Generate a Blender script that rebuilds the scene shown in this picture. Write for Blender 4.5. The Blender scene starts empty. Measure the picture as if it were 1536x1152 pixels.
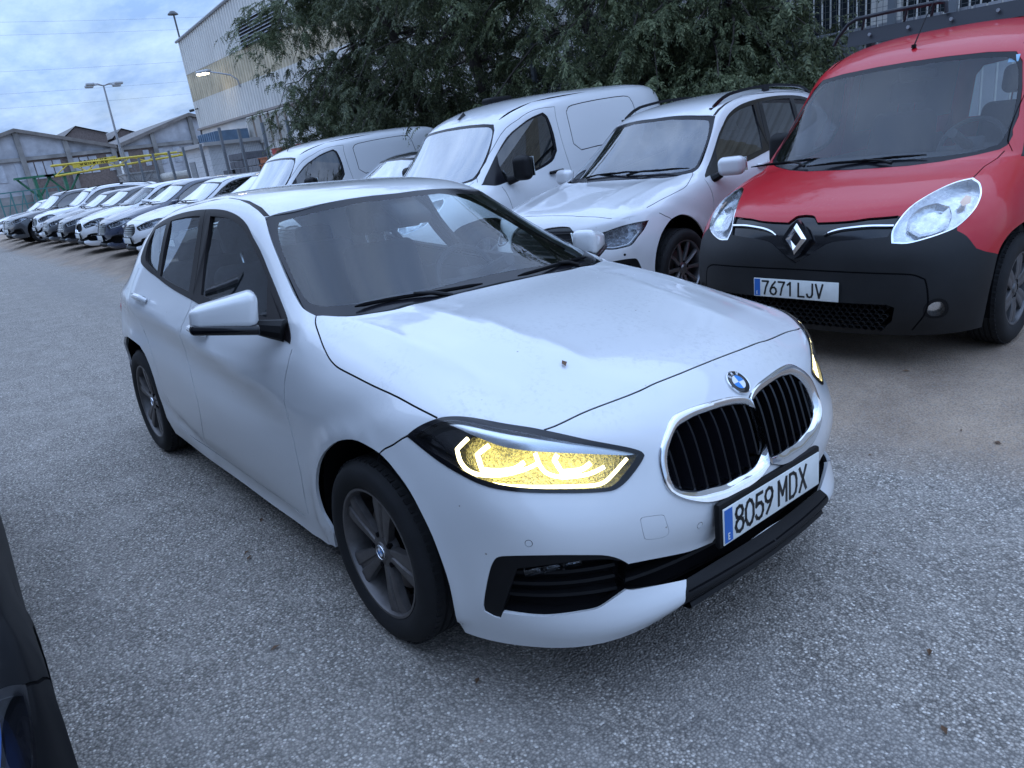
import bpy, bmesh, math, random
import numpy as np
from mathutils import Matrix, Vector
from mathutils.geometry import delaunay_2d_cdt

SC = bpy.context.scene
COL = SC.collection
R_ = math.radians
# ------------------------------------------------------------------ camera
cam = bpy.data.objects.new('camera', bpy.data.cameras.new('camera'))
COL.objects.link(cam); SC.camera = cam
cam.data.sensor_width = 36; cam.data.lens = 1095.785/1536*36
cam.data.clip_start = .05; cam.data.clip_end = 2000
_R = np.array([[.64510868, .75369534, -.12561103], [.16552431, -.29833714, -.93999822], [-.74594671, .58560933, -.31721478]])
_M = np.eye(4); _M[:3, 0] = _R[0]; _M[:3, 1] = -_R[1]; _M[:3, 2] = -_R[2]; _M[:3, 3] = (1.95112, -1.74065, 1.56575)
cam.matrix_world = Matrix(_M.tolist())
# ------------------------------------------------------------------ sky and light (overcast dusk)
world = bpy.data.worlds.new('World'); SC.world = world; world.use_nodes = True
SUN_EL, SUN_AZ = R_(16), R_(200)
def make_world():
    nt = world.node_tree; nt.nodes.clear(); N = nt.nodes.new; L = nt.links.new
    out = N('ShaderNodeOutputWorld'); bg = N('ShaderNodeBackground')
    sky = N('ShaderNodeTexSky'); sky.sky_type = 'NISHITA'; sky.sun_disc = False
    sky.sun_elevation = SUN_EL; sky.sun_rotation = SUN_AZ; sky.air_density = 1.3; sky.dust_density = 1.0; sky.ozone_density = 2.5
    tc = N('ShaderNodeTexCoord'); sep = N('ShaderNodeSeparateXYZ'); L(tc.outputs['Generated'], sep.inputs[0])
    # flat cloud layer: direction / height
    add = N('ShaderNodeMath'); add.operation = 'MAXIMUM'; L(sep.outputs[2], add.inputs[0]); add.inputs[1].default_value = .0
    ad2 = N('ShaderNodeMath'); ad2.operation = 'ADD'; L(add.outputs[0], ad2.inputs[0]); ad2.inputs[1].default_value = .16
    dv = N('ShaderNodeVectorMath'); dv.operation = 'DIVIDE'; L(tc.outputs['Generated'], dv.inputs[0])
    cmb = N('ShaderNodeCombineXYZ')
    for i in range(3): L(ad2.outputs[0], cmb.inputs[i])
    L(cmb.outputs[0], dv.inputs[1])
    n1 = N('ShaderNodeTexNoise'); n1.inputs['Scale'].default_value = 1.6; n1.inputs['Detail'].default_value = 7; n1.inputs['Roughness'].default_value = .56; n1.inputs['Distortion'].default_value = .3
    mp = N('ShaderNodeMapping'); mp.inputs['Scale'].default_value = (.8, 1.5, .5); mp.inputs['Rotation'].default_value = (0, 0, .5)
    L(dv.outputs[0], mp.inputs[0]); L(mp.outputs[0], n1.inputs['Vector'])
    rp = N('ShaderNodeValToRGB'); rp.color_ramp.elements[0].position = .36; rp.color_ramp.elements[0].color = (0, 0, 0, 1)
    rp.color_ramp.elements[1].position = .66; rp.color_ramp.elements[1].color = (1, 1, 1, 1); L(n1.outputs['Fac'], rp.inputs[0])
    n2 = N('ShaderNodeTexNoise'); n2.inputs['Scale'].default_value = 2.6; n2.inputs['Detail'].default_value = 8; n2.inputs['Roughness'].default_value = .62; L(mp.outputs[0], n2.inputs['Vector'])
    cr2 = N('ShaderNodeMapRange'); cr2.inputs['From Min'].default_value = .34; cr2.inputs['From Max'].default_value = .66; L(n2.outputs['Fac'], cr2.inputs['Value'])
    cc = N('ShaderNodeMix'); cc.data_type = 'RGBA'; L(cr2.outputs[0], cc.inputs['Factor'])
    cc.inputs['A'].default_value = (CLOUD_D[0], CLOUD_D[1], CLOUD_D[2], 1); cc.inputs['B'].default_value = (CLOUD_L[0], CLOUD_L[1], CLOUD_L[2], 1)
    mx = N('ShaderNodeMix'); mx.data_type = 'RGBA'
    mul = N('ShaderNodeMath'); mul.operation = 'MULTIPLY_ADD'; L(rp.outputs[0], mul.inputs[0]); mul.inputs[1].default_value = .30; mul.inputs[2].default_value = .66
    L(mul.outputs[0], mx.inputs['Factor']); L(sky.outputs[0], mx.inputs['A']); L(cc.outputs['Result'], mx.inputs['B'])
    # overcast sky: the dome brightens steadily from horizon to zenith
    gr = N('ShaderNodeMath'); gr.operation = 'MULTIPLY_ADD'; L(add.outputs[0], gr.inputs[0]); gr.inputs[1].default_value = 1.0; gr.inputs[2].default_value = .44
    gm = N('ShaderNodeVectorMath'); gm.operation = 'SCALE'; L(mx.outputs['Result'], gm.inputs[0]); L(gr.outputs[0], gm.inputs['Scale'])
    L(gm.outputs[0], bg.inputs[0]); bg.inputs[1].default_value = SKY_STRENGTH
    L(bg.outputs[0], out.inputs[0])
CLOUD_D = (2.6, 4.3, 8.0); CLOUD_L = (5.2, 7.2, 11.0); SKY_STRENGTH = .15
make_world()
sun = bpy.data.objects.new('sun', bpy.data.lights.new('sun', 'SUN')); COL.objects.link(sun)
sun.data.energy = .5; sun.data.angle = R_(150); sun.data.color = (1, .93, .86)
sun.rotation_euler = (R_(90)-R_(50), 0, R_(200))
SC.view_settings.view_transform = 'Standard'; SC.view_settings.look = 'None'
SC.view_settings.exposure = 0.6; SC.view_settings.gamma = 1; SC.view_settings.use_curve_mapping = False
SC.render.engine = 'CYCLES'; SC.cycles.max_bounces = 8; SC.cycles.transparent_max_bounces = 16
SC.cycles.glossy_bounces = 3; SC.cycles.diffuse_bounces = 3; SC.cycles.use_denoising = True
try: SC.cycles.denoiser = 'OPENIMAGEDENOISE'
except Exception: pass
# ---------------------------------------------------------------- surface maths
def spl(P, n, crease=()):
    """natural cubic splines (C2, chord length) through P (k,m,3) along axis 0, n steps per segment, broken at creases"""
    P = np.asarray(P, float); cr = sorted(c for c in crease if 0 < c < len(P)-1)
    if cr:
        out, a = [], 0
        for b in cr+[len(P)-1]: q = spl(P[a:b+1], n); out.append(q[:-1]); a = b
        return np.concatenate(out+[P[-1:]])
    k = len(P); F = P.reshape(k, -1, 3); m = F.shape[1]
    h = np.maximum(np.sqrt((np.diff(F, axis=0)**2).sum(-1)), 1e-4)**.85          # (k-1,m)
    sl = np.diff(F, axis=0)/h[..., None]
    if k == 2: T = np.stack([sl[0], sl[0]])
    else:
        A = np.zeros((m, k, k)); B = np.zeros((m, k, 3))
        A[:, 0, 0] = 2; A[:, 0, 1] = 1; B[:, 0] = 3*sl[0]; A[:, -1, -1] = 2; A[:, -1, -2] = 1; B[:, -1] = 3*sl[-1]
        for i in range(1, k-1):
            A[:, i, i-1] = h[i]; A[:, i, i] = 2*(h[i-1]+h[i]); A[:, i, i+1] = h[i-1]; B[:, i] = 3*(h[i][:, None]*sl[i-1]+h[i-1][:, None]*sl[i])
        T = np.linalg.solve(A, B).transpose(1, 0, 2)
    out = []
    for i in range(k-1):
        H = h[i][:, None]
        for q in range(n):
            t = q/n; out.append((2*t**3-3*t**2+1)*F[i]+(t**3-2*t**2+t)*H*T[i]+(-2*t**3+3*t**2)*F[i+1]+(t**3-t**2)*H*T[i+1])
    out.append(F[-1]); return np.array(out).reshape((len(out),)+P.shape[1:])

class Surf:
    """half shell (y >= 0) lofted through rows of control points"""
    def __init__(s, rows, n=8, crow=(), ccol=(), deform=None, smooth=0):
        G = np.array(rows, float)
        s.n = n; s.nr, s.nc = G.shape[:2]
        A = spl(G.transpose(1, 0, 2), n, ccol).transpose(1, 0, 2)
        D = spl(A, n, crow)
        keep = np.zeros(D.shape[:2], bool)
        for c in crow: keep[c*n] = True
        for _ in range(smooth):
            L = D.copy()
            E = np.concatenate([D[:, 1:2]*[1, -1, 1], D], 1)
            L[1:-1, :-1] = (D[:-2, :-1] + D[2:, :-1] + E[1:-1, :-2] + D[1:-1, 1:])/4
            L[keep] = D[keep]
            D = D + (L - D)*.5
        D[:, 0, 1] = 0
        if deform: D = deform(D, s.normals(D))
        s.D = D; s.N = s.normals(D)
    def normals(s, D):
        E = np.concatenate([D[:, 1:2]*[1, -1, 1], D], 1)
        dv = np.empty_like(D); dv[:, :-1] = E[:, 2:] - E[:, :-2]; dv[:, -1] = D[:, -1]-D[:, -2]
        du = np.gradient(D, axis=0)
        N = np.cross(dv, du); N /= np.linalg.norm(N, axis=-1, keepdims=True) + 1e-12
        c = D.mean((0, 1))*[1, 0, 1]
        if ((D - c)*N).sum() < 0: N = -N
        return N
    def at(s, uv, what='D'):
        uv = np.atleast_2d(uv); A = s.D if what == 'D' else s.N
        u = np.clip(uv[:, 0], 0, s.nr-1)*s.n; v = np.clip(uv[:, 1], 0, s.nc-1)*s.n
        i = np.minimum(u.astype(int), A.shape[0]-2); j = np.minimum(v.astype(int), A.shape[1]-2)
        a = (u-i)[:, None]; b = (v-j)[:, None]
        r = A[i, j]*(1-a)*(1-b) + A[i+1, j]*a*(1-b) + A[i, j+1]*(1-a)*b + A[i+1, j+1]*a*b
        if what == 'N': r = r/(np.linalg.norm(r, axis=1, keepdims=True)+1e-12)
        return r
    def tris(s):
        nu, nv = s.D.shape[:2]; I = np.arange(nu*nv).reshape(nu, nv)
        a, b, c, d = I[:-1, :-1].ravel(), I[1:, :-1].ravel(), I[1:, 1:].ravel(), I[:-1, 1:].ravel()
        return np.concatenate([np.c_[a, b, c], np.c_[a, c, d]])
def solve(S, target, ax, uv0, it=25):
    """(u,v) where the two coordinates ax of the surface reach the target values"""
    uv = np.array(uv0, float); e = 1e-3; t = np.asarray(target, float); ax = list(ax)
    for _ in range(it):
        r = S.at(uv)[0][ax]-t
        J = np.c_[(S.at(uv+[e, 0])-S.at(uv-[e, 0]))[0][ax]/(2*e), (S.at(uv+[0, e])-S.at(uv-[0, e]))[0][ax]/(2*e)]
        d = np.linalg.lstsq(J, r, rcond=1e-3)[0]; k = np.abs(d).max()
        uv = uv-d*min(1, .5/(k+1e-9)); uv = np.clip(uv, [0, 0], [S.nr-1, S.nc-1])
    return uv
def nearest(S, target, ax, umin, umax, vmin=0, vmax=99):
    """start guess on the grid then solve"""
    n = S.n; i0, i1 = int(umin*n), int(min(umax, S.nr-1)*n)+1; j0, j1 = int(vmin*n), int(min(vmax, S.nc-1)*n)+1
    A = S.D[i0:i1, j0:j1][..., list(ax)]; d = ((A-np.asarray(target))**2).sum(-1); i, j = np.unravel_index(d.argmin(), d.shape)
    return solve(S, target, ax, ((i+i0)/n, (j+j0)/n))
def polar(X, c, ths, ax=(1, 2)):
    """resample a 3D loop at the angles ths about c in the plane ax"""
    X = np.asarray(X); a = np.arctan2(X[:, ax[1]]-c[1], X[:, ax[0]]-c[0]); o = np.argsort(a); a, X = a[o], X[o]
    a = np.r_[a-2*np.pi, a, a+2*np.pi]; X = np.r_[X, X, X]
    return np.stack([np.interp(ths, a, X[:, q]) for q in range(3)], 1)
# ---------------------------------------------------------------- objects
def link(o, parent=None):
    COL.objects.link(o)
    if parent is not None: o.parent = parent
    return o
def tag(o, label=None, cat=None, group=None, kind=None):
    for k, v in (('label', label), ('category', cat), ('group', group), ('kind', kind)):
        if v: o[k] = v
    return o
def thing(name, label, cat, loc=(0, 0, 0), rot=(0, 0, 0), group=None):
    o = bpy.data.objects.new(name, None); o.empty_display_size = .2; link(o)
    o.location = loc; o.rotation_euler = rot
    return tag(o, label, cat, group)
def node(name, parent):
    o = bpy.data.objects.new(name, None); o.empty_display_size = .1
    return link(o, parent)
def mesh(name, V, F, mat=None, parent=None, smooth=True, N=None, sharp=None):
    """mesh object from arrays; F: (n,3)/(n,4) array or list of lists"""
    me = bpy.data.meshes.new(name)
    V = np.asarray(V, float).reshape(-1, 3)
    if isinstance(F, np.ndarray) and F.ndim == 2:
        n, k = F.shape
        me.vertices.add(len(V)); me.vertices.foreach_set('co', V.ravel())
        me.loops.add(n*k); me.loops.foreach_set('vertex_index', F.astype(np.int32).ravel())
        me.polygons.add(n); me.polygons.foreach_set('loop_start', np.arange(n, dtype=np.int32)*k)
        try: me.polygons.foreach_set('loop_total', np.full(n, k, np.int32))
        except Exception: pass
        me.update(calc_edges=True)
    else:
        me.from_pydata(V.tolist(), [], [list(map(int, f)) for f in F])
    me.validate(clean_customdata=False)
    me.polygons.foreach_set('use_smooth', np.full(len(me.polygons), bool(smooth)))
    if N is not None: me.normals_split_custom_set_from_vertices(np.asarray(N, float).tolist())
    elif sharp is not None and smooth: me.set_sharp_from_angle(angle=R_(sharp))
    if mat is not None: me.materials.append(mat)
    me.update()
    return link(bpy.data.objects.new(name, me), parent)
class MB:
    """collects shapes into one mesh"""
    def __init__(s): s.V = []; s.F = []; s.n = 0
    def add(s, V, F, M=None):
        V = np.asarray(V, float).reshape(-1, 3)
        if M is not None: M = np.array(M); V = V@M[:3, :3].T + M[:3, 3]
        s.V.append(V)
        for f in F: s.F.append([int(i)+s.n for i in f])
        s.n += len(V); return s
    def box(s, c, size, rot=None, M=None):
        x, y, z = np.array(size)/2
        V = np.array([(a*x, b*y, d*z) for a in (-1, 1) for b in (-1, 1) for d in (-1, 1)])
        if rot is not None: V = V@np.array(rot).T
        F = [(0, 1, 3, 2), (4, 6, 7, 5), (0, 4, 5, 1), (2, 3, 7, 6), (0, 2, 6, 4), (1, 5, 7, 3)]
        return s.add(V+np.array(c), F, M)
    def tube(s, P, r, k=8, caps=True, M=None):
        P = np.asarray(P, float); n = len(P); r = np.broadcast_to(np.asarray(r, float), (n,))
        t = np.gradient(P, axis=0); t /= np.linalg.norm(t, axis=1, keepdims=True)+1e-12
        up = np.array([0, 0, 1.]) if abs(t[0][2]) < .9 else np.array([1., 0, 0])
        V = []; a = np.cross(up, t[0]); a /= np.linalg.norm(a)
        for i in range(n):
            a = a - t[i]*(a@t[i]); a /= np.linalg.norm(a)+1e-12; b = np.cross(t[i], a)
            for q in range(k):
                th = 2*math.pi*q/k; V.append(P[i]+r[i]*(a*math.cos(th)+b*math.sin(th)))
        F = [(i*k+q, i*k+(q+1) % k, (i+1)*k+(q+1) % k, (i+1)*k+q) for i in range(n-1) for q in range(k)]
        if caps: F += [tuple(range(k))[::-1], tuple((n-1)*k+q for q in range(k))]
        return s.add(V, F, M)
    def cyl(s, a, b, r, k=16, r2=None, M=None):
        return s.tube([a, b], [r, r if r2 is None else r2], k, True, M)
    def lathe(s, prof, k=32, axis='y', M=None, closed=False):
        """prof: (radius, along) pairs turned round the axis"""
        prof = np.asarray(prof, float); n = len(prof); th = np.arange(k)*2*math.pi/k
        V = np.zeros((n, k, 3)); i = 'xyz'.index(axis); j, l = [q for q in range(3) if q != i]
        V[..., i] = prof[:, 1][:, None]; V[..., j] = prof[:, 0][:, None]*np.cos(th); V[..., l] = prof[:, 0][:, None]*np.sin(th)
        F = [(a*k+q, a*k+(q+1) % k, (a+1)*k+(q+1) % k, (a+1)*k+q) for a in range(n-1) for q in range(k)]
        return s.add(V.reshape(-1, 3), F, M)
    def rbox(s, c, size, r=.03, n=3, rot=None, M=None, fn=None):
        """rounded box"""
        size = np.array(size, float); h = size/2; r = min(r, h.min()*.98); V = []; F = []
        m = 2*n+2
        g = np.concatenate([np.linspace(-1, 0, n+1), np.linspace(0, 1, n+1)])
        for ax in range(3):
            for sg in (-1, 1):
                o = len(V); u, v = [q for q in range(3) if q != ax]
                for a in range(m):
                    for b in range(m):
                        d = np.zeros(3); core = np.zeros(3)
                        d[ax] = sg; d[u] = math.tan(g[a]*math.pi/4); d[v] = math.tan(g[b]*math.pi/4)
                        d /= np.linalg.norm(d)
                        core[ax] = sg*(h[ax]-r); core[u] = (h[u]-r)*(-1 if a <= n else 1); core[v] = (h[v]-r)*(-1 if b <= n else 1)
                        V.append(core+d*r)
                for a in range(m-1):
                    for b in range(m-1):
                        f = (o+a*m+b, o+(a+1)*m+b, o+(a+1)*m+b+1, o+a*m+b+1)
                        if (sg > 0) != (ax == 1): F.append(f)
                        else: F.append(f[::-1])
        V = np.array(V)
        if fn is not None: V = fn(V)
        if rot is not None: V = V@np.array(rot).T
        return s.add(V+np.array(c), F, M)
    def prism(s, poly, h0, h1, axis='z', M=None):
        """extruded polygon; poly in the two other axes (in xyz order)"""
        i = 'xyz'.index(axis); j, l = [q for q in range(3) if q != i]; n = len(poly); V = np.zeros((2*n, 3))
        P = np.asarray(poly, float)
        for q, h in ((0, h0), (n, h1)): V[q:q+n, j] = P[:, 0]; V[q:q+n, l] = P[:, 1]; V[q:q+n, i] = h
        F = [(q, (q+1) % n, n+(q+1) % n, n+q) for q in range(n)] + [tuple(range(n))[::-1], tuple(range(n, 2*n))]
        return s.add(V, F, M)
    def loft(s, loops, closed=True, M=None, cap=False):
        k = len(loops[0]); V = np.concatenate([np.asarray(l, float) for l in loops]); F = []
        for a in range(len(loops)-1):
            for q in range(k if closed else k-1): F.append((a*k+q, a*k+(q+1) % k, (a+1)*k+(q+1) % k, (a+1)*k+q))
        if cap: F += [tuple(range(k))[::-1], tuple((len(loops)-1)*k+q for q in range(k))]
        return s.add(V, F, M)
    def build(s, name, mat=None, parent=None, smooth=True, sharp=35):
        V = np.concatenate(s.V) if s.V else np.zeros((0, 3))
        o = mesh(name, V, s.F, mat, parent, smooth, None, None)
        bm = bmesh.new(); bm.from_mesh(o.data)
        bmesh.ops.remove_doubles(bm, verts=bm.verts, dist=2e-5)
        bmesh.ops.recalc_face_normals(bm, faces=bm.faces)
        bm.to_mesh(o.data); bm.free()
        if smooth: o.data.set_sharp_from_angle(angle=R_(sharp))
        return o
def kids(o): return [c for c in bpy.data.objects if c.parent == o]
def copy_tree(o, parent=None):
    global _KID
    c = o.copy(); link(c)
    if parent is not None: c.parent = parent
    for ch in _KID.get(o.name, []): copy_tree(ch, c)
    return c
_KID = {}
def index_kids():
    _KID.clear()
    for o in bpy.data.objects:
        if o.parent: _KID.setdefault(o.parent.name, []).append(o)
def set_mat(root, old, new):
    """give the copied parts a material of their own (copies mesh data once)"""
    for ch in _KIDS_OF(root):
        if ch.type == 'MESH' and ch.data.materials and ch.data.materials[0] == old:
            key = (ch.data.name, new.name)
            if key not in _MC:
                d = ch.data.copy(); d.materials[0] = new; _MC[key] = d
            ch.data = _MC[key]
_MC = {}
def _KIDS_OF(root): return root.children_recursive

# ---------------------------------------------------------------- materials
_MAT = {}
def mat(name, color, rough=.5, metal=0, spec=.5, coat=0, emis=None, estr=0, noise=None, bump=None, alpha=None):
    """principled material; noise=(scale, amount, detail) varies colour and roughness; bump=(scale, strength, distance)"""
    if name in _MAT: return _MAT[name]
    m = bpy.data.materials.new(name); m.use_nodes = True; nt = m.node_tree; b = nt.nodes['Principled BSDF']
    b.inputs['Base Color'].default_value = (*color, 1); b.inputs['Roughness'].default_value = rough; b.inputs['Metallic'].default_value = metal
    b.inputs['Specular IOR Level'].default_value = spec; b.inputs['Coat Weight'].default_value = coat; b.inputs['Coat Roughness'].default_value = .06
    if emis: b.inputs['Emission Color'].default_value = (*emis, 1); b.inputs['Emission Strength'].default_value = estr
    N = nt.nodes.new; L = nt.links.new
    tc = N('ShaderNodeTexCoord')
    if noise:
        n = N('ShaderNodeTexNoise'); n.inputs['Scale'].default_value = noise[0]; n.inputs['Detail'].default_value = noise[2] if len(noise) > 2 else 4
        n.inputs['Roughness'].default_value = .6
        L(tc.outputs['Object'], n.inputs['Vector'])
        mx = N('ShaderNodeMix'); mx.data_type = 'RGBA'
        a = noise[1]
        mx.inputs['A'].default_value = (*[max(0, c*(1-a)) for c in color], 1); mx.inputs['B'].default_value = (*[min(1, c*(1+a)) for c in color], 1)
        st = N('ShaderNodeMapRange'); st.inputs['From Min'].default_value = .3; st.inputs['From Max'].default_value = .7; L(n.outputs['Fac'], st.inputs['Value'])
        L(st.outputs[0], mx.inputs['Factor']); L(mx.outputs['Result'], b.inputs['Base Color'])
        mr = N('ShaderNodeMapRange'); mr.inputs['To Min'].default_value = max(0, rough-.12*min(1, a*3)); mr.inputs['To Max'].default_value = min(1, rough+.12*min(1, a*3)); L(n.outputs['Fac'], mr.inputs['Value']); L(mr.outputs[0], b.inputs['Roughness'])
    if bump:
        n2 = N('ShaderNodeTexNoise'); n2.inputs['Scale'].default_value = bump[0]; n2.inputs['Detail'].default_value = 3; L(tc.outputs['Object'], n2.inputs['Vector'])
        bp = N('ShaderNodeBump'); bp.inputs['Strength'].default_value = bump[1]; bp.inputs['Distance'].default_value = bump[2]; L(n2.outputs['Fac'], bp.inputs['Height']); L(bp.outputs[0], b.inputs['Normal'])
    _MAT[name] = m; return m
def paint(name, color, coat=1.0, dust=.25, metal=0, rough=.32):
    """car paint: clear coat over colour, with dried water spots and dust on faces that look up"""
    if name in _MAT: return _MAT[name]
    m = mat(name, color, rough, metal, .5*coat, coat); nt = m.node_tree; b = nt.nodes['Principled BSDF']; N = nt.nodes.new; L = nt.links.new
    tc = nt.nodes['Texture Coordinate']
    geo = N('ShaderNodeNewGeometry'); sep = N('ShaderNodeSeparateXYZ'); L(geo.outputs['Normal'], sep.inputs[0])
    up = N('ShaderNodeMapRange'); up.inputs['From Min'].default_value = .45; up.inputs['From Max'].default_value = .95; L(sep.outputs[2], up.inputs['Value'])
    n1 = N('ShaderNodeTexNoise'); n1.inputs['Scale'].default_value = 55; n1.inputs['Detail'].default_value = 5; n1.inputs['Roughness'].default_value = .7; L(tc.outputs['Object'], n1.inputs['Vector'])
    n2 = N('ShaderNodeTexNoise'); n2.inputs['Scale'].default_value = 3.2; n2.inputs['Detail'].default_value = 5; n2.inputs['Distortion'].default_value = .8; L(tc.outputs['Object'], n2.inputs['Vector'])
    m1 = N('ShaderNodeMapRange'); m1.inputs['From Min'].default_value = .5; m1.inputs['From Max'].default_value = .68; L(n1.outputs['Fac'], m1.inputs['Value'])
    m2 = N('ShaderNodeMapRange'); m2.inputs['From Min'].default_value = .42; m2.inputs['From Max'].default_value = .62; L(n2.outputs['Fac'], m2.inputs['Value'])
    k = N('ShaderNodeMath'); k.operation = 'MULTIPLY'; L(m1.outputs[0], k.inputs[0]); L(m2.outputs[0], k.inputs[1])
    k2 = N('ShaderNodeMath'); k2.operation = 'MULTIPLY'; L(k.outputs[0], k2.inputs[0]); L(up.outputs[0], k2.inputs[1])
    mx = N('ShaderNodeMix'); mx.data_type = 'RGBA'; mx.inputs['A'].default_value = (*color, 1)
    g = sum(color)/3; d = (.52, .50, .46) if g < .5 else tuple(c*.70 for c in color)
    mx.inputs['B'].default_value = (*d, 1)
    f = N('ShaderNodeMath'); f.operation = 'MULTIPLY'; L(k2.outputs[0], f.inputs[0]); f.inputs[1].default_value = dust; L(f.outputs[0], mx.inputs['Factor'])
    # dark specks of dirt thrown up on the flanks
    v = N('ShaderNodeTexVoronoi'); v.inputs['Scale'].default_value = 26; L(tc.outputs['Object'], v.inputs['Vector'])
    sp = N('ShaderNodeMapRange'); sp.inputs['From Min'].default_value = .10; sp.inputs['From Max'].default_value = .05; L(v.outputs['Distance'], sp.inputs['Value'])
    n3 = N('ShaderNodeTexNoise'); n3.inputs['Scale'].default_value = 9; L(tc.outputs['Object'], n3.inputs['Vector'])
    s3 = N('ShaderNodeMapRange'); s3.inputs['From Min'].default_value = .60; s3.inputs['From Max'].default_value = .70; L(n3.outputs['Fac'], s3.inputs['Value'])
    s4 = N('ShaderNodeMath'); s4.operation = 'MULTIPLY'; L(sp.outputs[0], s4.inputs[0]); L(s3.outputs[0], s4.inputs[1])
    s5 = N('ShaderNodeMath'); s5.operation = 'MULTIPLY'; L(s4.outputs[0], s5.inputs[0]); s5.inputs[1].default_value = min(1, dust*1.6)
    mx2 = N('ShaderNodeMix'); mx2.data_type = 'RGBA'; L(mx.outputs['Result'], mx2.inputs['A']); mx2.inputs['B'].default_value = (.16, .13, .10, 1); L(s5.outputs[0], mx2.inputs['Factor'])
    L(mx2.outputs['Result'], b.inputs['Base Color'])
    cr = N('ShaderNodeMapRange'); cr.inputs['To Min'].default_value = .05; cr.inputs['To Max'].default_value = .34; L(k2.outputs[0], cr.inputs['Value']); L(cr.outputs[0], b.inputs['Coat Roughness'])
    return m
def glass(name, tint=(.5, .55, .56), dark=.35, rough=.0, k_=1.45, add=.02):
    """thin window glass: clear share tinted, the rest a fresnel mirror with a film of dust"""
    if name in _MAT: return _MAT[name]
    m = bpy.data.materials.new(name); m.use_nodes = True; nt = m.node_tree; nt.nodes.clear(); N = nt.nodes.new; L = nt.links.new
    out = N('ShaderNodeOutputMaterial'); tr = N('ShaderNodeBsdfTransparent'); tr.inputs[0].default_value = (*tint, 1)
    gl = N('ShaderNodeBsdfGlossy'); gl.inputs['Roughness'].default_value = rough; gl.inputs[0].default_value = (.95, .97, 1, 1)
    fr = N('ShaderNodeFresnel'); ge = N('ShaderNodeNewGeometry'); io = N('ShaderNodeMapRange'); io.inputs['To Min'].default_value = 1.52; io.inputs['To Max'].default_value = 1/1.52; L(ge.outputs['Backfacing'], io.inputs['Value']); L(io.outputs[0], fr.inputs[0])
    mr = N('ShaderNodeMapRange'); mr.inputs['To Min'].default_value = 0; mr.inputs['To Max'].default_value = 1.0; L(fr.outputs[0], mr.inputs['Value'])
    k = N('ShaderNodeMath'); k.operation = 'MULTIPLY_ADD'; L(mr.outputs[0], k.inputs[0]); k.inputs[1].default_value = k_; k.inputs[2].default_value = add; k.use_clamp = True
    mx = N('ShaderNodeMixShader'); L(k.outputs[0], mx.inputs[0]); L(tr.outputs[0], mx.inputs[1]); L(gl.outputs[0], mx.inputs[2])
    df = N('ShaderNodeBsdfDiffuse'); df.inputs[0].default_value = (.45, .48, .5, 1)
    tc = N('ShaderNodeTexCoord'); n = N('ShaderNodeTexNoise'); n.inputs['Scale'].default_value = 3.5; n.inputs['Detail'].default_value = 6; L(tc.outputs['Object'], n.inputs['Vector'])
    q = N('ShaderNodeMapRange'); q.inputs['From Min'].default_value = .3; q.inputs['From Max'].default_value = .75; q.inputs['To Min'].default_value = dark*.3; q.inputs['To Max'].default_value = dark; L(n.outputs['Fac'], q.inputs['Value'])
    m2 = N('ShaderNodeMixShader'); L(q.outputs[0], m2.inputs[0]); L(mx.outputs[0], m2.inputs[1]); L(df.outputs[0], m2.inputs[2])
    L(m2.outputs[0], out.inputs[0]); _MAT[name] = m; return m

# ---------------------------------------------------------------- cutting panels out of a body shell
def uvc(S, pts, n=4, closed=True, corner=38):
    """smooth traced (u,v) points, keeping real corners"""
    P = np.array(pts, float); X = S.at(P); k = len(P); out = []
    def turn(i):
        if not closed and i in (0, k-1): return 180
        a = X[i]-X[i-1]; b = X[(i+1) % k]-X[i]; c = a@b/(np.linalg.norm(a)*np.linalg.norm(b)+1e-12)
        return math.degrees(math.acos(max(-1, min(1, c))))
    cor = [turn(i) > corner for i in range(k)]
    def tg(i, side):
        if cor[i]: 
            j = (i+1) % k if side > 0 else i-1
            if not closed and (j < 0 or j >= k or (side > 0 and i == k-1)): return np.zeros(2)
            return (P[j]-P[i])*side
        return (P[(i+1) % k]-P[i-1])/2
    for i in range(k if closed else k-1):
        a, b = P[i], P[(i+1) % k]; t0 = tg(i, 1); t1 = tg((i+1) % k, -1)
        d = np.linalg.norm(b-a); 
        for t_ in (t0, t1):
            q = np.linalg.norm(t_); 
            if q > d*1.2: t_ *= d*1.2/q
        for q in range(n):
            t = q/n; out.append((2*t**3-3*t**2+1)*a+(t**3-2*t**2+t)*t0+(-2*t**3+3*t**2)*b+(t**3-t**2)*t1)
    if not closed: out.append(P[-1])
    return np.array(out)
def strip(S, line, w):
    """polygon of constant width w (metres) along an open (u,v) polyline"""
    P = np.asarray(line, float); e = 1e-3
    du = (S.at(P+[e, 0])-S.at(P-[e, 0]))/(2*e); dv = (S.at(P+[0, e])-S.at(P-[0, e]))/(2*e)
    X = S.at(P); t = np.gradient(X, axis=0); Nn = S.at(P, 'N'); s = np.cross(Nn, t); s /= np.linalg.norm(s, axis=1, keepdims=True)+1e-9
    d = []
    for i in range(len(P)):
        J = np.c_[du[i], dv[i]]; d.append(np.linalg.lstsq(J, s[i]*w/2, rcond=1e-4)[0])
    d = np.array(d); return np.concatenate([P+d, (P-d)[::-1]])
def ring(S, c, r, n=20):
    """circle of radius r metres round (u,v)=c on the surface"""
    th = np.arange(n)*2*math.pi/n; e = 1e-3; c = np.asarray(c, float)
    du = (S.at(c+[e, 0])-S.at(c-[e, 0]))[0]/(2*e); dv = (S.at(c+[0, e])-S.at(c-[0, e]))[0]/(2*e)
    Nn = S.at(c, 'N')[0]; a = du/np.linalg.norm(du); b = np.cross(Nn, a); J = np.c_[du, dv]
    return np.array([c+np.linalg.lstsq(J, r*(a*math.cos(t)+b*math.sin(t)), rcond=1e-4)[0] for t in th])
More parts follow.
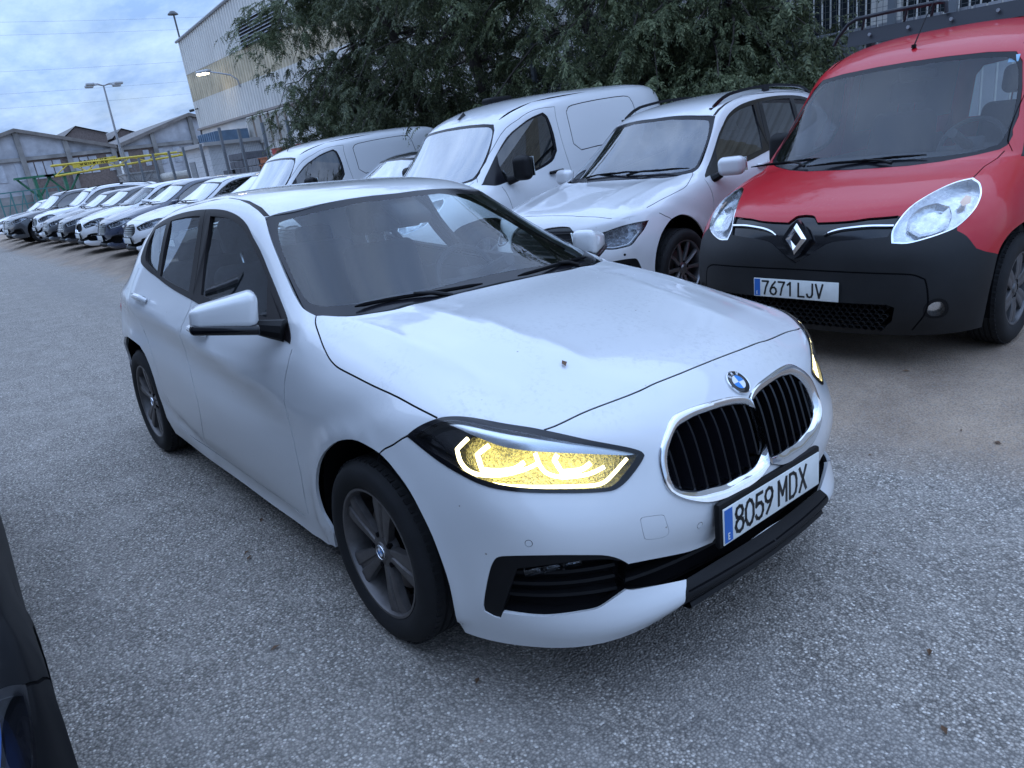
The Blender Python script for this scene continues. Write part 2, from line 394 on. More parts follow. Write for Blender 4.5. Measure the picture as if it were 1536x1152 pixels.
def inside(pt, poly):
    x, y = pt[:, 0], pt[:, 1]; c = np.zeros(len(pt), bool); n = len(poly); j = n-1
    for i in range(n):
        xi, yi = poly[i]; xj, yj = poly[j]
        if yi != yj:
            m = ((yi > y) != (yj > y)) & (x < (xj-xi)*(y-yi)/(yj-yi)+xi); c ^= m
        j = i
    return c
def cut_half(S, polys, step=2):
    """triangulate the half shell in (u,v) with the outlines as edges; returns uv, tris, region name per triangle"""
    n = S.n; us = np.arange(0, (S.nr-1)*n+1, step)/n; vs = np.arange(0, (S.nc-1)*n+1, step)/n
    pts = [(u, v) for u in us for v in vs]; edges = []
    for name, poly in polys:
        o = len(pts); k = len(poly)
        for u, v in poly: pts.append((min(max(float(u), 0), S.nr-1), min(max(float(v), 0), S.nc-1)))
        edges += [(o+i, o+(i+1) % k) for i in range(k)]
    r = delaunay_2d_cdt([Vector(p) for p in pts], edges, [], 0, 1e-5, False)
    uv = np.array([tuple(v) for v in r[0]]); T = np.array([f for f in r[2] if len(f) == 3])
    c = uv[T].mean(1); reg = np.zeros(len(T), int); names = ['body']
    for name, poly in polys:
        if name not in names: names.append(name)
        P = np.clip(np.asarray(poly, float), [0, -9], [S.nr-1, S.nc-1+9]); reg[inside(c, P)] = names.index(name)
    return uv, T, reg, names
def glass_fit(C, regs, kind):
    """smooth quadratic sheet through a window area: (coefficients, inset) so that panes mirror like real glass"""
    V, N, F = C.half(regs, 0, 0); y, a, b = (V[:, 1], V[:, 0], V[:, 2]) if kind == 'side' else (V[:, 0], V[:, 1]**2, V[:, 2])
    A = np.c_[np.ones(len(a)), a, b, a*b, a*a, b*b] if kind == 'side' else np.c_[np.ones(len(a)), a, b, a*b, a*a, b*b]
    k = np.linalg.lstsq(A, y, rcond=None)[0]; r = A@k-y
    return k, kind, np.percentile(r, 90)
def glass_apply(fit, V, inset):
    k, kind, r = fit; V = V.copy(); x, z = V[:, 0], V[:, 2]
    if kind == 'side':
        a, b = x, z; V[:, 1] = np.c_[np.ones(len(a)), a, b, a*b, a*a, b*b]@k-max(r, 0)*.6-inset
        n = np.c_[-(k[1]+k[3]*b+2*k[4]*a), np.ones(len(a)), -(k[2]+k[3]*a+2*k[5]*b)]
    else:
        y = V[:, 1]; a, b = y*y, z; V[:, 0] = np.c_[np.ones(len(a)), a, b, a*b, a*a, b*b]@k-max(r, 0)*.6-inset
        n = np.c_[np.ones(len(a)), -2*y*(k[1]+k[3]*b+2*k[4]*a), -(k[2]+k[3]*a+2*k[5]*b)]
    return V, n/np.linalg.norm(n, axis=1, keepdims=True)
class Cut:
    def __init__(s, S, polys, step=2): s.S = S; s.uv, s.T, s.reg, s.names = cut_half(S, polys, step)
    def half(s, names, off=0., depth=.012):
        """vertices, normals, faces of the named regions on the y>0 half, with turned-in edges"""
        ids = [s.names.index(n) for n in ([names] if isinstance(names, str) else names) if n in s.names]
        T = s.T[np.isin(s.reg, ids)]
        if not len(T): return np.zeros((0, 3)), np.zeros((0, 3)), []
        u, inv = np.unique(T, return_inverse=True); T = inv.reshape(-1, 3); uv = s.uv[u]
        X = s.S.at(uv); N = s.S.at(uv, 'N'); X = X+N*off
        a, b, c = X[T[:, 0]], X[T[:, 1]], X[T[:, 2]]; fl = (np.cross(b-a, c-a)*N[T[:, 0]]).sum(1) < 0; T[fl] = T[fl][:, ::-1]
        F = [tuple(t) for t in T]; V, NN = [X], [N]
        if depth > 0:
            E = {}
            for t in T:
                for q in range(3): E[(t[q], t[(q+1) % 3])] = 1
            bd = [(i, j) for i, j in E if (j, i) not in E and not (uv[i, 1] < 1e-6 and uv[j, 1] < 1e-6)]
            o = len(X); V2 = []; N2 = []
            for i, j in bd:
                t = X[j]-X[i]; nn = np.cross(t, N[i]); nn /= np.linalg.norm(nn)+1e-12
                k = o+len(V2); V2 += [X[i], X[j], X[j]-N[j]*depth, X[i]-N[i]*depth]; N2 += [nn]*4; F.append((k+1, k, k+3, k+2))
            if V2: V.append(np.array(V2)); NN.append(np.array(N2))
        return np.concatenate(V), np.concatenate(NN), F
    def walls(s, regs, name, m, parent, depth):
        """only the turned-in edges of a recess, both sides"""
        V, N, F = s.half(regs, -.013, depth); F = [f for f in F if len(f) == 4]
        for sg in (-1, 1): MB().add(V*[1, sg, 1], F).build(name, m, parent)
    def obj(s, regs, name, m, parent, mode='join', off=0., depth=.012, fit=None):
        V, N, F = s.half(regs, off, 0 if fit else depth)
        if not len(V): return []
        if fit: V, N = glass_apply(fit, V, -off)
        Vm, Nm, Fm = V*[1, -1, 1], N*[1, -1, 1], [f[::-1] for f in F]
        if mode == 'join':
            n = len(V); return [mesh(name, np.r_[V, Vm], F+[tuple(i+n for i in f) for f in Fm], m, parent, True, np.r_[N, Nm])]
        return [mesh(name, Vm, Fm, m, parent, True, Nm), mesh(name, V, F, m, parent, True, N)]
BMW_ROWS = [
[(0.875,0.000,0.277),(0.865,0.200,0.274),(0.835,0.380,0.254),(0.781,0.530,0.218),(0.690,0.660,0.199),(0.564,0.760,0.196),(0.450,0.820,0.200),(0.360,0.850,0.210),(0.220,0.860,0.210),(0.100,0.860,0.210),(0.000,0.860,0.210)],
[(0.905,0.000,0.308),(0.895,0.200,0.307),(0.863,0.390,0.295),(0.807,0.545,0.273),(0.714,0.680,0.273),(0.581,0.785,0.287),(0.460,0.840,0.300),(0.370,0.868,0.300),(0.200,0.872,0.270),(0.050,0.870,0.230),(-0.060,0.860,0.210)],
[(0.850,0.000,0.360),(0.840,0.200,0.360),(0.814,0.390,0.365),(0.767,0.550,0.375),(0.688,0.690,0.385),(0.572,0.795,0.400),(0.465,0.850,0.410),(0.370,0.875,0.410),(0.200,0.880,0.340),(0.000,0.872,0.260),(-0.120,0.860,0.210)],
[(0.872,0.000,0.470),(0.862,0.200,0.470),(0.835,0.390,0.475),(0.785,0.550,0.485),(0.700,0.700,0.500),(0.580,0.800,0.515),(0.460,0.855,0.530),(0.360,0.878,0.530),(0.180,0.884,0.420),(-0.050,0.875,0.290),(-0.180,0.860,0.210)],
[(0.866,0.000,0.570),(0.857,0.200,0.570),(0.830,0.380,0.575),(0.775,0.540,0.590),(0.685,0.690,0.610),(0.575,0.802,0.630),(0.430,0.850,0.645),(0.310,0.876,0.650),(0.120,0.884,0.510),(-0.100,0.876,0.320),(-0.220,0.860,0.210)],
[(0.840,0.000,0.665),(0.830,0.200,0.665),(0.800,0.370,0.670),(0.735,0.530,0.685),(0.645,0.670,0.700),(0.537,0.787,0.722),(0.370,0.845,0.735),(0.200,0.872,0.735),(0.030,0.882,0.580),(-0.160,0.877,0.340),(-0.260,0.860,0.210)],
[(0.805,0.000,0.749),(0.795,0.200,0.752),(0.760,0.360,0.761),(0.700,0.525,0.777),(0.622,0.666,0.788),(0.492,0.768,0.818),(0.305,0.828,0.814),(0.120,0.862,0.789),(-0.040,0.880,0.634),(-0.200,0.878,0.364),(-0.300,0.860,0.214)],
[(0.700,0.000,0.842),(0.690,0.200,0.842),(0.655,0.360,0.841),(0.600,0.510,0.838),(0.548,0.650,0.833),(0.420,0.752,0.852),(0.235,0.806,0.852),(0.040,0.850,0.810),(-0.100,0.878,0.660),(-0.240,0.878,0.380),(-0.330,0.860,0.210)],
[(0.520,0.000,0.900),(0.510,0.200,0.900),(0.480,0.360,0.901),(0.430,0.490,0.896),(0.340,0.600,0.894),(0.225,0.712,0.902),(0.080,0.790,0.892),(-0.060,0.845,0.830),(-0.170,0.875,0.680),(-0.280,0.877,0.390),(-0.360,0.860,0.210)],
[(0.220,0.000,0.965),(0.210,0.200,0.965),(0.190,0.360,0.966),(0.150,0.490,0.962),(0.080,0.600,0.958),(-0.020,0.710,0.953),(-0.120,0.785,0.920),(-0.190,0.845,0.840),(-0.270,0.873,0.690),(-0.340,0.876,0.400),(-0.400,0.860,0.200)],
[(-0.050,0.000,1.005),(-0.060,0.200,1.005),(-0.080,0.360,1.006),(-0.120,0.490,1.002),(-0.170,0.600,0.995),(-0.240,0.715,0.975),(-0.290,0.790,0.932),(-0.330,0.845,0.845),(-0.370,0.872,0.690),(-0.410,0.876,0.400),(-0.450,0.860,0.200)],
[(-0.300,0.000,1.035),(-0.315,0.200,1.033),(-0.345,0.370,1.033),(-0.385,0.520,1.034),(-0.420,0.640,1.031),(-0.455,0.735,1.014),(-0.460,0.800,0.961),(-0.470,0.848,0.855),(-0.480,0.872,0.690),(-0.490,0.876,0.400),(-0.510,0.860,0.195)],
[(-0.420,0.000,1.085),(-0.435,0.200,1.083),(-0.465,0.370,1.080),(-0.500,0.520,1.087),(-0.525,0.645,1.077),(-0.550,0.730,1.042),(-0.560,0.800,0.955),(-0.565,0.848,0.860),(-0.565,0.873,0.690),(-0.570,0.877,0.400),(-0.580,0.860,0.195)],
[(-0.750,0.000,1.257),(-0.765,0.200,1.254),(-0.790,0.370,1.247),(-0.820,0.510,1.246),(-0.845,0.615,1.224),(-0.860,0.700,1.132),(-0.860,0.800,0.965),(-0.860,0.852,0.865),(-0.860,0.878,0.690),(-0.860,0.881,0.400),(-0.860,0.857,0.190)],
[(-1.060,0.000,1.420),(-1.070,0.200,1.417),(-1.090,0.370,1.408),(-1.120,0.490,1.393),(-1.150,0.580,1.360),(-1.150,0.645,1.270),(-1.150,0.800,0.972),(-1.150,0.856,0.870),(-1.150,0.884,0.690),(-1.150,0.886,0.400),(-1.150,0.855,0.190)],
[(-1.360,0.000,1.464),(-1.360,0.200,1.462),(-1.370,0.380,1.452),(-1.400,0.500,1.435),(-1.420,0.575,1.407),(-1.430,0.635,1.300),(-1.430,0.800,0.978),(-1.430,0.858,0.875),(-1.430,0.888,0.690),(-1.430,0.889,0.410),(-1.430,0.853,0.190)],
[(-1.850,0.000,1.477),(-1.850,0.200,1.474),(-1.850,0.380,1.464),(-1.850,0.505,1.446),(-1.850,0.580,1.417),(-1.850,0.640,1.310),(-1.850,0.800,0.990),(-1.850,0.860,0.885),(-1.850,0.890,0.690),(-1.850,0.890,0.420),(-1.850,0.853,0.190)],
[(-2.350,0.000,1.457),(-2.350,0.200,1.454),(-2.350,0.380,1.442),(-2.340,0.505,1.422),(-2.320,0.578,1.390),(-2.290,0.645,1.295),(-2.260,0.795,1.010),(-2.250,0.862,0.900),(-2.250,0.893,0.690),(-2.250,0.889,0.430),(-2.250,0.853,0.200)],
[(-2.850,0.000,1.407),(-2.850,0.200,1.402),(-2.840,0.370,1.390),(-2.800,0.490,1.367),(-2.740,0.583,1.332),(-2.690,0.665,1.250),(-2.620,0.790,1.060),(-2.600,0.866,0.920),(-2.590,0.898,0.700),(-2.570,0.890,0.450),(-2.520,0.853,0.200)],
[(-3.140,0.000,1.342),(-3.140,0.200,1.337),(-3.120,0.350,1.322),(-3.060,0.470,1.292),(-2.970,0.570,1.252),(-2.920,0.655,1.190),(-2.860,0.757,1.060),(-2.840,0.836,0.930),(-2.820,0.875,0.720),(-2.800,0.870,0.450),(-2.750,0.833,0.200)],
[(-3.330,0.000,1.080),(-3.320,0.200,1.075),(-3.300,0.350,1.070),(-3.250,0.480,1.060),(-3.190,0.540,1.050),(-3.140,0.610,1.030),(-3.080,0.715,1.000),(-3.040,0.805,0.920),(-2.990,0.858,0.740),(-2.950,0.855,0.460),(-2.900,0.820,0.210)],
[(-3.410,0.000,0.900),(-3.400,0.200,0.900),(-3.380,0.360,0.895),(-3.340,0.500,0.890),(-3.290,0.580,0.885),(-3.240,0.660,0.880),(-3.180,0.735,0.870),(-3.120,0.800,0.850),(-3.050,0.838,0.740),(-3.020,0.840,0.460),(-2.980,0.810,0.220)],
[(-3.450,0.000,0.600),(-3.440,0.200,0.600),(-3.420,0.380,0.600),(-3.380,0.530,0.600),(-3.330,0.625,0.600),(-3.270,0.705,0.600),(-3.210,0.765,0.600),(-3.150,0.805,0.600),(-3.100,0.825,0.580),(-3.060,0.830,0.440),(-3.030,0.805,0.230)],
[(-3.380,0.000,0.250),(-3.370,0.200,0.250),(-3.350,0.380,0.250),(-3.310,0.530,0.250),(-3.260,0.640,0.250),(-3.210,0.710,0.250),(-3.170,0.760,0.250),(-3.130,0.790,0.250),(-3.100,0.810,0.245),(-3.080,0.820,0.240),(-3.060,0.820,0.230)],
]

def bmw_deform(D, N):
    x, y, z = D[..., 0], D[..., 1], D[..., 2]
    def ss(a, b, t):
        t = np.clip((t-a)/(b-a), 0, 1); return t*t*(3-2*t)
    side = ss(.70, .80, y)
    # shoulder crease climbing to the rear
    zl = np.interp(x, [-3.1, -2.7, -2.0, -1.3, -.6, 0], [.945, .93, .88, .815, .74, .70])
    d = z-zl
    amp = .017*ss(-.25, -1.2, x)*side*ss(-3.2, -2.9, x)
    disp = amp*np.exp(-np.abs(d)/.034) - amp*1.25*np.exp(-((d+.11)/.075)**2)
    # scallop low on the doors
    zl2 = np.interp(x, [-2.5, -2.2, -1.7, -1.2, -.5], [.52, .42, .315, .29, .28])
    d2 = z-zl2
    amp2 = .012*side*ss(-.35, -.9, x)*ss(-2.5, -2.2, x)
    disp = disp - amp2*np.exp(-((d2+.05)/.035)**2)
    # wheel arch flares
    for cx in (0.01, -2.67):
        r = np.hypot(x-cx, z-.316)
        disp = disp + .010*side*np.exp(-((r-.40)/.04)**2)*(z > .25)
    # hood creases
    hz = ss(-.42, -.25, x)*ss(.62, .40, x)*ss(.76, .86, z)*(y < .74)
    y1 = np.interp(x, [-.3, .66], [.44, .31]); y2 = np.interp(x, [-.4, .5], [.665, .60])
    disp = disp + hz*(.0075*np.exp(-np.abs(y-y1)/.045) + .010*np.exp(-np.abs(y-y2)/.045))
    return D + N*disp[..., None]
BUV = {
'lamp_out': [(5.552,6.367), (5.949,6.043), (6.251,5.753), (6.509,5.481), (6.669,5.190), (6.724,4.900), (6.669,4.508), (6.572,4.110), (6.423,3.852), (6.200,3.553), (5.944,3.204), (5.734,2.840), (5.593,2.594), (5.474,2.449), (5.364,2.411), (5.225,2.475), (4.975,2.639), (4.748,2.813), (4.604,2.972), (4.548,3.115), (4.543,3.428), (4.566,3.932), (4.573,4.369), (4.595,4.738), (4.619,4.955), (4.686,5.200), (4.829,5.500), (5.001,5.805), (5.227,6.076)],
'lamp_in': [(5.576,6.191), (5.893,5.925), (6.127,5.699), (6.293,5.515), (6.408,5.245), (6.390,4.977), (6.340,4.586), (6.286,4.181), (6.131,3.846), (5.923,3.485), (5.728,3.114), (5.533,2.742), (5.409,2.516), (5.167,2.664), (4.925,2.837), (4.754,2.973), (4.658,3.109), (4.652,3.411), (4.673,3.918), (4.692,4.354), (4.718,4.695), (4.762,4.935), (4.831,5.176), (4.987,5.467), (5.170,5.764), (5.332,6.048)],
'brow': [(6.293,5.515), (6.408,5.245), (6.390,4.977), (6.340,4.586), (6.286,4.181), (6.131,3.846), (5.923,3.485), (5.728,3.114), (5.533,2.742), (5.409,2.516), (5.429,2.732), (5.531,3.148), (5.621,3.540), (5.683,3.928), (5.690,4.239), (5.700,4.470), (5.728,4.701), (5.811,4.899), (5.949,5.141), (6.127,5.325)],
'lamp_dark': [(5.576,6.191), (5.893,5.925), (6.127,5.699), (6.293,5.515), (6.127,5.325), (5.914,5.174), (5.589,5.390), (5.398,5.493), (5.099,5.534), (5.240,5.748), (5.384,6.035)],
'drl1a': [(5.798,5.206), (5.451,5.447), (5.128,5.434), (4.933,5.301), (4.917,5.023), (5.002,4.687), (5.170,4.352), (5.340,4.139)],
'drl1b': [(5.685,4.893), (5.393,5.134), (5.032,5.103), (5.067,4.787), (5.165,4.523), (5.343,4.347)],
'drl2a': [(5.632,4.143), (5.288,4.106), (5.067,4.000), (4.971,3.753), (5.023,3.355), (5.174,3.081)],
'drl2b': [(5.597,3.783), (5.433,3.856), (5.106,3.776), (5.135,3.472), (5.294,3.278)],
'lamp_line': [(4.918,5.511), (4.762,5.245), (4.710,4.832), (4.729,4.168), (4.729,3.656), (4.731,3.268), (4.853,3.063), (5.331,2.680)],
'hoodcut': [(11.247,4.874), (10.736,5.361), (10.212,5.866), (9.640,6.215), (9.016,6.357), (7.951,6.316), (7.123,6.012), (6.456,5.591)],
'hoodfront': [(6.441,3.838), (6.689,3.219), (6.833,2.647), (6.997,1.754), (7.075,1.325), (7.131,0.456)],
'fcut': [(5.554,6.358), (5.171,6.830), (5.077,7.198), (4.908,7.399)],
'arch': [(7.640,9.608), (9.000,9.257), (9.340,8.867), (8.946,8.501), (8.159,8.159), (7.083,7.802), (5.749,7.451), (4.923,7.196), (4.310,7.104), (3.501,6.965), (2.684,6.701), (1.678,6.479), (0.332,6.516)],
'win': [(11.645,6.236), (12.335,6.113), (13.102,6.186), (14.331,6.184), (15.458,6.018), (16.260,5.930), (16.973,5.827), (17.467,5.768), (17.918,5.663), (18.083,5.505), (18.084,5.256), (18.025,4.925), (17.876,4.406), (17.514,4.252), (16.868,4.212), (16.293,4.215), (15.860,4.225), (15.423,4.237), (15.052,4.312), (14.685,4.443), (14.363,4.605), (13.995,4.814), (13.416,4.910), (12.852,5.074), (12.348,5.397), (12.103,5.666), (11.759,6.024)],
'glass_f': [(15.635,4.519), (15.143,4.549), (14.867,4.624), (14.587,4.717), (14.265,4.844), (13.904,4.971), (13.511,5.023), (13.155,5.088), (13.046,5.226), (12.778,5.752), (13.257,5.852), (14.239,5.924), (15.298,5.869), (15.548,5.290)],
'glass_r': [(17.083,4.504), (16.393,4.491), (15.974,4.514), (15.892,5.313), (15.700,5.876), (16.331,5.833), (16.928,5.775), (17.065,5.269)],
'glass_q': [(17.254,4.563), (17.706,4.614), (17.837,4.978), (17.861,5.275), (17.708,5.581), (17.083,5.747), (17.196,5.269)],
'bsplit': [(15.853,4.245), (15.770,5.136), (15.541,5.885)],
'ws': [(13.972,3.950), (13.548,4.295), (13.028,4.510), (12.665,4.677), (12.341,4.854), (11.969,4.975), (11.247,4.874)],
'wsb': [(11.247,4.874), (10.765,4.241), (10.691,3.546), (10.666,2.828), (10.771,1.968), (10.901,1.126)],
'wst': [(13.972,3.950), (13.909,3.754), (13.833,2.881), (13.843,1.984), (13.855,1.242), (13.851,0.566)],
'fritL': [(13.623,3.592), (13.487,3.831), (13.201,4.097), (12.823,4.334), (12.415,4.556), (12.053,4.639), (11.726,4.502)],
'fritb': [(11.726,4.502), (11.479,4.250), (11.304,3.681), (11.294,2.940), (11.411,2.041), (11.481,1.064)],
'fritt': [(13.623,3.592), (13.621,2.893), (13.653,2.095), (13.671,1.495), (13.703,1.117)],
'ditch1': [(15.660,3.186), (15.197,3.437), (14.725,3.714), (14.278,3.874), (13.999,3.946)],
'ditch2': [(15.583,3.157), (14.897,3.429), (14.297,3.640), (13.903,3.760)],
'kid_out': [(5.885,-0.268), (5.903,-0.200), (5.927,-0.106), (6.005,-0.025), (6.076,0.043), (6.183,0.191), (6.260,0.411), (6.306,0.760), (6.321,1.118), (6.285,1.448), (6.235,1.610), (6.119,1.756), (5.833,1.960), (5.559,2.092), (5.313,2.167), (5.061,2.202), (4.763,2.204), (4.497,2.190), (4.297,2.130), (4.088,1.973), (3.895,1.751), (3.711,1.487), (3.631,1.229), (3.603,0.862), (3.616,0.540), (3.683,0.296), (3.776,0.161), (3.868,0.075), (3.901,-0.004)],
'kid_in': [(5.359,-0.227), (5.530,-0.184), (5.740,-0.061), (5.905,0.126), (6.007,0.354), (6.063,0.710), (6.062,1.109), (5.992,1.389), (5.916,1.574), (5.729,1.729), (5.460,1.875), (5.179,1.960), (4.886,1.992), (4.620,1.989), (4.400,1.951), (4.264,1.815), (4.098,1.543), (4.028,1.242), (3.960,0.943), (3.981,0.654), (3.978,0.441), (4.033,0.244), (4.180,0.089), (4.535,-0.032)],
'emblem': [(6.451,-0.050)],
'intake': [(2.835,5.067), (2.737,5.158), (2.485,5.270), (2.095,5.393), (1.693,5.518), (1.317,5.616), (1.135,5.616), (1.056,5.437), (1.047,5.273), (1.265,5.182), (1.283,5.012), (1.307,4.742), (1.343,4.438), (1.407,4.163), (1.479,3.855), (1.520,3.601), (1.573,3.450), (1.688,3.251), (1.783,3.083), (1.856,2.948), (2.198,2.874), (2.561,2.881), (2.762,3.050), (2.917,3.254), (2.993,3.494), (3.043,4.005), (2.987,4.542), (2.894,4.921)],
'cshape': [(2.835,5.067), (2.737,5.158), (2.485,5.270), (2.095,5.393), (1.693,5.518), (1.317,5.616), (1.135,5.616), (1.056,5.437), (1.047,5.273), (1.379,5.161), (1.836,4.983), (2.222,4.843), (2.563,4.745), (2.758,4.142), (2.841,3.619), (2.766,3.190), (2.561,2.881), (2.762,3.050), (2.917,3.254), (2.993,3.494), (3.043,4.005), (2.987,4.542), (2.894,4.921)],
'fog': [(2.423,4.638), (2.535,4.422), (2.667,4.010), (2.742,3.643), (2.606,3.627), (2.511,4.013), (2.338,4.433), (2.253,4.635)],
'lgrille_top': [(2.562,2.841), (2.523,2.449), (2.442,2.029), (2.348,1.647), (2.311,1.195)],
'lgrille_bot': [(1.856,2.948), (1.809,2.839), (1.759,2.512), (1.693,2.210), (1.594,1.880)],
'lip_end': [(1.612,1.869), (1.408,1.940), (1.159,2.019), (0.688,2.070)],
'tow': [(3.747,2.720), (3.469,2.700), (3.208,2.653), (3.157,2.575), (3.111,2.309), (3.134,2.217), (3.246,2.200), (3.498,2.246), (3.713,2.284), (3.761,2.336), (3.791,2.579), (3.788,2.682)],
'sensor1': [(3.301,4.506)],
'sensor2': [(3.107,1.588)],
'dfront': [(11.350,6.389), (11.404,6.906), (11.560,7.307), (11.627,7.688), (11.625,7.923), (11.444,8.183), (11.225,8.477), (11.055,8.780), (11.177,9.228), (11.183,9.550)],
'dmid': [(15.531,5.966), (15.506,6.302), (15.567,7.200), (15.566,7.813), (15.348,8.245), (15.300,8.517), (15.320,8.780), (15.436,9.147), (15.536,9.398)],
'dbot': [(15.049,9.371), (13.214,9.441), (12.045,9.535), (8.627,9.414)],
'sillb': [(16.944,9.888), (6.822,9.845)],
'rarch': [(18.560,7.999), (17.636,7.961), (17.299,8.090), (17.078,8.627), (17.111,9.273), (17.119,9.925)],
'handle_r': [(17.544,6.556)],
'handle_f': [(14.967,7.005)],
}
KROWS = [
[(.80,0,.20),(.79,.3,.2),(.74,.55,.205),(.66,.72,.21),(.55,.83,.22),(.42,.87,.22),(.34,.88,.22),(.2,.88,.22),(.05,.88,.22)],
[(.855,0,.32),(.845,.3,.32),(.80,.56,.325),(.71,.735,.33),(.58,.845,.34),(.44,.885,.34),(.35,.893,.33),(.15,.89,.27),(0,.88,.22)],
[(.865,0,.5),(.855,.3,.5),(.81,.57,.505),(.715,.745,.52),(.58,.855,.53),(.43,.895,.53),(.33,.905,.5),(.1,.90,.35),(-.06,.88,.22)],
[(.86,0,.63),(.85,.3,.63),(.80,.55,.635),(.70,.73,.65),(.56,.845,.665),(.41,.893,.67),(.28,.907,.62),(.05,.905,.40),(-.12,.88,.22)],
[(.825,0,.745),(.81,.3,.745),(.745,.52,.755),(.63,.71,.775),(.48,.83,.80),(.32,.885,.80),(.18,.905,.72),(-.02,.905,.44),(-.17,.88,.22)],
[(.765,0,.835),(.75,.3,.835),(.675,.51,.85),(.54,.685,.875),(.37,.80,.90),(.2,.865,.88),(.08,.90,.77),(-.09,.905,.46),(-.22,.88,.22)],
[(.62,0,.915),(.605,.3,.915),(.52,.52,.93),(.38,.675,.95),(.22,.785,.96),(.08,.855,.92),(-.02,.898,.79),(-.16,.905,.48),(-.27,.88,.22)],
[(.34,0,1.005),(.32,.3,1.005),(.24,.54,1.01),(.13,.68,1.015),(.02,.78,1.01),(-.08,.85,.95),(-.15,.897,.8),(-.24,.905,.48),(-.33,.88,.22)],
[(.10,0,1.065),(.085,.3,1.065),(.02,.56,1.065),(-.06,.71,1.06),(-.12,.79,1.03),(-.19,.85,.96),(-.25,.897,.8),(-.32,.905,.48),(-.40,.88,.22)],
[(.02,0,1.12),(.0,.3,1.12),(-.06,.56,1.12),(-.13,.715,1.11),(-.20,.80,1.06),(-.30,.85,.97),(-.36,.897,.8),(-.42,.905,.48),(-.5,.88,.22)],
[(-.28,0,1.39),(-.30,.3,1.385),(-.34,.55,1.375),(-.39,.685,1.35),(-.44,.755,1.22),(-.55,.845,.99),(-.6,.90,.8),(-.65,.908,.48),(-.7,.88,.22)],
[(-.585,0,1.637),(-.59,.3,1.63),(-.58,.53,1.605),(-.60,.655,1.57),(-.68,.73,1.42),(-.82,.845,1.0),(-.85,.903,.8),(-.88,.91,.48),(-.9,.88,.22)],
[(-.85,0,1.752),(-.85,.3,1.745),(-.85,.53,1.72),(-.86,.66,1.675),(-.93,.735,1.52),(-1.05,.845,1.01),(-1.08,.905,.8),(-1.1,.912,.48),(-1.12,.88,.22)],
[(-1.4,0,1.83),(-1.4,.3,1.822),(-1.4,.55,1.795),(-1.4,.685,1.74),(-1.42,.75,1.57),(-1.45,.85,1.03),(-1.45,.905,.8),(-1.45,.912,.48),(-1.45,.88,.22)],
[(-2.3,0,1.84),(-2.3,.3,1.835),(-2.3,.55,1.805),(-2.3,.69,1.75),(-2.3,.76,1.58),(-2.3,.855,1.04),(-2.3,.905,.8),(-2.3,.912,.48),(-2.3,.88,.22)],
[(-3.1,0,1.81),(-3.1,.3,1.805),(-3.1,.54,1.78),(-3.1,.67,1.72),(-3.1,.74,1.55),(-3.1,.84,1.04),(-3.1,.89,.8),(-3.1,.895,.48),(-3.1,.87,.22)],
[(-3.33,0,1.74),(-3.32,.3,1.73),(-3.31,.5,1.71),(-3.28,.62,1.66),(-3.26,.69,1.5),(-3.24,.79,1.03),(-3.23,.84,.8),(-3.22,.85,.48),(-3.2,.83,.22)],
[(-3.42,0,1.1),(-3.41,.3,1.1),(-3.40,.5,1.1),(-3.38,.6,1.08),(-3.36,.66,1.05),(-3.34,.73,.95),(-3.33,.77,.75),(-3.32,.79,.48),(-3.3,.78,.22)],
[(-3.45,0,.3),(-3.44,.3,.3),(-3.43,.5,.3),(-3.41,.6,.3),(-3.39,.66,.29),(-3.38,.71,.28),(-3.37,.74,.26),(-3.36,.76,.24),(-3.35,.76,.22)],
]
def warp(rows, xs=None, ys=None, zs=None):
    """a body of other proportions: piecewise linear maps of the coordinates"""
    G = np.array(rows, float)
    if xs: G[..., 0] = np.interp(G[..., 0], *xs)
    if ys: G[..., 1] *= ys
    if zs: G[..., 2] = np.interp(G[..., 2], *zs)
    return G
AROWS = warp(BMW_ROWS, ([-3.48, -3.14, -2.67, -1.85, -1.14, -.30, 0, .5, .90], [-3.30, -3.08, -2.566, -1.72, -1.00, -.22, .02, .50, .86]), .985,
             ([.15, .2, .47, .70, .83, .93, 1.03, 1.38, 1.48], [.20, .24, .52, .74, .885, .965, 1.02, 1.43, 1.555]))
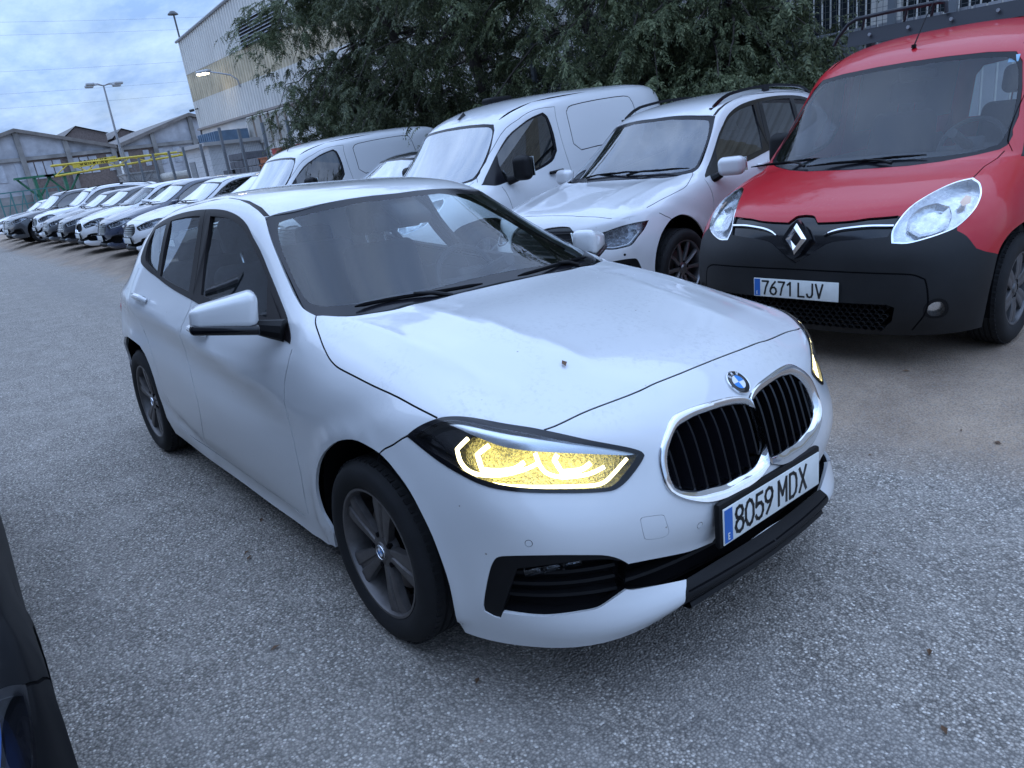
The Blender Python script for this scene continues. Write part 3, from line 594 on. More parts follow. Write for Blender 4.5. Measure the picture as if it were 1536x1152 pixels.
KUV = {
'lamp': [(3.625,1.831), (4.137,1.819), (4.653,1.915), (5.162,2.028), (5.604,2.203), (6.024,2.451), (6.226,2.784), (6.234,3.168), (5.816,3.513), (5.144,3.736), (4.618,3.695), (4.231,3.499), (3.897,3.194), (3.764,2.904), (3.637,2.506), (3.555,2.140)],
'lampL': [(5.386,2.298), (4.414,1.866), (3.616,1.682), (3.535,2.026), (3.567,2.716), (3.847,3.034), (4.351,3.859)],
'lampbowl': [(4.132,2.123), (4.741,2.122), (5.211,2.288), (5.298,2.614), (4.949,2.968), (4.416,3.065), (3.979,2.994), (3.831,2.697), (3.800,2.367)],
'amber': [(5.027,3.191), (5.321,3.298), (5.147,3.483), (4.824,3.504), (4.776,3.300)],
'hoodfront': [(4.724,1.933), (4.877,0.898), (4.862,0.521), (4.844,0.209), (5.109,0.179), (5.170,0.128), (5.180,0.019)],
'hoodfrontR': [(5.180,-0.019), (5.142,0.148), (5.028,0.209), (4.768,0.285), (4.799,0.540), (4.843,0.856), (4.929,1.197), (4.923,1.400), (4.874,1.879)],
'grille_low': [(3.903,1.740), (3.878,1.184), (3.764,0.658), (3.429,0.423), (3.095,0.238), (2.883,0.098), (2.755,-0.069)],
'chrome': [(4.371,1.852), (4.481,1.296), (4.422,0.836), (4.258,0.593), (4.087,0.465), (4.079,0.613), (4.237,0.978), (4.252,1.792)],
'logo': [(3.965,-0.019)],
'bfend': [(3.755,3.206), (3.464,3.486), (2.951,3.811), (2.724,4.162), (2.494,4.735)],
'arch': [(0.817,4.336), (1.455,4.493), (2.494,4.735), (2.933,5.022), (3.490,5.635), (4.106,5.988)],
'fog': [(1.171,2.825)],
'honey': [(1.354,0.700), (1.211,0.524), (0.672,0.282), (0.572,-0.183), (0.526,-1.346)],
'honeyR': [(1.399,1.119), (1.412,1.574), (1.405,1.902), (0.734,1.832), (0.422,1.709), (0.215,1.051)],
'screenL': [(9.221,2.839), (8.022,2.808), (7.710,2.270), (7.638,1.056), (7.613,0.320)],
'screenR': [(7.758,1.226), (7.910,1.998), (8.237,2.883), (8.617,3.034), (9.356,3.138), (10.106,2.955), (10.970,2.645)],
'screenT': [(10.918,1.642), (10.895,0.704), (10.913,-0.031)],
'hoodcut': [(8.385,3.095), (7.360,3.046), (6.468,3.268), (7.086,3.288), (6.241,3.257)],
}
AUV = {
'lamp': [(4.947,2.421), (5.261,2.756), (5.377,3.384), (5.490,4.175), (5.385,4.978), (5.253,5.821), (4.690,5.610), (4.260,5.275), (3.835,4.914), (3.822,4.453), (3.871,3.943), (4.104,3.392), (4.463,2.846)],
'lampin': [(4.870,2.601), (5.292,3.383), (5.311,4.011), (5.236,4.810), (4.618,5.214), (3.965,4.873), (4.032,3.986), (4.479,3.003)],
'screen': [(13.747,-3.230), (13.664,-0.686), (13.682,1.591), (13.948,3.997), (13.126,4.278), (12.336,4.542), (10.602,5.278), (9.786,4.103), (9.582,1.639), (9.641,-0.813), (9.791,-2.813)],
'glass_f': [(10.701,6.426), (12.654,5.143), (14.016,4.894), (14.623,4.720), (15.561,4.571), (15.620,5.270), (15.481,5.907), (13.745,6.103)],
'glass_r': [(15.682,4.565), (16.534,4.462), (17.502,4.236), (17.273,5.007), (16.531,5.781), (15.704,5.832)],
'hoodcut': [(10.602,5.278), (10.037,5.727), (8.764,6.626), (6.242,6.510), (5.584,5.334), (5.529,5.140)],
'arch': [(2.077,6.779), (3.203,7.247), (4.719,7.588), (6.970,7.985), (8.739,8.272), (10.038,8.607)],
'hub': [(2.580,8.889)],
'mirror': [(13.384,5.836)],
'rail': [(14.190,3.726), (15.308,2.954), (16.705,2.047)],
'dfront': [(11.343,6.551), (11.575,7.361), (11.580,7.894)],
}
# ---------------------------------------------------------------- materials shared by the cars
M_TYRE = mat('tyre_rubber', (.012, .012, .013), .78, 0, .3, noise=(14, .35), bump=(90, .15, .003))
M_BLACK = mat('black_plastic', (.005, .005, .006), .55, 0, .22, noise=(20, .2), bump=(420, .12, .001))
M_GLOSS = mat('gloss_black', (.006, .006, .008), .14, 0, .4, .15)
M_SEAM = mat('seam_black', (.004, .004, .005), .9, 0, .1)
M_CHROME = mat('chrome', (.72, .73, .75), .08, 1, noise=(40, .05))
M_SILVER = mat('silver_reflector', (.62, .64, .66), .22, 1)
M_TRIM = mat('window_trim', (.010, .008, .009), .5, 0, .18)
M_FRIT = mat('screen_border', (.010, .010, .013), .2, 0, .25)
M_FABRIC = mat('seat_fabric', (.03, .031, .034), .9, 0, .2, noise=(60, .3), bump=(300, .3, .002))
M_DASH = mat('dashboard_plastic', (.022, .022, .024), .7, 0, .3, bump=(250, .2, .001))
M_LINING = mat('headliner', (.22, .22, .21), .95)
M_DARKCABIN = mat('cabin_trim', (.03, .03, .032), .9)
M_RIMDARK = mat('graphite_alloy', (.105, .098, .097), .40, .55, noise=(25, .2))
M_RIMSILV = mat('silver_alloy', (.42, .43, .45), .32, .9, noise=(25, .12))
M_DISC = mat('brake_steel', (.18, .16, .15), .45, .9)
M_PLATE = mat('plate_white', (.66, .68, .66), .4, 0, .5, noise=(30, .05))
M_PLATEBLUE = mat('plate_blue', (.02, .12, .42), .4)
M_INK = mat('plate_black', (.01, .01, .01), .45)
M_CLEAR = glass('lamp_lens', (.95, .96, .97), .012, 0, .9, .0)
M_SCREEN = glass('windscreen_glass', (.78, .85, .87), .004, 0, .95, .0)
M_SIDEGLASS = glass('door_glass', (.72, .78, .78), .006, 0, 1.1, .0)
M_TINTED = glass('tinted_glass', (.10, .11, .12), .02, 0, 1.6, .04)
M_MIRROR = mat('mirror_glass', (.75, .8, .8), .02, 1)
M_RED = mat('tail_lamp_red', (.45, .015, .02), .15, 0, .5, .5)
M_AMBER = mat('indicator_amber', (.55, .2, .05), .2, 0, .5, .3)

# ---------------------------------------------------------------- lettering of the plates (stroked outlines)
GL = {'0': [[(0, .3), (0, .7), (.12, .93), (.25, 1), (.38, .93), (.5, .7), (.5, .3), (.38, .07), (.25, 0), (.12, .07), (0, .3)]],
 '1': [[(.08, .8), (.3, 1), (.3, 0)]],
 '5': [[(.46, 1), (.08, 1), (.04, .55), (.2, .63), (.36, .6), (.48, .45), (.48, .22), (.38, .05), (.22, 0), (.08, .05), (0, .18)]],
 '6': [[(.42, 1), (.2, .75), (.03, .45), (0, .25), (.08, .07), (.25, 0), (.42, .07), (.5, .25), (.46, .45), (.32, .56), (.15, .53), (.04, .4)]],
 '7': [[(0, 1), (.5, 1), (.3, .55), (.18, 0)]],
 '8': [[(.25, .53), (.08, .62), (.03, .78), (.1, .95), (.25, 1), (.4, .95), (.47, .78), (.42, .62), (.25, .53), (.06, .43), (0, .25), (.08, .06), (.25, 0), (.42, .06), (.5, .25), (.44, .43), (.25, .53)]],
 '9': [[(.08, 0), (.3, .25), (.47, .55), (.5, .75), (.42, .93), (.25, 1), (.08, .93), (0, .75), (.04, .55), (.18, .44), (.35, .47), (.46, .6)]],
 'M': [[(0, 0), (0, 1), (.28, .35), (.56, 1), (.56, 0)]], 'D': [[(0, 0), (0, 1), (.25, 1), (.43, .88), (.5, .65), (.5, .35), (.43, .12), (.25, 0), (0, 0)]],
 'X': [[(0, 0), (.5, 1)], [(0, 1), (.5, 0)]], 'L': [[(0, 1), (0, 0), (.45, 0)]], 'J': [[(.42, 1), (.42, .22), (.34, .05), (.2, 0), (.06, .05), (0, .22)]],
 'V': [[(0, 1), (.26, 0), (.52, 1)]], 'E': [[(.4, 1), (0, 1), (0, 0), (.4, 0)], [(0, .5), (.34, .5)]],
 'B': [[(0, 0), (0, 1), (.3, 1), (.44, .88), (.44, .64), (.3, .53), (0, .53)], [(.3, .53), (.48, .4), (.48, .14), (.32, 0), (0, 0)]],
 'W': [[(0, 1), (.14, 0), (.3, .7), (.46, 0), (.6, 1)]],
 'S': [[(.45, .82), (.38, .96), (.22, 1), (.06, .93), (.02, .75), (.1, .6), (.38, .44), (.47, .28), (.42, .08), (.25, 0), (.08, .04), (0, .18)]],
 'C': [[(.46, .8), (.36, .96), (.22, 1), (.06, .9), (0, .6), (0, .4), (.06, .1), (.22, 0), (.36, .04), (.46, .2)]],
 'H': [[(0, 0), (0, 1)], [(.46, 0), (.46, 1)], [(0, .5), (.46, .5)]], 'I': [[(.05, 0), (.05, 1)]], 'N': [[(0, 0), (0, 1), (.48, 0), (.48, 1)]], 'G': [[(.46, .8), (.36, .96), (.22, 1), (.06, .9), (0, .6), (0, .4), (.06, .1), (.22, 0), (.38, .04), (.46, .2), (.46, .45), (.28, .45)]]}
def stroke(mb, text, h, pen, y0, z0, gaps, adv=.0, thick=.0012, xs=1.0):
    """raised strokes in the y-z plane facing +x; reading direction is +y"""
    y = y0
    for ch, g in zip(text, gaps):
        if ch in GL:
            for L in GL[ch]:
                P = np.array(L)*[h*xs, h]+[y, z0]
                for a, b in zip(P[:-1], P[1:]):
                    d = (b-a)/(np.linalg.norm(b-a)+1e-9); n = np.array([-d[1], d[0]])*pen/2; e = d*pen*.35
                    q = [a-e+n, b+e+n, b+e-n, a-e-n]
                    mb.add([(thick, *p) for p in q]+[(0, *p) for p in q], [(3, 2, 1, 0), (0, 1, 5, 4), (1, 2, 6, 5), (2, 3, 7, 6), (3, 0, 4, 7)])
        y += g
def plate(parent, loc, rot, text, frame=True):
    """Spanish plate 520 x 110 mm facing +x; read from the front so +y runs to the viewer's right"""
    r = node('number_plate', parent); r.location = loc; r.rotation_euler = rot
    m = MB().rbox((0, 0, 0), (.004, .52, .11), .0019, 1); m.build('plate_sheet', M_PLATE, r)
    MB().box((.0024, -.2365, 0), (.001, .038, .100)).build('country_band', M_PLATEBLUE, r, False)
    s = MB(); w = .0475
    g = [.0505]*4+[.022]+[.0625, .0565, .05]
    if text.endswith('LJV'): g = [.0515]*4+[.022]+[.052, .052, .05]
    stroke(s, text, .077, .0105, -.203, -.0385, g); o = s.build('characters', M_INK, r, False); o.location.x = .0021
    e = MB(); stroke(e, 'E', .017, .003, -.2405, -.041, [.02]); o = e.build('country_letter', M_PLATE, r, False); o.location.x = .0031
    if frame: MB().rbox((-.012, 0, .004), (.02, .545, .136), .008, 1).build('plate_holder', M_BLACK, r)
    return r
def roundel(parent, loc, rot, r=.041, name='emblem'):
    e = node(name, parent); e.location = loc; e.rotation_euler = rot
    MB().lathe([(0, -.004), (r, -.004), (r, .002), (r*.965, .0035), (r*.94, .0025), (r*.94, 0)], 40, 'x').build('emblem_rim', M_CHROME, e)
    MB().lathe([(r*.94, .002), (r*.62, .0028), (r*.6, .0034), (r*.57, .003)], 40, 'x').build('emblem_ring', M_GLOSS, e)
    for k, (nm, mm) in enumerate((('blue', mat('emblem_blue', (.03, .22, .60), .2, 0, .5, .5)), ('white', mat('emblem_white', (.7, .72, .75), .25, 0, .5, .5)))):
        m = MB()
        for q in (0, 1):
            a0 = math.pi/2*k+math.pi*q; P = [(.0032, 0, 0)]+[(.0032, r*.58*math.cos(a0+t*math.pi/16), r*.58*math.sin(a0+t*math.pi/16)) for t in range(9)]
            m.add(P, [(0, i, i+1) for i in range(1, 9)])
        m.build('quarter_'+nm, mm, e, False)
    s = MB()
    for ch, a in (('B', 128), ('M', 90), ('W', 52)):
        t = R_(a); q = MB(); stroke(q, ch, r*.24, r*.055, -r*.12*(.5 if ch == 'B' else 1), -r*.12, [0], thick=.0008)
        ph = t-math.pi/2; c, s_ = math.cos(ph), math.sin(ph)
        M = np.array([[1, 0, 0, .0030], [0, c, -s_, r*.78*math.cos(t)], [0, s_, c, r*.78*math.sin(t)], [0, 0, 0, 1]])
        for V, F in [(np.concatenate(q.V), q.F)]: s.add(V, F, M)
    s.build('emblem_letters', mat('emblem_white', (1, 1, 1)), e, False)
    return e

# ---------------------------------------------------------------- wheels
def make_wheel(name='wheel', R=.316, rim=.2205, w=.205, style='five', rm=None, logo=False, bolts=True):
    """wheel about the y axis, outer face towards -y; returns an Empty with tyre, rim, disc"""
    rm = rm or M_RIMDARK
    o = bpy.data.objects.new(name, None); o.empty_display_size = .1; link(o)
    h = w/2; s = R-rim
    prof = [(rim-.012, -h+.03), (rim, -h+.012), (rim+.006, -h+.006), (rim+s*.35, -h-.004), (rim+s*.62, -h-.003), (rim+s*.80, -h+.006), (R-.014, -h+.016), (R-.006, -h+.027)]
    tw = h-.030
    for c in (-.62, -.2, .2, .62):
        y = c*tw; prof += [(R-.001, y-.012), (R, y-.006), (R-.008, y-.0045), (R-.008, y+.0045), (R, y+.006), (R-.001, y+.012)]
    prof += [(R-.006, h-.027), (R-.014, h-.016), (rim+s*.8, h-.006), (rim+s*.4, h+.003), (rim, h-.012), (rim-.012, h-.03)]
    m = MB().lathe(prof, 56, 'y')
    # shoulder blocks
    for k in range(64):
        a = 2*math.pi*k/64; c, s_ = math.cos(a), math.sin(a)
        for yy in (-tw+.004, tw-.004):
            M = np.array([[c, 0, s_, 0], [0, 1, 0, yy], [-s_, 0, c, 0], [0, 0, 0, 1]])
            m.box((R-.0085, 0, 0), (.014, .020, .018), M=M)
    m.build('tyre', M_TYRE, o, True, 40)
    g = MB()
    yo = -h+.012
    g.lathe([(rim+.003, yo+.002), (rim+.001, yo-.005), (rim-.007, yo-.004), (rim-.012, yo+.006), (rim-.016, yo+.03), (rim-.03, yo+.08), (rim-.03, h-.02)], 56, 'y')
    n = {'five': 5, 'five_double': 5, 'ten': 10, 'cover': 6, 'multi': 7}[style]
    for k in range(n):
        a = 2*math.pi*(k+.25)/n
        if style == 'five': st = [(.04, .026, .018), (.075, .031, .014), (.125, .041, .008), (.175, .052, .004), (rim-.010, .060, .006)]
        elif style == 'ten': st = [(.05, .016, .02), (.10, .014, .012), (.16, .014, .006), (rim-.010, .016, .006)]
        elif style == 'cover': st = [(.05, .034, .012), (.10, .042, .004), (.15, .046, .004), (rim-.010, .052, .008)]
        elif style == 'multi': st = [(.05, .022, .02), (.10, .024, .012), (.16, .028, .006), (rim-.010, .034, .006)]
        else: st = [(.04, .03, .02), (.09, .03, .012), (.15, .034, .006), (rim-.010, .042, .006)]
        loops = []
        for r, hw, dy in st:
            y = yo+dy; gr = .007 if style in ('five', 'five_double') else .003
            sec = [(-hw, y+.026), (-hw*.96, y+.004), (-hw*.8, y), (-hw*.22, y+.001), (-hw*.1, y+gr), (hw*.1, y+gr), (hw*.22, y+.001), (hw*.8, y), (hw*.96, y+.004), (hw, y+.026)]
            c, s_ = math.cos(a), math.sin(a)
            loops.append([(c*r-s_*t, yy, s_*r+c*t) for t, yy in sec])
        g.loft(loops, False)
    g.lathe([(.0, yo+.012), (.030, yo+.012), (.033, yo+.016), (.052, yo+.018), (.062, yo+.026), (.066, yo+.05)], 40, 'y')
    g.build('rim', rm, o, True, 38)
    for k in range(5 if bolts else 0):
        a = 2*math.pi*(k+.75)/5; MB().cyl((.056*math.cos(a), yo+.014, .056*math.sin(a)), (.056*math.cos(a), yo+.03, .056*math.sin(a)), .0085, 10).build('wheel_bolt', M_SEAM, o)
    MB().lathe([(.07, yo+.07), (.15, yo+.07), (.15, yo+.09), (.07, yo+.09)], 40, 'y').build('brake_disc', M_DISC, o)
    MB().lathe([(0, yo+.095), (rim-.02, yo+.095)], 40, 'y').build('wheel_well_plate', M_SEAM, o)
    if logo:
        e = roundel(o, (0, yo+.0105, 0), (0, 0, -math.pi/2), .026, 'hub_emblem'); 
    else: MB().lathe([(0, yo+.008), (.024, yo+.009), (.028, yo+.013)], 24, 'y').build('hub_cap', rm, o)
    return o
def put_wheels(proto, parent, x0, x1, y, R, spin=(.3, .9, .1, .6)):
    """one wheel at each corner; the first use moves the prototype itself"""
    i = 0
    for x in (x0, x1):
        for sg in (-1, 1):
            w = proto if i == 0 else copy_tree(proto)
            w.parent = parent; w.location = (x, sg*y, R)
            w.rotation_euler = (0, spin[i], 0) if sg < 0 else (0, spin[i], math.pi)
            if i == 0: index_kids()
            i += 1
def seat(parent, x, y, z=.34, hgt=.62, m=None, posts=True):
    m = m or M_FABRIC
    s = node('seat', parent); s.location = (x, y, z)
    MB().rbox((.02, 0, 0), (.50, .50, .18), .06, 3).build('seat_cushion', m, s)
    t = R_(-18); rot = np.array([[math.cos(t), 0, math.sin(t)], [0, 1, 0], [-math.sin(t), 0, math.cos(t)]])
    def shp(V): V = V.copy(); V[:, 1] *= 1-.18*np.clip(V[:, 2]/hgt+.1, 0, 1); return V
    MB().rbox((-.30, 0, .06+hgt/2), (.15, .50, hgt), .06, 3, rot, fn=shp).build('seat_backrest', m, s)
    MB().rbox((-.44, 0, hgt+.19), (.10, .27, .19), .05, 3, rot).build('headrest', m, s)
    if posts:
        b = MB()
        for q in (-.06, .06): b.cyl((-.38, q, hgt+.02), (-.425, q, hgt+.15), .006, 8)
        b.build('headrest_posts', M_CHROME, s)
    return s
def steering(parent, loc, r=.185):
    n = node('steering_wheel', parent); n.location = loc; n.rotation_euler = (0, R_(-24), 0)
    th = np.linspace(0, 2*math.pi, 37); m = MB().tube(np.c_[0*th, r*np.cos(th), r*np.sin(th)], .016, 8, False)
    m.build('wheel_ring', M_DASH, n)
    MB().rbox((.03, 0, 0), (.05, .16, .13), .02, 2).box((.03, 0, 0), (.02, .34, .03)).box((.03, 0, -.09), (.02, .03, .17)).cyl((.02, 0, 0), (.35, 0, -.02), .03, 10).build('wheel_boss', M_DASH, n)
def wiper(parent, P0, P1, P2, m=None, lift=.0):
    """arm from pivot P0 to P1, blade centred on P1 along P2"""
    P0, P1, d = np.array(P0, float), np.array(P1, float), np.array(P2, float)
    a = MB().tube([P0, (P0*.6+P1*.4)+[0, 0, .012], P1+[0, 0, .008]], [.010, .007, .005], 8)
    w = a.build('wiper', M_BLACK, parent)
    MB().tube([P1-d*.5, P1-d*.25+[0, 0, .004], P1, P1+d*.25+[0, 0, .004], P1+d*.5], [.004, .009, .010, .009, .004], 6).build('wiper_blade', M_SEAM, w)
# ---------------------------------------------------------------- ground: lane with crossfall, gutter, parking bays
def gz(x, y):
    y = np.asarray(y, float); x = np.asarray(x, float)
    lane = -.0471*np.clip(y, -7, 1.2)
    t = np.clip((y-1.25)/1.2, 0, 1); t = t*t*(3-2*t)
    bay = .085+.012*np.clip(y-2.6, 0, 6)
    far = np.clip((-x-6)/20, 0, 1)*.06
    return lane*(1-t)+bay*t+far
def build_ground():
    xs = np.concatenate([np.linspace(-600, -60, 10), np.linspace(-50, -10, 21), np.linspace(-8, 8, 41), np.linspace(10, 50, 12), np.linspace(80, 600, 8)])
    ys = np.concatenate([np.linspace(-600, -20, 10), np.linspace(-16, -4, 9), np.linspace(-3, 4, 57), np.linspace(5, 16, 9), np.linspace(24, 600, 12)])
    X, Y = np.meshgrid(xs, ys, indexing='ij'); Z = gz(X, Y); nx, ny = X.shape; I = np.arange(nx*ny).reshape(nx, ny)
    F = np.c_[I[:-1, :-1].ravel(), I[1:, :-1].ravel(), I[1:, 1:].ravel(), I[:-1, 1:].ravel()]
    m = bpy.data.materials.new('worn_asphalt'); m.use_nodes = True; nt = m.node_tree; N = nt.nodes.new; L = nt.links.new; b = nt.nodes['Principled BSDF']
    tc = N('ShaderNodeTexCoord'); pos = tc.outputs['Object']
    def noise(sc, det=4, ro=.6, dist=0):
        n = N('ShaderNodeTexNoise'); n.inputs['Scale'].default_value = sc; n.inputs['Detail'].default_value = det; n.inputs['Roughness'].default_value = ro; n.inputs['Distortion'].default_value = dist; L(pos, n.inputs['Vector']); return n.outputs['Fac']
    def rng(s, a, b_, c=0, d=1):
        r = N('ShaderNodeMapRange'); r.inputs['From Min'].default_value = a; r.inputs['From Max'].default_value = b_; r.inputs['To Min'].default_value = c; r.inputs['To Max'].default_value = d; L(s, r.inputs['Value']); return r.outputs[0]
    def mix(f, a, c):
        x = N('ShaderNodeMix'); x.data_type = 'RGBA'
        for s, k in ((f, 'Factor'), (a, 'A'), (c, 'B')):
            if isinstance(s, tuple): x.inputs[k].default_value = (*s, 1)
            elif isinstance(s, (int, float)): x.inputs[k].default_value = s
            else: L(s, x.inputs[k])
        return x.outputs['Result']
    def math_(op, a, c):
        x = N('ShaderNodeMath'); x.operation = op; x.use_clamp = True
        for i, s in enumerate((a, c)):
            if isinstance(s, (int, float)): x.inputs[i].default_value = s
            else: L(s, x.inputs[i])
        return x.outputs[0]
    # aggregate: stones of three tones in dark binder
    v = N('ShaderNodeTexVoronoi'); v.inputs['Scale'].default_value = 120; v.inputs['Randomness'].default_value = 1; L(pos, v.inputs['Vector'])
    sepc = N('ShaderNodeSeparateColor'); L(v.outputs['Color'], sepc.inputs[0])
    stone = N('ShaderNodeValToRGB'); e = stone.color_ramp.elements; e[0].position = 0; e[0].color = (.135, .122, .108, 1); e[1].position = 1; e[1].color = (.80, .74, .66, 1)
    for p, c in ((.30, (.27, .245, .215, 1)), (.62, (.36, .328, .288, 1)), (.80, (.42, .37, .32, 1)), (.93, (.54, .495, .44, 1))):
        q = e.new(p); q.color = c
    L(sepc.outputs[0], stone.inputs[0])
    edge = rng(v.outputs['Distance'], .35, .75)
    col = mix(math_('MULTIPLY', edge, .75), stone.outputs[0], (.068, .061, .054))
    big = noise(.55, 5, .6, .5); col = mix(rng(big, .35, .7, 0, .30), col, (.22, .20, .175))
    mid = noise(4.5, 6, .65); col = mix(rng(mid, .45, .75, 0, .28), col, (.48, .44, .39))
    # tyre-polished darker track and brown leaf dirt
    lf = N('ShaderNodeTexVoronoi'); lf.inputs['Scale'].default_value = 13; L(pos, lf.inputs['Vector'])
    lfm = math_('MULTIPLY', rng(lf.outputs['Distance'], .12, .07), rng(noise(2.2, 2), .54, .62)); col = mix(math_('MULTIPLY', lfm, .7), col, (.12, .08, .06))
    # worn tracks along the lane, old cracks and oil marks
    mpx = N('ShaderNodeMapping'); mpx.inputs['Scale'].default_value = (.06, 1.0, 1); L(pos, mpx.inputs[0])
    tr_ = N('ShaderNodeTexNoise'); tr_.inputs['Scale'].default_value = 1.1; tr_.inputs['Detail'].default_value = 3; L(mpx.outputs[0], tr_.inputs['Vector'])
    col = mix(rng(tr_.outputs['Fac'], .52, .66, 0, .30), col, (.19, .18, .172))
    wv_ = N('ShaderNodeVectorMath'); wv_.operation = 'ADD'; nz_ = N('ShaderNodeTexNoise'); nz_.inputs['Scale'].default_value = 1.6; nz_.inputs['Detail'].default_value = 5; L(pos, nz_.inputs['Vector'])
    L(pos, wv_.inputs[0]); L(nz_.outputs['Color'], wv_.inputs[1])
    ck = N('ShaderNodeTexVoronoi'); ck.feature = 'DISTANCE_TO_EDGE'; ck.inputs['Scale'].default_value = .42; L(wv_.outputs[0], ck.inputs['Vector'])
    ckm = math_('MULTIPLY', rng(ck.outputs['Distance'], .006, .002), rng(noise(.5, 3), .48, .58)); col = mix(math_('MULTIPLY', ckm, .12), col, (.10, .095, .09))
    oil = N('ShaderNodeTexVoronoi'); oil.inputs['Scale'].default_value = .75; L(wv_.outputs[0], oil.inputs['Vector'])
    oim = math_('MULTIPLY', rng(oil.outputs['Distance'], .20, .05), rng(noise(3.5, 4), .42, .62)); col = mix(math_('MULTIPLY', oim, .38), col, (.10, .095, .09))
    # bays: sandy dirt over old asphalt past the gutter line
    sep = N('ShaderNodeSeparateXYZ'); L(pos, sep.inputs[0])
    wob = math_('MULTIPLY', noise(1.1, 4), .9)
    yy = N('ShaderNodeMath'); yy.operation = 'ADD'; L(sep.outputs[1], yy.inputs[0]); L(wob, yy.inputs[1])
    bay = rng(yy.outputs[0], 1.65, 2.1)
    sand = mix(rng(noise(1.7, 6, .7), .35, .65), (.23, .165, .118), (.42, .315, .225)); sand = mix(math_('MULTIPLY', edge, .35), sand, (.06, .055, .05))
    sand = mix(rng(sepc.outputs[1], .72, .95, 0, .5), sand, (.30, .27, .24))
    col = mix(math_('MULTIPLY', bay, .88), col, sand)
    L(col, b.inputs['Base Color']); b.inputs['Roughness'].default_value = .82; b.inputs['Specular IOR Level'].default_value = .35
    bp = N('ShaderNodeBump'); bp.inputs['Strength'].default_value = .9; bp.inputs['Distance'].default_value = .006
    hh = N('ShaderNodeMath'); hh.operation = 'SUBTRACT'; L(noise(40, 4), hh.inputs[0]); L(v.outputs['Distance'], hh.inputs[1]); L(hh.outputs[0], bp.inputs['Height']); L(bp.outputs[0], b.inputs['Normal'])
    g = mesh('ground', np.stack([X, Y, Z], -1).reshape(-1, 3), F, m, None, True); tag(g, kind='structure')
build_ground()

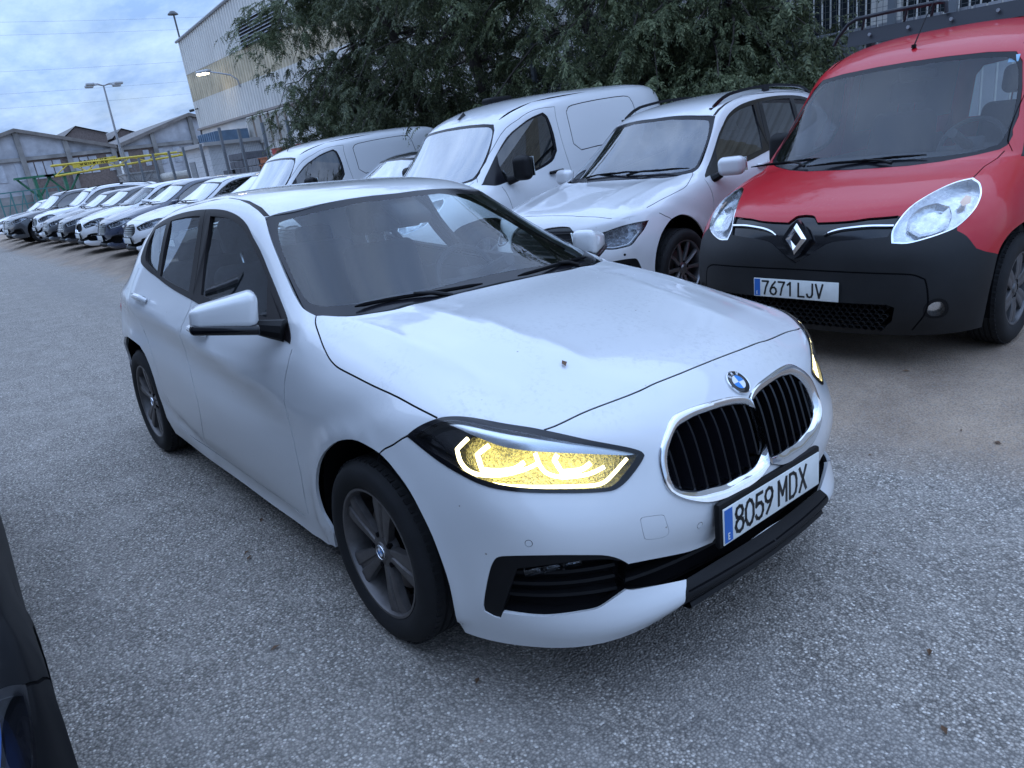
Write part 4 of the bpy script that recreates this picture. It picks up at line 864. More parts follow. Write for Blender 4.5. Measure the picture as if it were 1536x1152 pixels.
# ---------------------------------------------------------------- corrugated warehouse
def corrugated(x0, x1, y, z0f, z1f, pitch, depth, step=4):
    """sheet with trapezoid ribs standing along x; z0f, z1f give lower and upper edge at x"""
    n = int((x1-x0)/pitch); X, Y = [], []
    for i in range(n):
        a = x0+i*pitch
        for t, d in ((0, 0), (.35, 0), (.5, 1), (.85, 1)): X.append(a+t*pitch); Y.append(y-d*depth)
    X.append(x0+n*pitch); Y.append(y); X, Y = np.array(X), np.array(Y)
    V = np.r_[np.c_[X, Y, z0f(X)], np.c_[X, Y, z1f(X)]]; k = len(X)
    return V, np.array([(i, i+1, k+i+1, k+i) for i in range(k-1)])
def build_warehouse():
    t = thing('warehouse', 'large pale corrugated warehouse with a yellowed translucent band and louvres', 'building', (-42.6, 13.42, 0))
    ox, oy = -42.6, 13.42
    roof = lambda x: 8.72+.055*x
    c = lambda v: (lambda x: np.full(np.shape(x), v))
    white = mat('white_cladding', (.56, .54, .50), .5, .1, noise=(.8, .10)); yel = mat('aged_fibreglass', (.46, .39, .27), .6, noise=(1.3, .25))
    for nm, m, z0, z1 in (('upper_cladding', white, c(7.03), roof), ('translucent_band', yel, c(5.64), c(7.03)), ('lower_cladding', white, c(4.2), c(5.64))):
        V, F = corrugated(0, 52, (0 if nm != 'translucent_band' else .02), z0, z1, .32, .06); mesh(nm, V, F, m, t, False)
    MB().box((26, .2, 6.4), (51.8, .2, 4.3)).box((.12, 15, 4.3), (.2, 30, 8.4)).build('inner_shell', mat('dark_steel', (.05, .05, .055), .8), t, False)
    MB().add([(0, -.1, 8.74), (52, -.1, 11.62), (52, 14, 12.4), (0, 14, 9.5)], [(0, 1, 2, 3)]).build('roof', mat('roof_sheet', (.30, .31, .33), .6), t, False)
    MB().tube([(-.05, -.1, 8.74), (52, -.1, 11.62)], .07, 6).build('roof_edge', mat('flashing', (.28, .29, .31), .5), t)
    MB().box((26, -.06, 4.2), (52, .16, .10)).build('drip_edge', mat('rusty_flashing', (.24, .21, .19), .7), t, False)
    MB().box((26, .12, 2.1), (52, .2, 4.2)).build('lower_wall', mat('whitewashed_block', (.58, .56, .53), .85, noise=(1.2, .12), bump=(3, .3, .03)), t, False)
    lv = mat('louvre_metal', (.42, .43, .46), .5, .3); dk = mat('louvre_dark', (.01, .01, .012), .9)
    for x0, x1, z0, z1 in ((8.6, 13.2, 7.0, 8.1), (17.5, 24, 7.3, 8.9)):
        f = MB().box(((x0+x1)/2, -.09, (z0+z1)/2), (x1-x0, .04, z1-z0)).build('louvre_panel', dk, t, False)
        n = int((z1-z0)/.135)
        for i in range(n):
            z = z0+(i+.5)*(z1-z0)/n
            MB().add([(x0, -.10, z+.05), (x1, -.10, z+.05), (x1, -.20, z-.03), (x0, -.20, z-.03), (x0, -.12, z+.055), (x1, -.12, z+.055)], [(0, 1, 2, 3), (0, 3, 2, 1), (0, 1, 5, 4)]).build('louvre_slat', lv, f, False)
    br = mat('window_shutter', (.33, .27, .22), .7, noise=(8, .15))
    for i in range(5):
        x = 7.55+i*.92
        w = MB().box((x, -.02, 3.45), (.62, .12, 1.22)).build('window_grating', br, t, False)
        for k in range(7): MB().box((x-.27+k*.09, -.10, 3.45), (.025, .05, 1.22)).build('grating_bar', white, w, False)
        MB().box((x+.1, -.02, 4.09), (.74, .22, .05)).build('lintel', white, w, False)
    for i in range(6):                      # barred windows near the right end of the wall
        x = 32.6+i*2.1
        w = MB().box((x, -.01, 3.25), (1.55, .08, 1.15)).build('window', mat('window_dark', (.02, .025, .03), .1), t, False)
        MB().box((x, -.06, 2.64), (1.75, .20, .07)).box((x, -.06, 3.86), (1.7, .12, .06)).box((x-.80, -.06, 3.25), (.06, .10, 1.2)).box((x+.80, -.06, 3.25), (.06, .10, 1.2)).build('window_frame', white, w, False)
        for k in range(9): MB().cyl((x-.68+k*.17, -.10, 2.66), (x-.68+k*.17, -.10, 3.84), .016, 6).build('window_bar', white, w)
    MB().tube([(.7, -.02, 5.25), (.7, -.22, 5.22)], .03, 8).cyl((.62, -.26, 5.2), (.62, -.50, 5.16), .07, 10).build('security_camera', mat('camera_black', (.02, .02, .02), .5), t)
    # lit wall lamp
    l = thing('wall_lamp', 'lit lamp on a curved arm fixed to the corrugated warehouse wall', 'lamp', (-35.3, 13.35, 5.5))
    MB().tube([(0, 0, .0), (0, -.05, .35), (-.15, -.3, .6), (-.5, -.7, .75), (-.9, -.95, .86)], .035, 8).build('lamp_arm', mat('galvanised', (.30, .31, .33), .45, .7), l)
    MB().rbox((-1.2, -1.16, .92), (.75, .30, .16), .07, 2, rot=np.array(Matrix.Rotation(R_(32), 3, 'Z'))).build('lamp_head', mat('lamp_housing', (.40, .40, .40), .5), l)
    MB().rbox((-1.25, -1.19, .84), (.60, .24, .10), .05, 2, rot=np.array(Matrix.Rotation(R_(32), 3, 'Z'))).build('lamp_glass', mat('lamp_glow', (1, .95, .8), .4, emis=(1, .86, .58), estr=14), l)
    p = thing('roof_lamp', 'dark lamp on a short pole standing on the warehouse roof corner', 'lamp', (-42.4, 13.5, 8.7))
    MB().cyl((0, 0, 0), (-.05, 0, 1.35), .05, 8).build('pole', mat('dark_pole', (.05, .055, .06), .5), p)
    MB().lathe([(0, .16), (.12, .14), (.26, .02), (.28, -.03), (0, -.05)], 16, 'z').build('lamp_head', mat('dark_pole', (.05, .055, .06)), p).location = (-.15, 0, 1.42)
build_warehouse()

# ---------------------------------------------------------------- old sheds at the back of the yard
def build_shed(label, ys, zs, yl, zl, pil, deep, seed, x=-80):
    """gabled hall; ys, zs: left eave, ridge, right eave in the facade plane"""
    t = thing('shed', label, 'building', (x, ys[1], 0), group='old gabled halls beyond the yard')
    y0 = ys[1]; R = lambda y, z, dx=0: (dx, y-y0, z)
    conc = mat('weathered_concrete', (.20, .195, .19), .9, noise=(.9, .35)); rend = mat('stained_render', (.36, .37, .40), .9, noise=(.5, .45, 8))
    roofm = mat('fibre_cement_roof', (.16, .145, .135), .9, noise=(1.5, .25)); door = mat('grey_boarding', (.36, .38, .42), .7, noise=(2, .2)); brick = mat('dark_brickwork', (.14, .11, .10), .9, noise=(6, .3))
    def pz(y): return np.interp(y, ys, zs)
    P = [R(ys[0], zl), R(ys[0], zs[0]-.25), R(ys[1], zs[1]-.3), R(ys[2], zs[2]-.25), R(ys[2], zl)]
    MB().add(P+[(p[0]-deep, p[1], p[2]) for p in P], [(0, 1, 2, 3, 4), (1, 6, 7, 2), (2, 7, 8, 3)]).build('gable', rend, t, False)
    for a, b in ((0, 1), (1, 2)):
        d = np.array([ys[b]-ys[a], zs[b]-zs[a]])
        MB().add([(.5, ys[a]-y0, zs[a]), (.5, ys[b]-y0, zs[b]), (-deep, ys[b]-y0, zs[b]), (-deep, ys[a]-y0, zs[a]), (.5, ys[a]-y0, zs[a]-.32), (.5, ys[b]-y0, zs[b]-.32)], [(0, 1, 2, 3), (0, 4, 5, 1)]).build('roof_slope', roofm, t, False)
    MB().box((.12, (ys[0]+ys[2])/2-y0, zl), (.3, ys[2]-ys[0], .32)).build('tie_beam', conc, t, False)
    for y in pil:
        z1 = pz(y)-.3; MB().box((.16, y-y0, z1/2), (.4, .42, z1)).build('pillar', conc, t, False)
    yy = sorted([ys[0]]+list(pil)+[ys[2]])
    rr = random.Random(seed)
    for a, b in zip(yy[:-1], yy[1:]):
        if b-a < .8: continue
        w = MB().box((-.05, (a+b)/2-y0, zl/2), (.2, b-a, zl)).build('bay_wall', rend if rr.random() < .4 else brick, t, False)
        n = 5
        for i in range(n):
            if rr.random() < .75: MB().box((.08, a+(i+.5)*(b-a)/n-y0, zl-1.1), (.06, (b-a)/n-.10, 1.5)).build('boarding_panel', door, w, False)
        MB().box((.06, (a+b)/2-y0, 1.2), (.1, (b-a)*.98, 2.0)).build('lower_band', conc, w, False)
    return t
build_shed('weathered gabled hall with stained render panels, at the far left', (1.5, 9.75, 17.75), (5.6, 7.95, 5.75), 0, 5.3, (5.6, 9.75, 13.5, 17.4), 45, 3)
build_shed('weathered gabled hall whose ridge meets the warehouse corner', (17.85, 25.3, 33), (5.75, 8.1, 5.7), 0, 5.35, (18.1, 21.3, 25.3, 29.2), 45, 5)
for y0, y1, z, dx, lab in ((13.8, 17.2, 7.0, -22, 'raised roof lantern on the left hall'), (18.2, 21.2, 6.55, -24, 'raised roof lantern between the two halls')):
    k = 1.27; t = thing('roof_lantern', lab, 'roof lantern', (-80+dx, 0, 0), group='roof lanterns on the old halls')
    a, b, zz = (y0+1.74)*k-1.74, (y1+1.74)*k-1.74, (z-1.57)*k+1.57
    MB().prism([(a, zz-2.4), (a, zz-.1), (a+(b-a)*.28, zz+.85), (b, zz-.1), (b, zz-2.4)], -20, 0, 'x').build('lantern_wall', mat('dark_brickwork', (.14, .11, .10)), t, False)
    MB().add([(.3, a-.3, zz-.15), (.3, a+(b-a)*.28, zz+.95), (-20, a+(b-a)*.28, zz+.95), (-20, a-.3, zz-.15), (.3, b+.3, zz-.15), (-20, b+.3, zz-.15)], [(0, 1, 2, 3), (1, 4, 5, 2)]).build('lantern_roof', mat('fibre_cement_roof', (.16, .145, .135)), t, False)

# ---------------------------------------------------------------- yard behind the fence
def build_yard():
    ye = mat('machine_yellow', (.58, .44, .05), .5, noise=(3, .25)); gr = mat('machine_green', (.02, .13, .07), .5, noise=(4, .3))
    t = thing('pump_boom', 'yellow lattice machine boom lying on green trestles behind the fence', 'machine', (-52, 7.2, 0))
    A0, A1 = np.array([0, 0, 2.85]), np.array([0, 8.2, 3.28])
    for off in ((.25, 0, .62), (-.25, 0, .62), (.25, 0, 0), (-.25, 0, 0)):
        o = np.array(off); e = np.array([off[0], 0, off[2]*.3]); MB().tube([A0+o, A1+e], .07, 6).build('boom_chord', ye, t)
    for i in range(9):
        f0, f1 = i/9, (i+1)/9; h0, h1 = .62*(1-.7*f0), .62*(1-.7*f1); p, q = A0+(A1-A0)*f0, A0+(A1-A0)*f1
        a, b = (p+[.25, 0, h0], q+[.25, 0, 0]) if i % 2 else (p+[.25, 0, 0], q+[.25, 0, h1]); MB().tube([a, b], .035, 6).build('boom_brace', ye, t)
    MB().box((.26, 2.4, 3.42), (.05, 2.6, .34), rot=np.array(Matrix.Rotation(R_(3), 3, 'X'))).build('name_panel', ye, t, False)
    s = MB(); stroke(s, 'SCHWING', .24, .05, 1.55, 3.33, [.24]*7); s.build('boom_letters', M_INK, t, False).location.x = .29
    for y in (-1.1, .5):
        MB().box((0, y, 2.2), (.4, .16, 1.5)).tube([(0, y-.9, 2.9), (0, y+.1, 1.6)], .07, 6).tube([(0, y+.9, 2.9), (0, y-.1, 1.6)], .07, 6).box((0, y, 2.95), (.5, 2.1, .12)).build('trestle', gr, t, False)
    for k, (y, z, w, h, m, nm, lab) in enumerate(((14.2, 1.3, 1.6, 1.0, gr, 'green_skip', 'small green steel skip in the yard below the boom end'), (11.2, 1.6, 1.9, 1.5, mat('grey_sheeting', (.30, .30, .30), .7, noise=(3, .2)), 'covered_pallet', 'grey sheeted load in the yard beside the white hut'))):
        o = thing(nm, lab, 'container', (-49, y, 0)); MB().prism([(-w/2*.85, 0), (w/2*.85, 0), (w/2, h+.9), (-w/2, h+.9)], -.8, .8, 'x').build('body', m, o, False)
        MB().box((0, 0, h+.92), (1.75, w+.1, .08)).build('rim', m, o, False)
        for i in range(4): MB().box((.83, -w/2+(i+.5)*w/4, .95), (.08, .08, h)).build('rib', m, o, False)
    ct = mat('teal_steel', (.05, .16, .16), .6); o = thing('steel_cage', 'teal green steel lattice cage behind the last parked cars', 'cage', (-49, 5.2, 0))
    for y in np.linspace(-1.5, 1.5, 6): MB().box((0, y, 1.1), (.07, .07, 2.2)).build('cage_post', ct, o, False)
    for z in (.2, .9, 1.5, 2.2): MB().box((0, 0, z), (.06, 3.1, .06)).build('cage_rail', ct, o, False)
    for y in (-1.2, -.6, 0, .6): MB().tube([(0, y-.3, .3), (0, y+.3, 2.1)], .025, 6).build('cage_brace', ct, o)
    st = tag(MB().rbox((-47.5, 13.0, 1.9), (2.4, 1.6, .6), .3, 2).build('covered_pallet', mat('tarpaulin', (.42, .40, .36), .8, noise=(2, .25))), 'cream tarpaulin heap in the yard right of the bare tree', 'container')
    h = thing('hut', 'small white flat roofed hut in front of the warehouse corner', 'hut', (-36.2, 11.2, 0))
    hw = mat('hut_wall', (.55, .56, .57), .8, noise=(1.5, .10))
    MB().box((0, .9, 1.5), (3.6, 2.6, 3.0)).build('wall', hw, h, False); MB().box((0, .9, 3.05), (4.1, 3.1, .16)).build('roof', mat('hut_roof', (.36, .35, .34), .8), h, False)
    MB().box((-1.82, .2, 1.3), (.04, .9, 2.2)).box((-.9, -.42, 1.35), (.8, .04, 2.1)).build('door', mat('hut_door', (.24, .25, .26), .6), h, False)
    b = thing('blue_container', 'blue steel box lying on top of the white hut', 'container', (-36.2, 12.3, 3.14))
    MB().box((0, 0, .24), (2.5, 1.6, .48)).build('body', mat('container_blue', (.10, .155, .22), .6, noise=(3, .2)), b, False)
    for i in range(9): MB().box((-1.15+i*.29, -.82, .24), (.07, .05, .44)).build('rib', mat('container_blue', (.10, .155, .22)), b, False)
    gm = [mat('block_grey', (.11, .11, .12), .9, noise=(5, .2)), mat('block_pale', (.20, .20, .21), .9, noise=(5, .2))]
    for n, (x, w, zt, m, lab) in enumerate(((-31.6, 1.5, 2.05, gm[0], 'dark grey block stack, lowest, next to the hut'), (-30.1, 2.4, 2.55, gm[0], 'dark grey block stack, tallest of the three behind the fence'), (-28.6, 1.7, 2.2, gm[1], 'paler grey block stack in front of the orange crates'))):
        o = thing('block_stack', lab, 'blocks', (x, 11, 0), group='stacks of grey blocks behind the fence'); nz = int(zt/.3)
        for k in range(nz):
            for i in range(int(w/.5)): MB().rbox((-w/2+(i+.5)*.5+random.Random(k*9+i+n).uniform(-.02, .02), 0, .15+k*.3), (.47, 1.0, .28), .02, 1).build('block', m, o, False)
    rm = [mat('orange_crate', (.42, .12, .04), .6, noise=(4, .2)), mat('red_crate', (.50, .05, .035), .6, noise=(4, .2))]
    for n, (x, zt, m, lab) in enumerate(((-27.4, 2.25, rm[0], 'orange plastic crates stacked beside the grey blocks'), (-25.9, 2.5, rm[1], 'red plastic crates stacked under the overhanging branches, left stack'), (-24.3, 2.45, rm[1], 'red plastic crates stacked under the branches, middle stack'), (-22.7, 2.4, rm[1], 'red plastic crates stacked behind the last fence post'))):
        o = thing('crate_stack', lab, 'crates', (x, 11, 0), group='stacks of plastic crates behind the fence')
        for k in range(int(zt/.26)):
            for i in range(2):
                z = .13+k*.26; xx = -.37+i*.74
                MB().box((xx, -.48, z), (.70, .04, .22)).box((xx, .48, z), (.70, .04, .22)).box((xx-.34, 0, z), (.03, .96, .22)).box((xx+.34, 0, z), (.03, .96, .22)).box((xx, 0, z-.09), (.68, .92, .03)).box((xx, -.51, z+.09), (.74, .03, .03)).build('crate', m, o, False)
build_yard()

# ---------------------------------------------------------------- street lights and wires
def build_lights():
    g = mat('galvanised', (.30, .31, .33), .45, .7); hd = mat('luminaire_grey', (.34, .35, .36), .5)
    t = thing('street_light', 'tall grey lighting column with four lamp heads', 'street light', (-52, 11.2, 0))
    MB().tube([(0, 0, 0), (0, .12, 4), (0, .2, 7.9)], [.10, .08, .05], 10).build('pole', g, t)
    for k, (dx, dy) in enumerate(((.5, -.72), (-.4, -.6), (.5, .62), (-.4, .72))):
        MB().tube([(0, .2, 7.85), (dx*.5, .2+dy*.5, 7.95), (dx, .2+dy, 7.93)], .035, 6).build('arm', g, t)
        MB().rbox((dx*1.2, .2+dy*1.22, 7.9), (.30, .50, .17), .07, 2).build('lamp_head', hd, t)
    wm = mat('wire_black', (.11, .12, .14), .6)
    px = ((31.5, 37.5, .0), (29.2, 35.0, .4), (24.0, 29.5, .2), (21.0, 26.0, -.1), (18.6, 23.6, .1))
    for i, (z0, z1, s) in enumerate(px):
        y = np.linspace(-60, 120, 25); u = (y+60)/180
        P = np.c_[np.full(25, -150.)-.0*y, y, z0+(z1-z0)*u*.4-3.0*4*u*(1-u)+s]
        tag(MB().tube(P, .013, 4, False).build('overhead_wire', wm), ('topmost', 'second highest', 'third highest', 'second lowest', 'lowest')[i]+' of the overhead wires crossing the sky', 'wire', 'overhead wires in the sky at left')
build_lights()

# ---------------------------------------------------------------- fence along the back of the bays
def build_fence():
    pm = mat('fence_post_grey', (.17, .19, .21), .55, .4); wm = mat('fence_wire', (.13, .14, .15), .5, .6); sl = mat('slat_grey', (.33, .34, .36), .55, .3, noise=(3, .12))
    t = thing('wire_fence', 'wire mesh fence on grey posts, bare stretch at left of the trees', 'fence', (-28, 8.6, 0))
    for k, (x, z, lx) in enumerate(((-40.5, 2.9, .2), (-37.9, 2.9, .15), (-35.4, 2.95, .2), (-33, 2.9, .1), (-31, 2.9, .2), (-28.8, 2.85, .2), (-26.4, 3.25, .1), (-24.6, 3.05, .0), (-22.5, 3.05, .0), (-20.6, 2.95, -.05), (-18.4, 3, 0), (-16.2, 3, 0))):
        MB().box((x+28, 0, z/2), (.09, .09, z)).build('post', pm, t, False)
    m = MB()
    for z in np.arange(.2, 2.6, .2): m.box((0, -.05, z), (26, .006, .006))
    for x in np.arange(-13, 12, .15): m.box((x, -.05, 1.3), (.005, .005, 2.5))
    m.build('wire_mesh', wm, t, False)['kind'] = 'stuff'
    r = thing('slat_fence', 'grey vertical slat fence with wire mesh above it, behind the red van', 'fence', (-2, 8.6, 0))
    for i, x in enumerate(np.arange(-7.5, 6, .155)):
        MB().box((x, .02, 1.17), (.125, .03, 2.34)).build('slat', sl, r, False)
    for z in (.4, 2.2): MB().box((-.7, .05, z), (13.6, .04, .06)).build('rail', pm, r, False)
    for x in (-7.2, -4.6, -2.0, -.55, .15, 2.6, 5.2): MB().box((x, -.06, 1.75), (.085, .07, 3.5)).build('post', pm, r, False)
    m = MB()
    for z in np.arange(1.7, 3.5, .075): m.box((-3.55, -.035, z), (7.9, .0045, .0045))
    for x in np.arange(-7.5, .4, .075): m.box((x, -.035, 2.6), (.0045, .0045, 1.8))
    m.build('wire_mesh', wm, r, False)['kind'] = 'stuff'
build_fence()

# ---------------------------------------------------------------- trees with hanging pinnate leaves
def leaf_mat(name, c0, c1, c2):
    m = bpy.data.materials.new(name); m.use_nodes = True; nt = m.node_tree; b = nt.nodes['Principled BSDF']; N = nt.nodes.new; L = nt.links.new
    g = N('ShaderNodeNewGeometry'); rp = N('ShaderNodeValToRGB'); e = rp.color_ramp.elements; e[0].color = (*c0, 1); e[1].color = (*c2, 1); q = e.new(.55); q.color = (*c1, 1)
    L(g.outputs['Random Per Island'], rp.inputs[0]); L(rp.outputs[0], b.inputs['Base Color']); b.inputs['Roughness'].default_value = .55; b.inputs['Specular IOR Level'].default_value = .3
    tr = N('ShaderNodeBsdfTranslucent'); L(rp.outputs[0], tr.inputs[0]); mx = N('ShaderNodeMixShader'); mx.inputs[0].default_value = .25
    out = [n for n in nt.nodes if n.type == 'OUTPUT_MATERIAL'][0]; L(b.outputs[0], mx.inputs[1]); L(tr.outputs[0], mx.inputs[2]); L(mx.outputs[0], out.inputs[0]); return m
M_LEAF = leaf_mat('pinnate_leaf', (.052, .068, .034), (.098, .122, .058), (.21, .23, .12))
M_LEAF2 = leaf_mat('dark_leaf', (.042, .052, .028), (.074, .090, .044), (.15, .165, .085))
M_BARK = mat('bark', (.06, .05, .042), .9, noise=(6, .3), bump=(30, .5, .01))
def fronds(P, D, Ln, rs, nl=8):
    """pinnate leaves: base P, direction D, length Ln; each is 2*nl+1 leaflets hanging from a bent rib"""
    n = len(P); k = 2*nl+1
    side = np.cross(D, [0, 0, 1.]); side += rs.normal(0, .25, side.shape); side /= np.linalg.norm(side, axis=1, keepdims=True)+1e-9
    V = np.zeros((n, k, 4, 3))
    for i in range(nl+1):
        t = (i+.6)/(nl+.6)
        c = P+D*(Ln*t)[:, None]; c[:, 2] -= .55*Ln*t*t
        tang = D.copy(); tang[:, 2] -= 1.1*t; tang /= np.linalg.norm(tang, axis=1, keepdims=True)
        for s in ((1, -1) if i < nl else (0,)):
            j = 2*i+(0 if s >= 0 else 1)
            d = tang*.55+side*s*.85; d[:, 2] -= .35+rs.uniform(0, .25, n); d /= np.linalg.norm(d, axis=1, keepdims=True)
            d = d+rs.normal(0, .28, d.shape); d /= np.linalg.norm(d, axis=1, keepdims=True)
            w = np.cross(d, np.cross(side, tang)+rs.normal(0, .3, d.shape)); w /= np.linalg.norm(w, axis=1, keepdims=True)+1e-9
            l = (Ln*.30*(1-.45*abs(t-.45)))[:, None]; wd = l*.19
            V[:, j, 0] = c; V[:, j, 1] = c+d*l*.45+w*wd; V[:, j, 2] = c+d*l; V[:, j, 3] = c+d*l*.45-w*wd
    return V.reshape(-1, 3)
def build_tree(name, label, x, y, h, spread, nb, seed, lm, lean=(0, 0), low=1.7, dens=1.0, group='trees hanging over the parked cars'):
    rs = np.random.RandomState(seed); t = thing(name, label, 'tree', (x, y, 0), group=group)
    tr = MB(); top = np.array([lean[0], lean[1], h*.55]); tr.tube([(0, 0, 0), (lean[0]*.2, lean[1]*.2, h*.2), (lean[0]*.6, lean[1]*.6, h*.4), top], [.17, .13, .10, .07], 10)
    tr.build('trunk', M_BARK, t)
    limbs = MB(); P, D, Ln = [], [], []
    for b in range(nb):
        a = rs.uniform(0, 2*math.pi); z0 = rs.uniform(.22, .75)*h
        base = np.array([lean[0]*z0/h, lean[1]*z0/h, z0]); L = spread*rs.uniform(.55, 1.15)*(1-.35*max(0, z0/h-.5))
        up = rs.uniform(.0, .55); q = []
        for i in range(9):
            s = i/8; r = L*s; z = z0+L*up*s*1.3-L*rs.uniform(.75, 1.0)*s*s*.95
            q.append(base+[math.cos(a+.35*s*(b % 3-1))*r, math.sin(a+.35*s*(b % 3-1))*r, z-z0])
        q = np.array(q); q[:, 2] = np.maximum(q[:, 2], low*.9+rs.uniform(0, .25))
        limbs.tube(q[:-1], np.linspace(.028, .006, 8), 5, False)
        nt_ = int(L*11*dens)
        for _ in range(nt_):
            s = rs.uniform(.18, 1)**.8*7.99; i = int(s); c = q[i]+(q[i+1]-q[i])*(s-i)+rs.normal(0, .05, 3)
            # a twig with several fronds
            ta = rs.uniform(0, 2*math.pi); tl = rs.uniform(.25, .7); d = np.array([math.cos(ta), math.sin(ta), rs.uniform(-.9, .35)])
            for m in range(rs.randint(8, 14)):
                f = rs.uniform(.1, 1); p = c+d*tl*f-[0, 0, .25*tl*f*f]
                if p[2] < low: p[2] = low+rs.uniform(0, .5)
                fa = ta+rs.normal(0, .9); fd = np.array([math.cos(fa), math.sin(fa), rs.uniform(-.8, .25)]); P.append(p); D.append(fd/np.linalg.norm(fd)); Ln.append(rs.uniform(.12, .27))
    limbs.build('branches', M_BARK, t)
    V = fronds(np.array(P), np.array(D), np.array(Ln), rs); F = np.arange(len(V)).reshape(-1, 4)
    o = mesh('crown', V, F, lm, t, False); o['kind'] = 'stuff'
    return len(F)
def build_trees():
    n = 0
    spec = (('leftmost tree, its thin branches hanging in front of the warehouse wall', -15.6, 8.9, 8.6, 2.7, 52, 1, M_LEAF, 1.7, .75), ('tree with dark dense crown behind the dark hatchback roof', -14.0, 9.6, 10.0, 3.3, 58, 2, M_LEAF2, 1.6, .72),
      ('dark tree hanging over the roof of the tall white van from the left', -10.8, 9.0, 10.5, 3.2, 62, 3, M_LEAF2, 1.7, .75), ('dark tree directly behind the tall white van', -7.8, 9.3, 10.5, 3.2, 60, 4, M_LEAF, 1.6, .68),
      ('tree whose branches touch the rear of the tall white van roof', -5.5, 8.7, 9.0, 2.6, 58, 5, M_LEAF, 1.6, .75), ('low tree behind the white crossover, lighter green leaves', -4.5, 8.3, 4.2, 1.6, 36, 6, M_LEAF, 1.45, 1.1))
    for lab, x, y, h, sp, nb, sd, lm, low, de in spec: n += build_tree('drooping_tree', lab, x, y, h, sp, nb, sd, lm, (0, -1.5 if h > 8.8 else -.5), low, de)
    # hedge along the fence below the crowns
    rs = np.random.RandomState(77); k = 4600
    P = np.c_[rs.uniform(-15.5, -2.9, k), rs.normal(8.2, .35, k), rs.uniform(.4, 2.35, k)*np.where(rs.rand(k) < .8, 1, 1.1)]; a = rs.uniform(0, 2*math.pi, k); D = np.c_[np.cos(a), np.sin(a), rs.uniform(-.6, .6, k)]; D /= np.linalg.norm(D, axis=1, keepdims=True)
    V = fronds(P, D, rs.uniform(.18, .34, k), rs, 6); o = mesh('hedge', V, np.arange(len(V)).reshape(-1, 4), M_LEAF2, None, False); tag(o, 'dark leafy hedge growing through the slat fence behind the cars', 'hedge', kind='stuff')
    # bare scrubby tree in the yard
    t = thing('bare_tree', 'grey leafless scrub tree in the yard in front of the yellow boom', 'tree', (-48.5, 11.0, 0)); rs = np.random.RandomState(9); b = MB()
    MB().tube([(0, 0, 0), (0, .1, 1.6)], [.10, .06], 8).build('trunk', M_BARK, t)
    for i in range(90):
        a = rs.uniform(0, 2*math.pi); z0 = rs.uniform(.6, 2.0); r = rs.uniform(.5, 1.5); q = [(0, .1*z0, z0), (r*.5*math.cos(a), r*.5*math.sin(a), z0+rs.uniform(.2, .6)), (r*math.cos(a), r*math.sin(a), z0+rs.uniform(.2, 1.3))]
        b.tube(q, [.02, .014, .006], 4, False)
    b.build('twigs', mat('grey_twig', (.15, .14, .14), .9), t)
    return n
build_trees()

def build_hall():
    """the hall across the lane that the cars' flanks and windows mirror"""
    t = thing('hall', 'long pale grey hall across the lane, mirrored in the white hatchback side windows', 'building', (-12, -7.8, 0))
    MB().box((0, -4, 4.4), (44, 8, 9.4)).build('wall', mat('pale_hall_wall', (.30, .31, .33), .8, noise=(.6, .12)), t, False)
    MB().box((0, -4, 9.2), (44.6, 8.6, .22)).build('roof', mat('flashing', (.28, .29, .31)), t, False)
    for i in range(7):
        w = MB().box((-19+i*6.3, .02, 6.2), (2.6, .10, 1.2)).build('louvre_window', mat('window_dark', (.02, .025, .03), .1), t, False)
        for k in range(6): MB().box((-19+i*6.3, .10, 5.7+k*.2), (2.6, .08, .03)).build('louvre_slat', mat('louvre_metal', (.42, .43, .46), .5, .3), w, False)
    for i in range(3): MB().box((-15+i*14, .03, 1.9), (4.2, .12, 3.8)).build('roller_door', mat('roller_door_grey', (.22, .23, .25), .6), t, False)
build_hall()
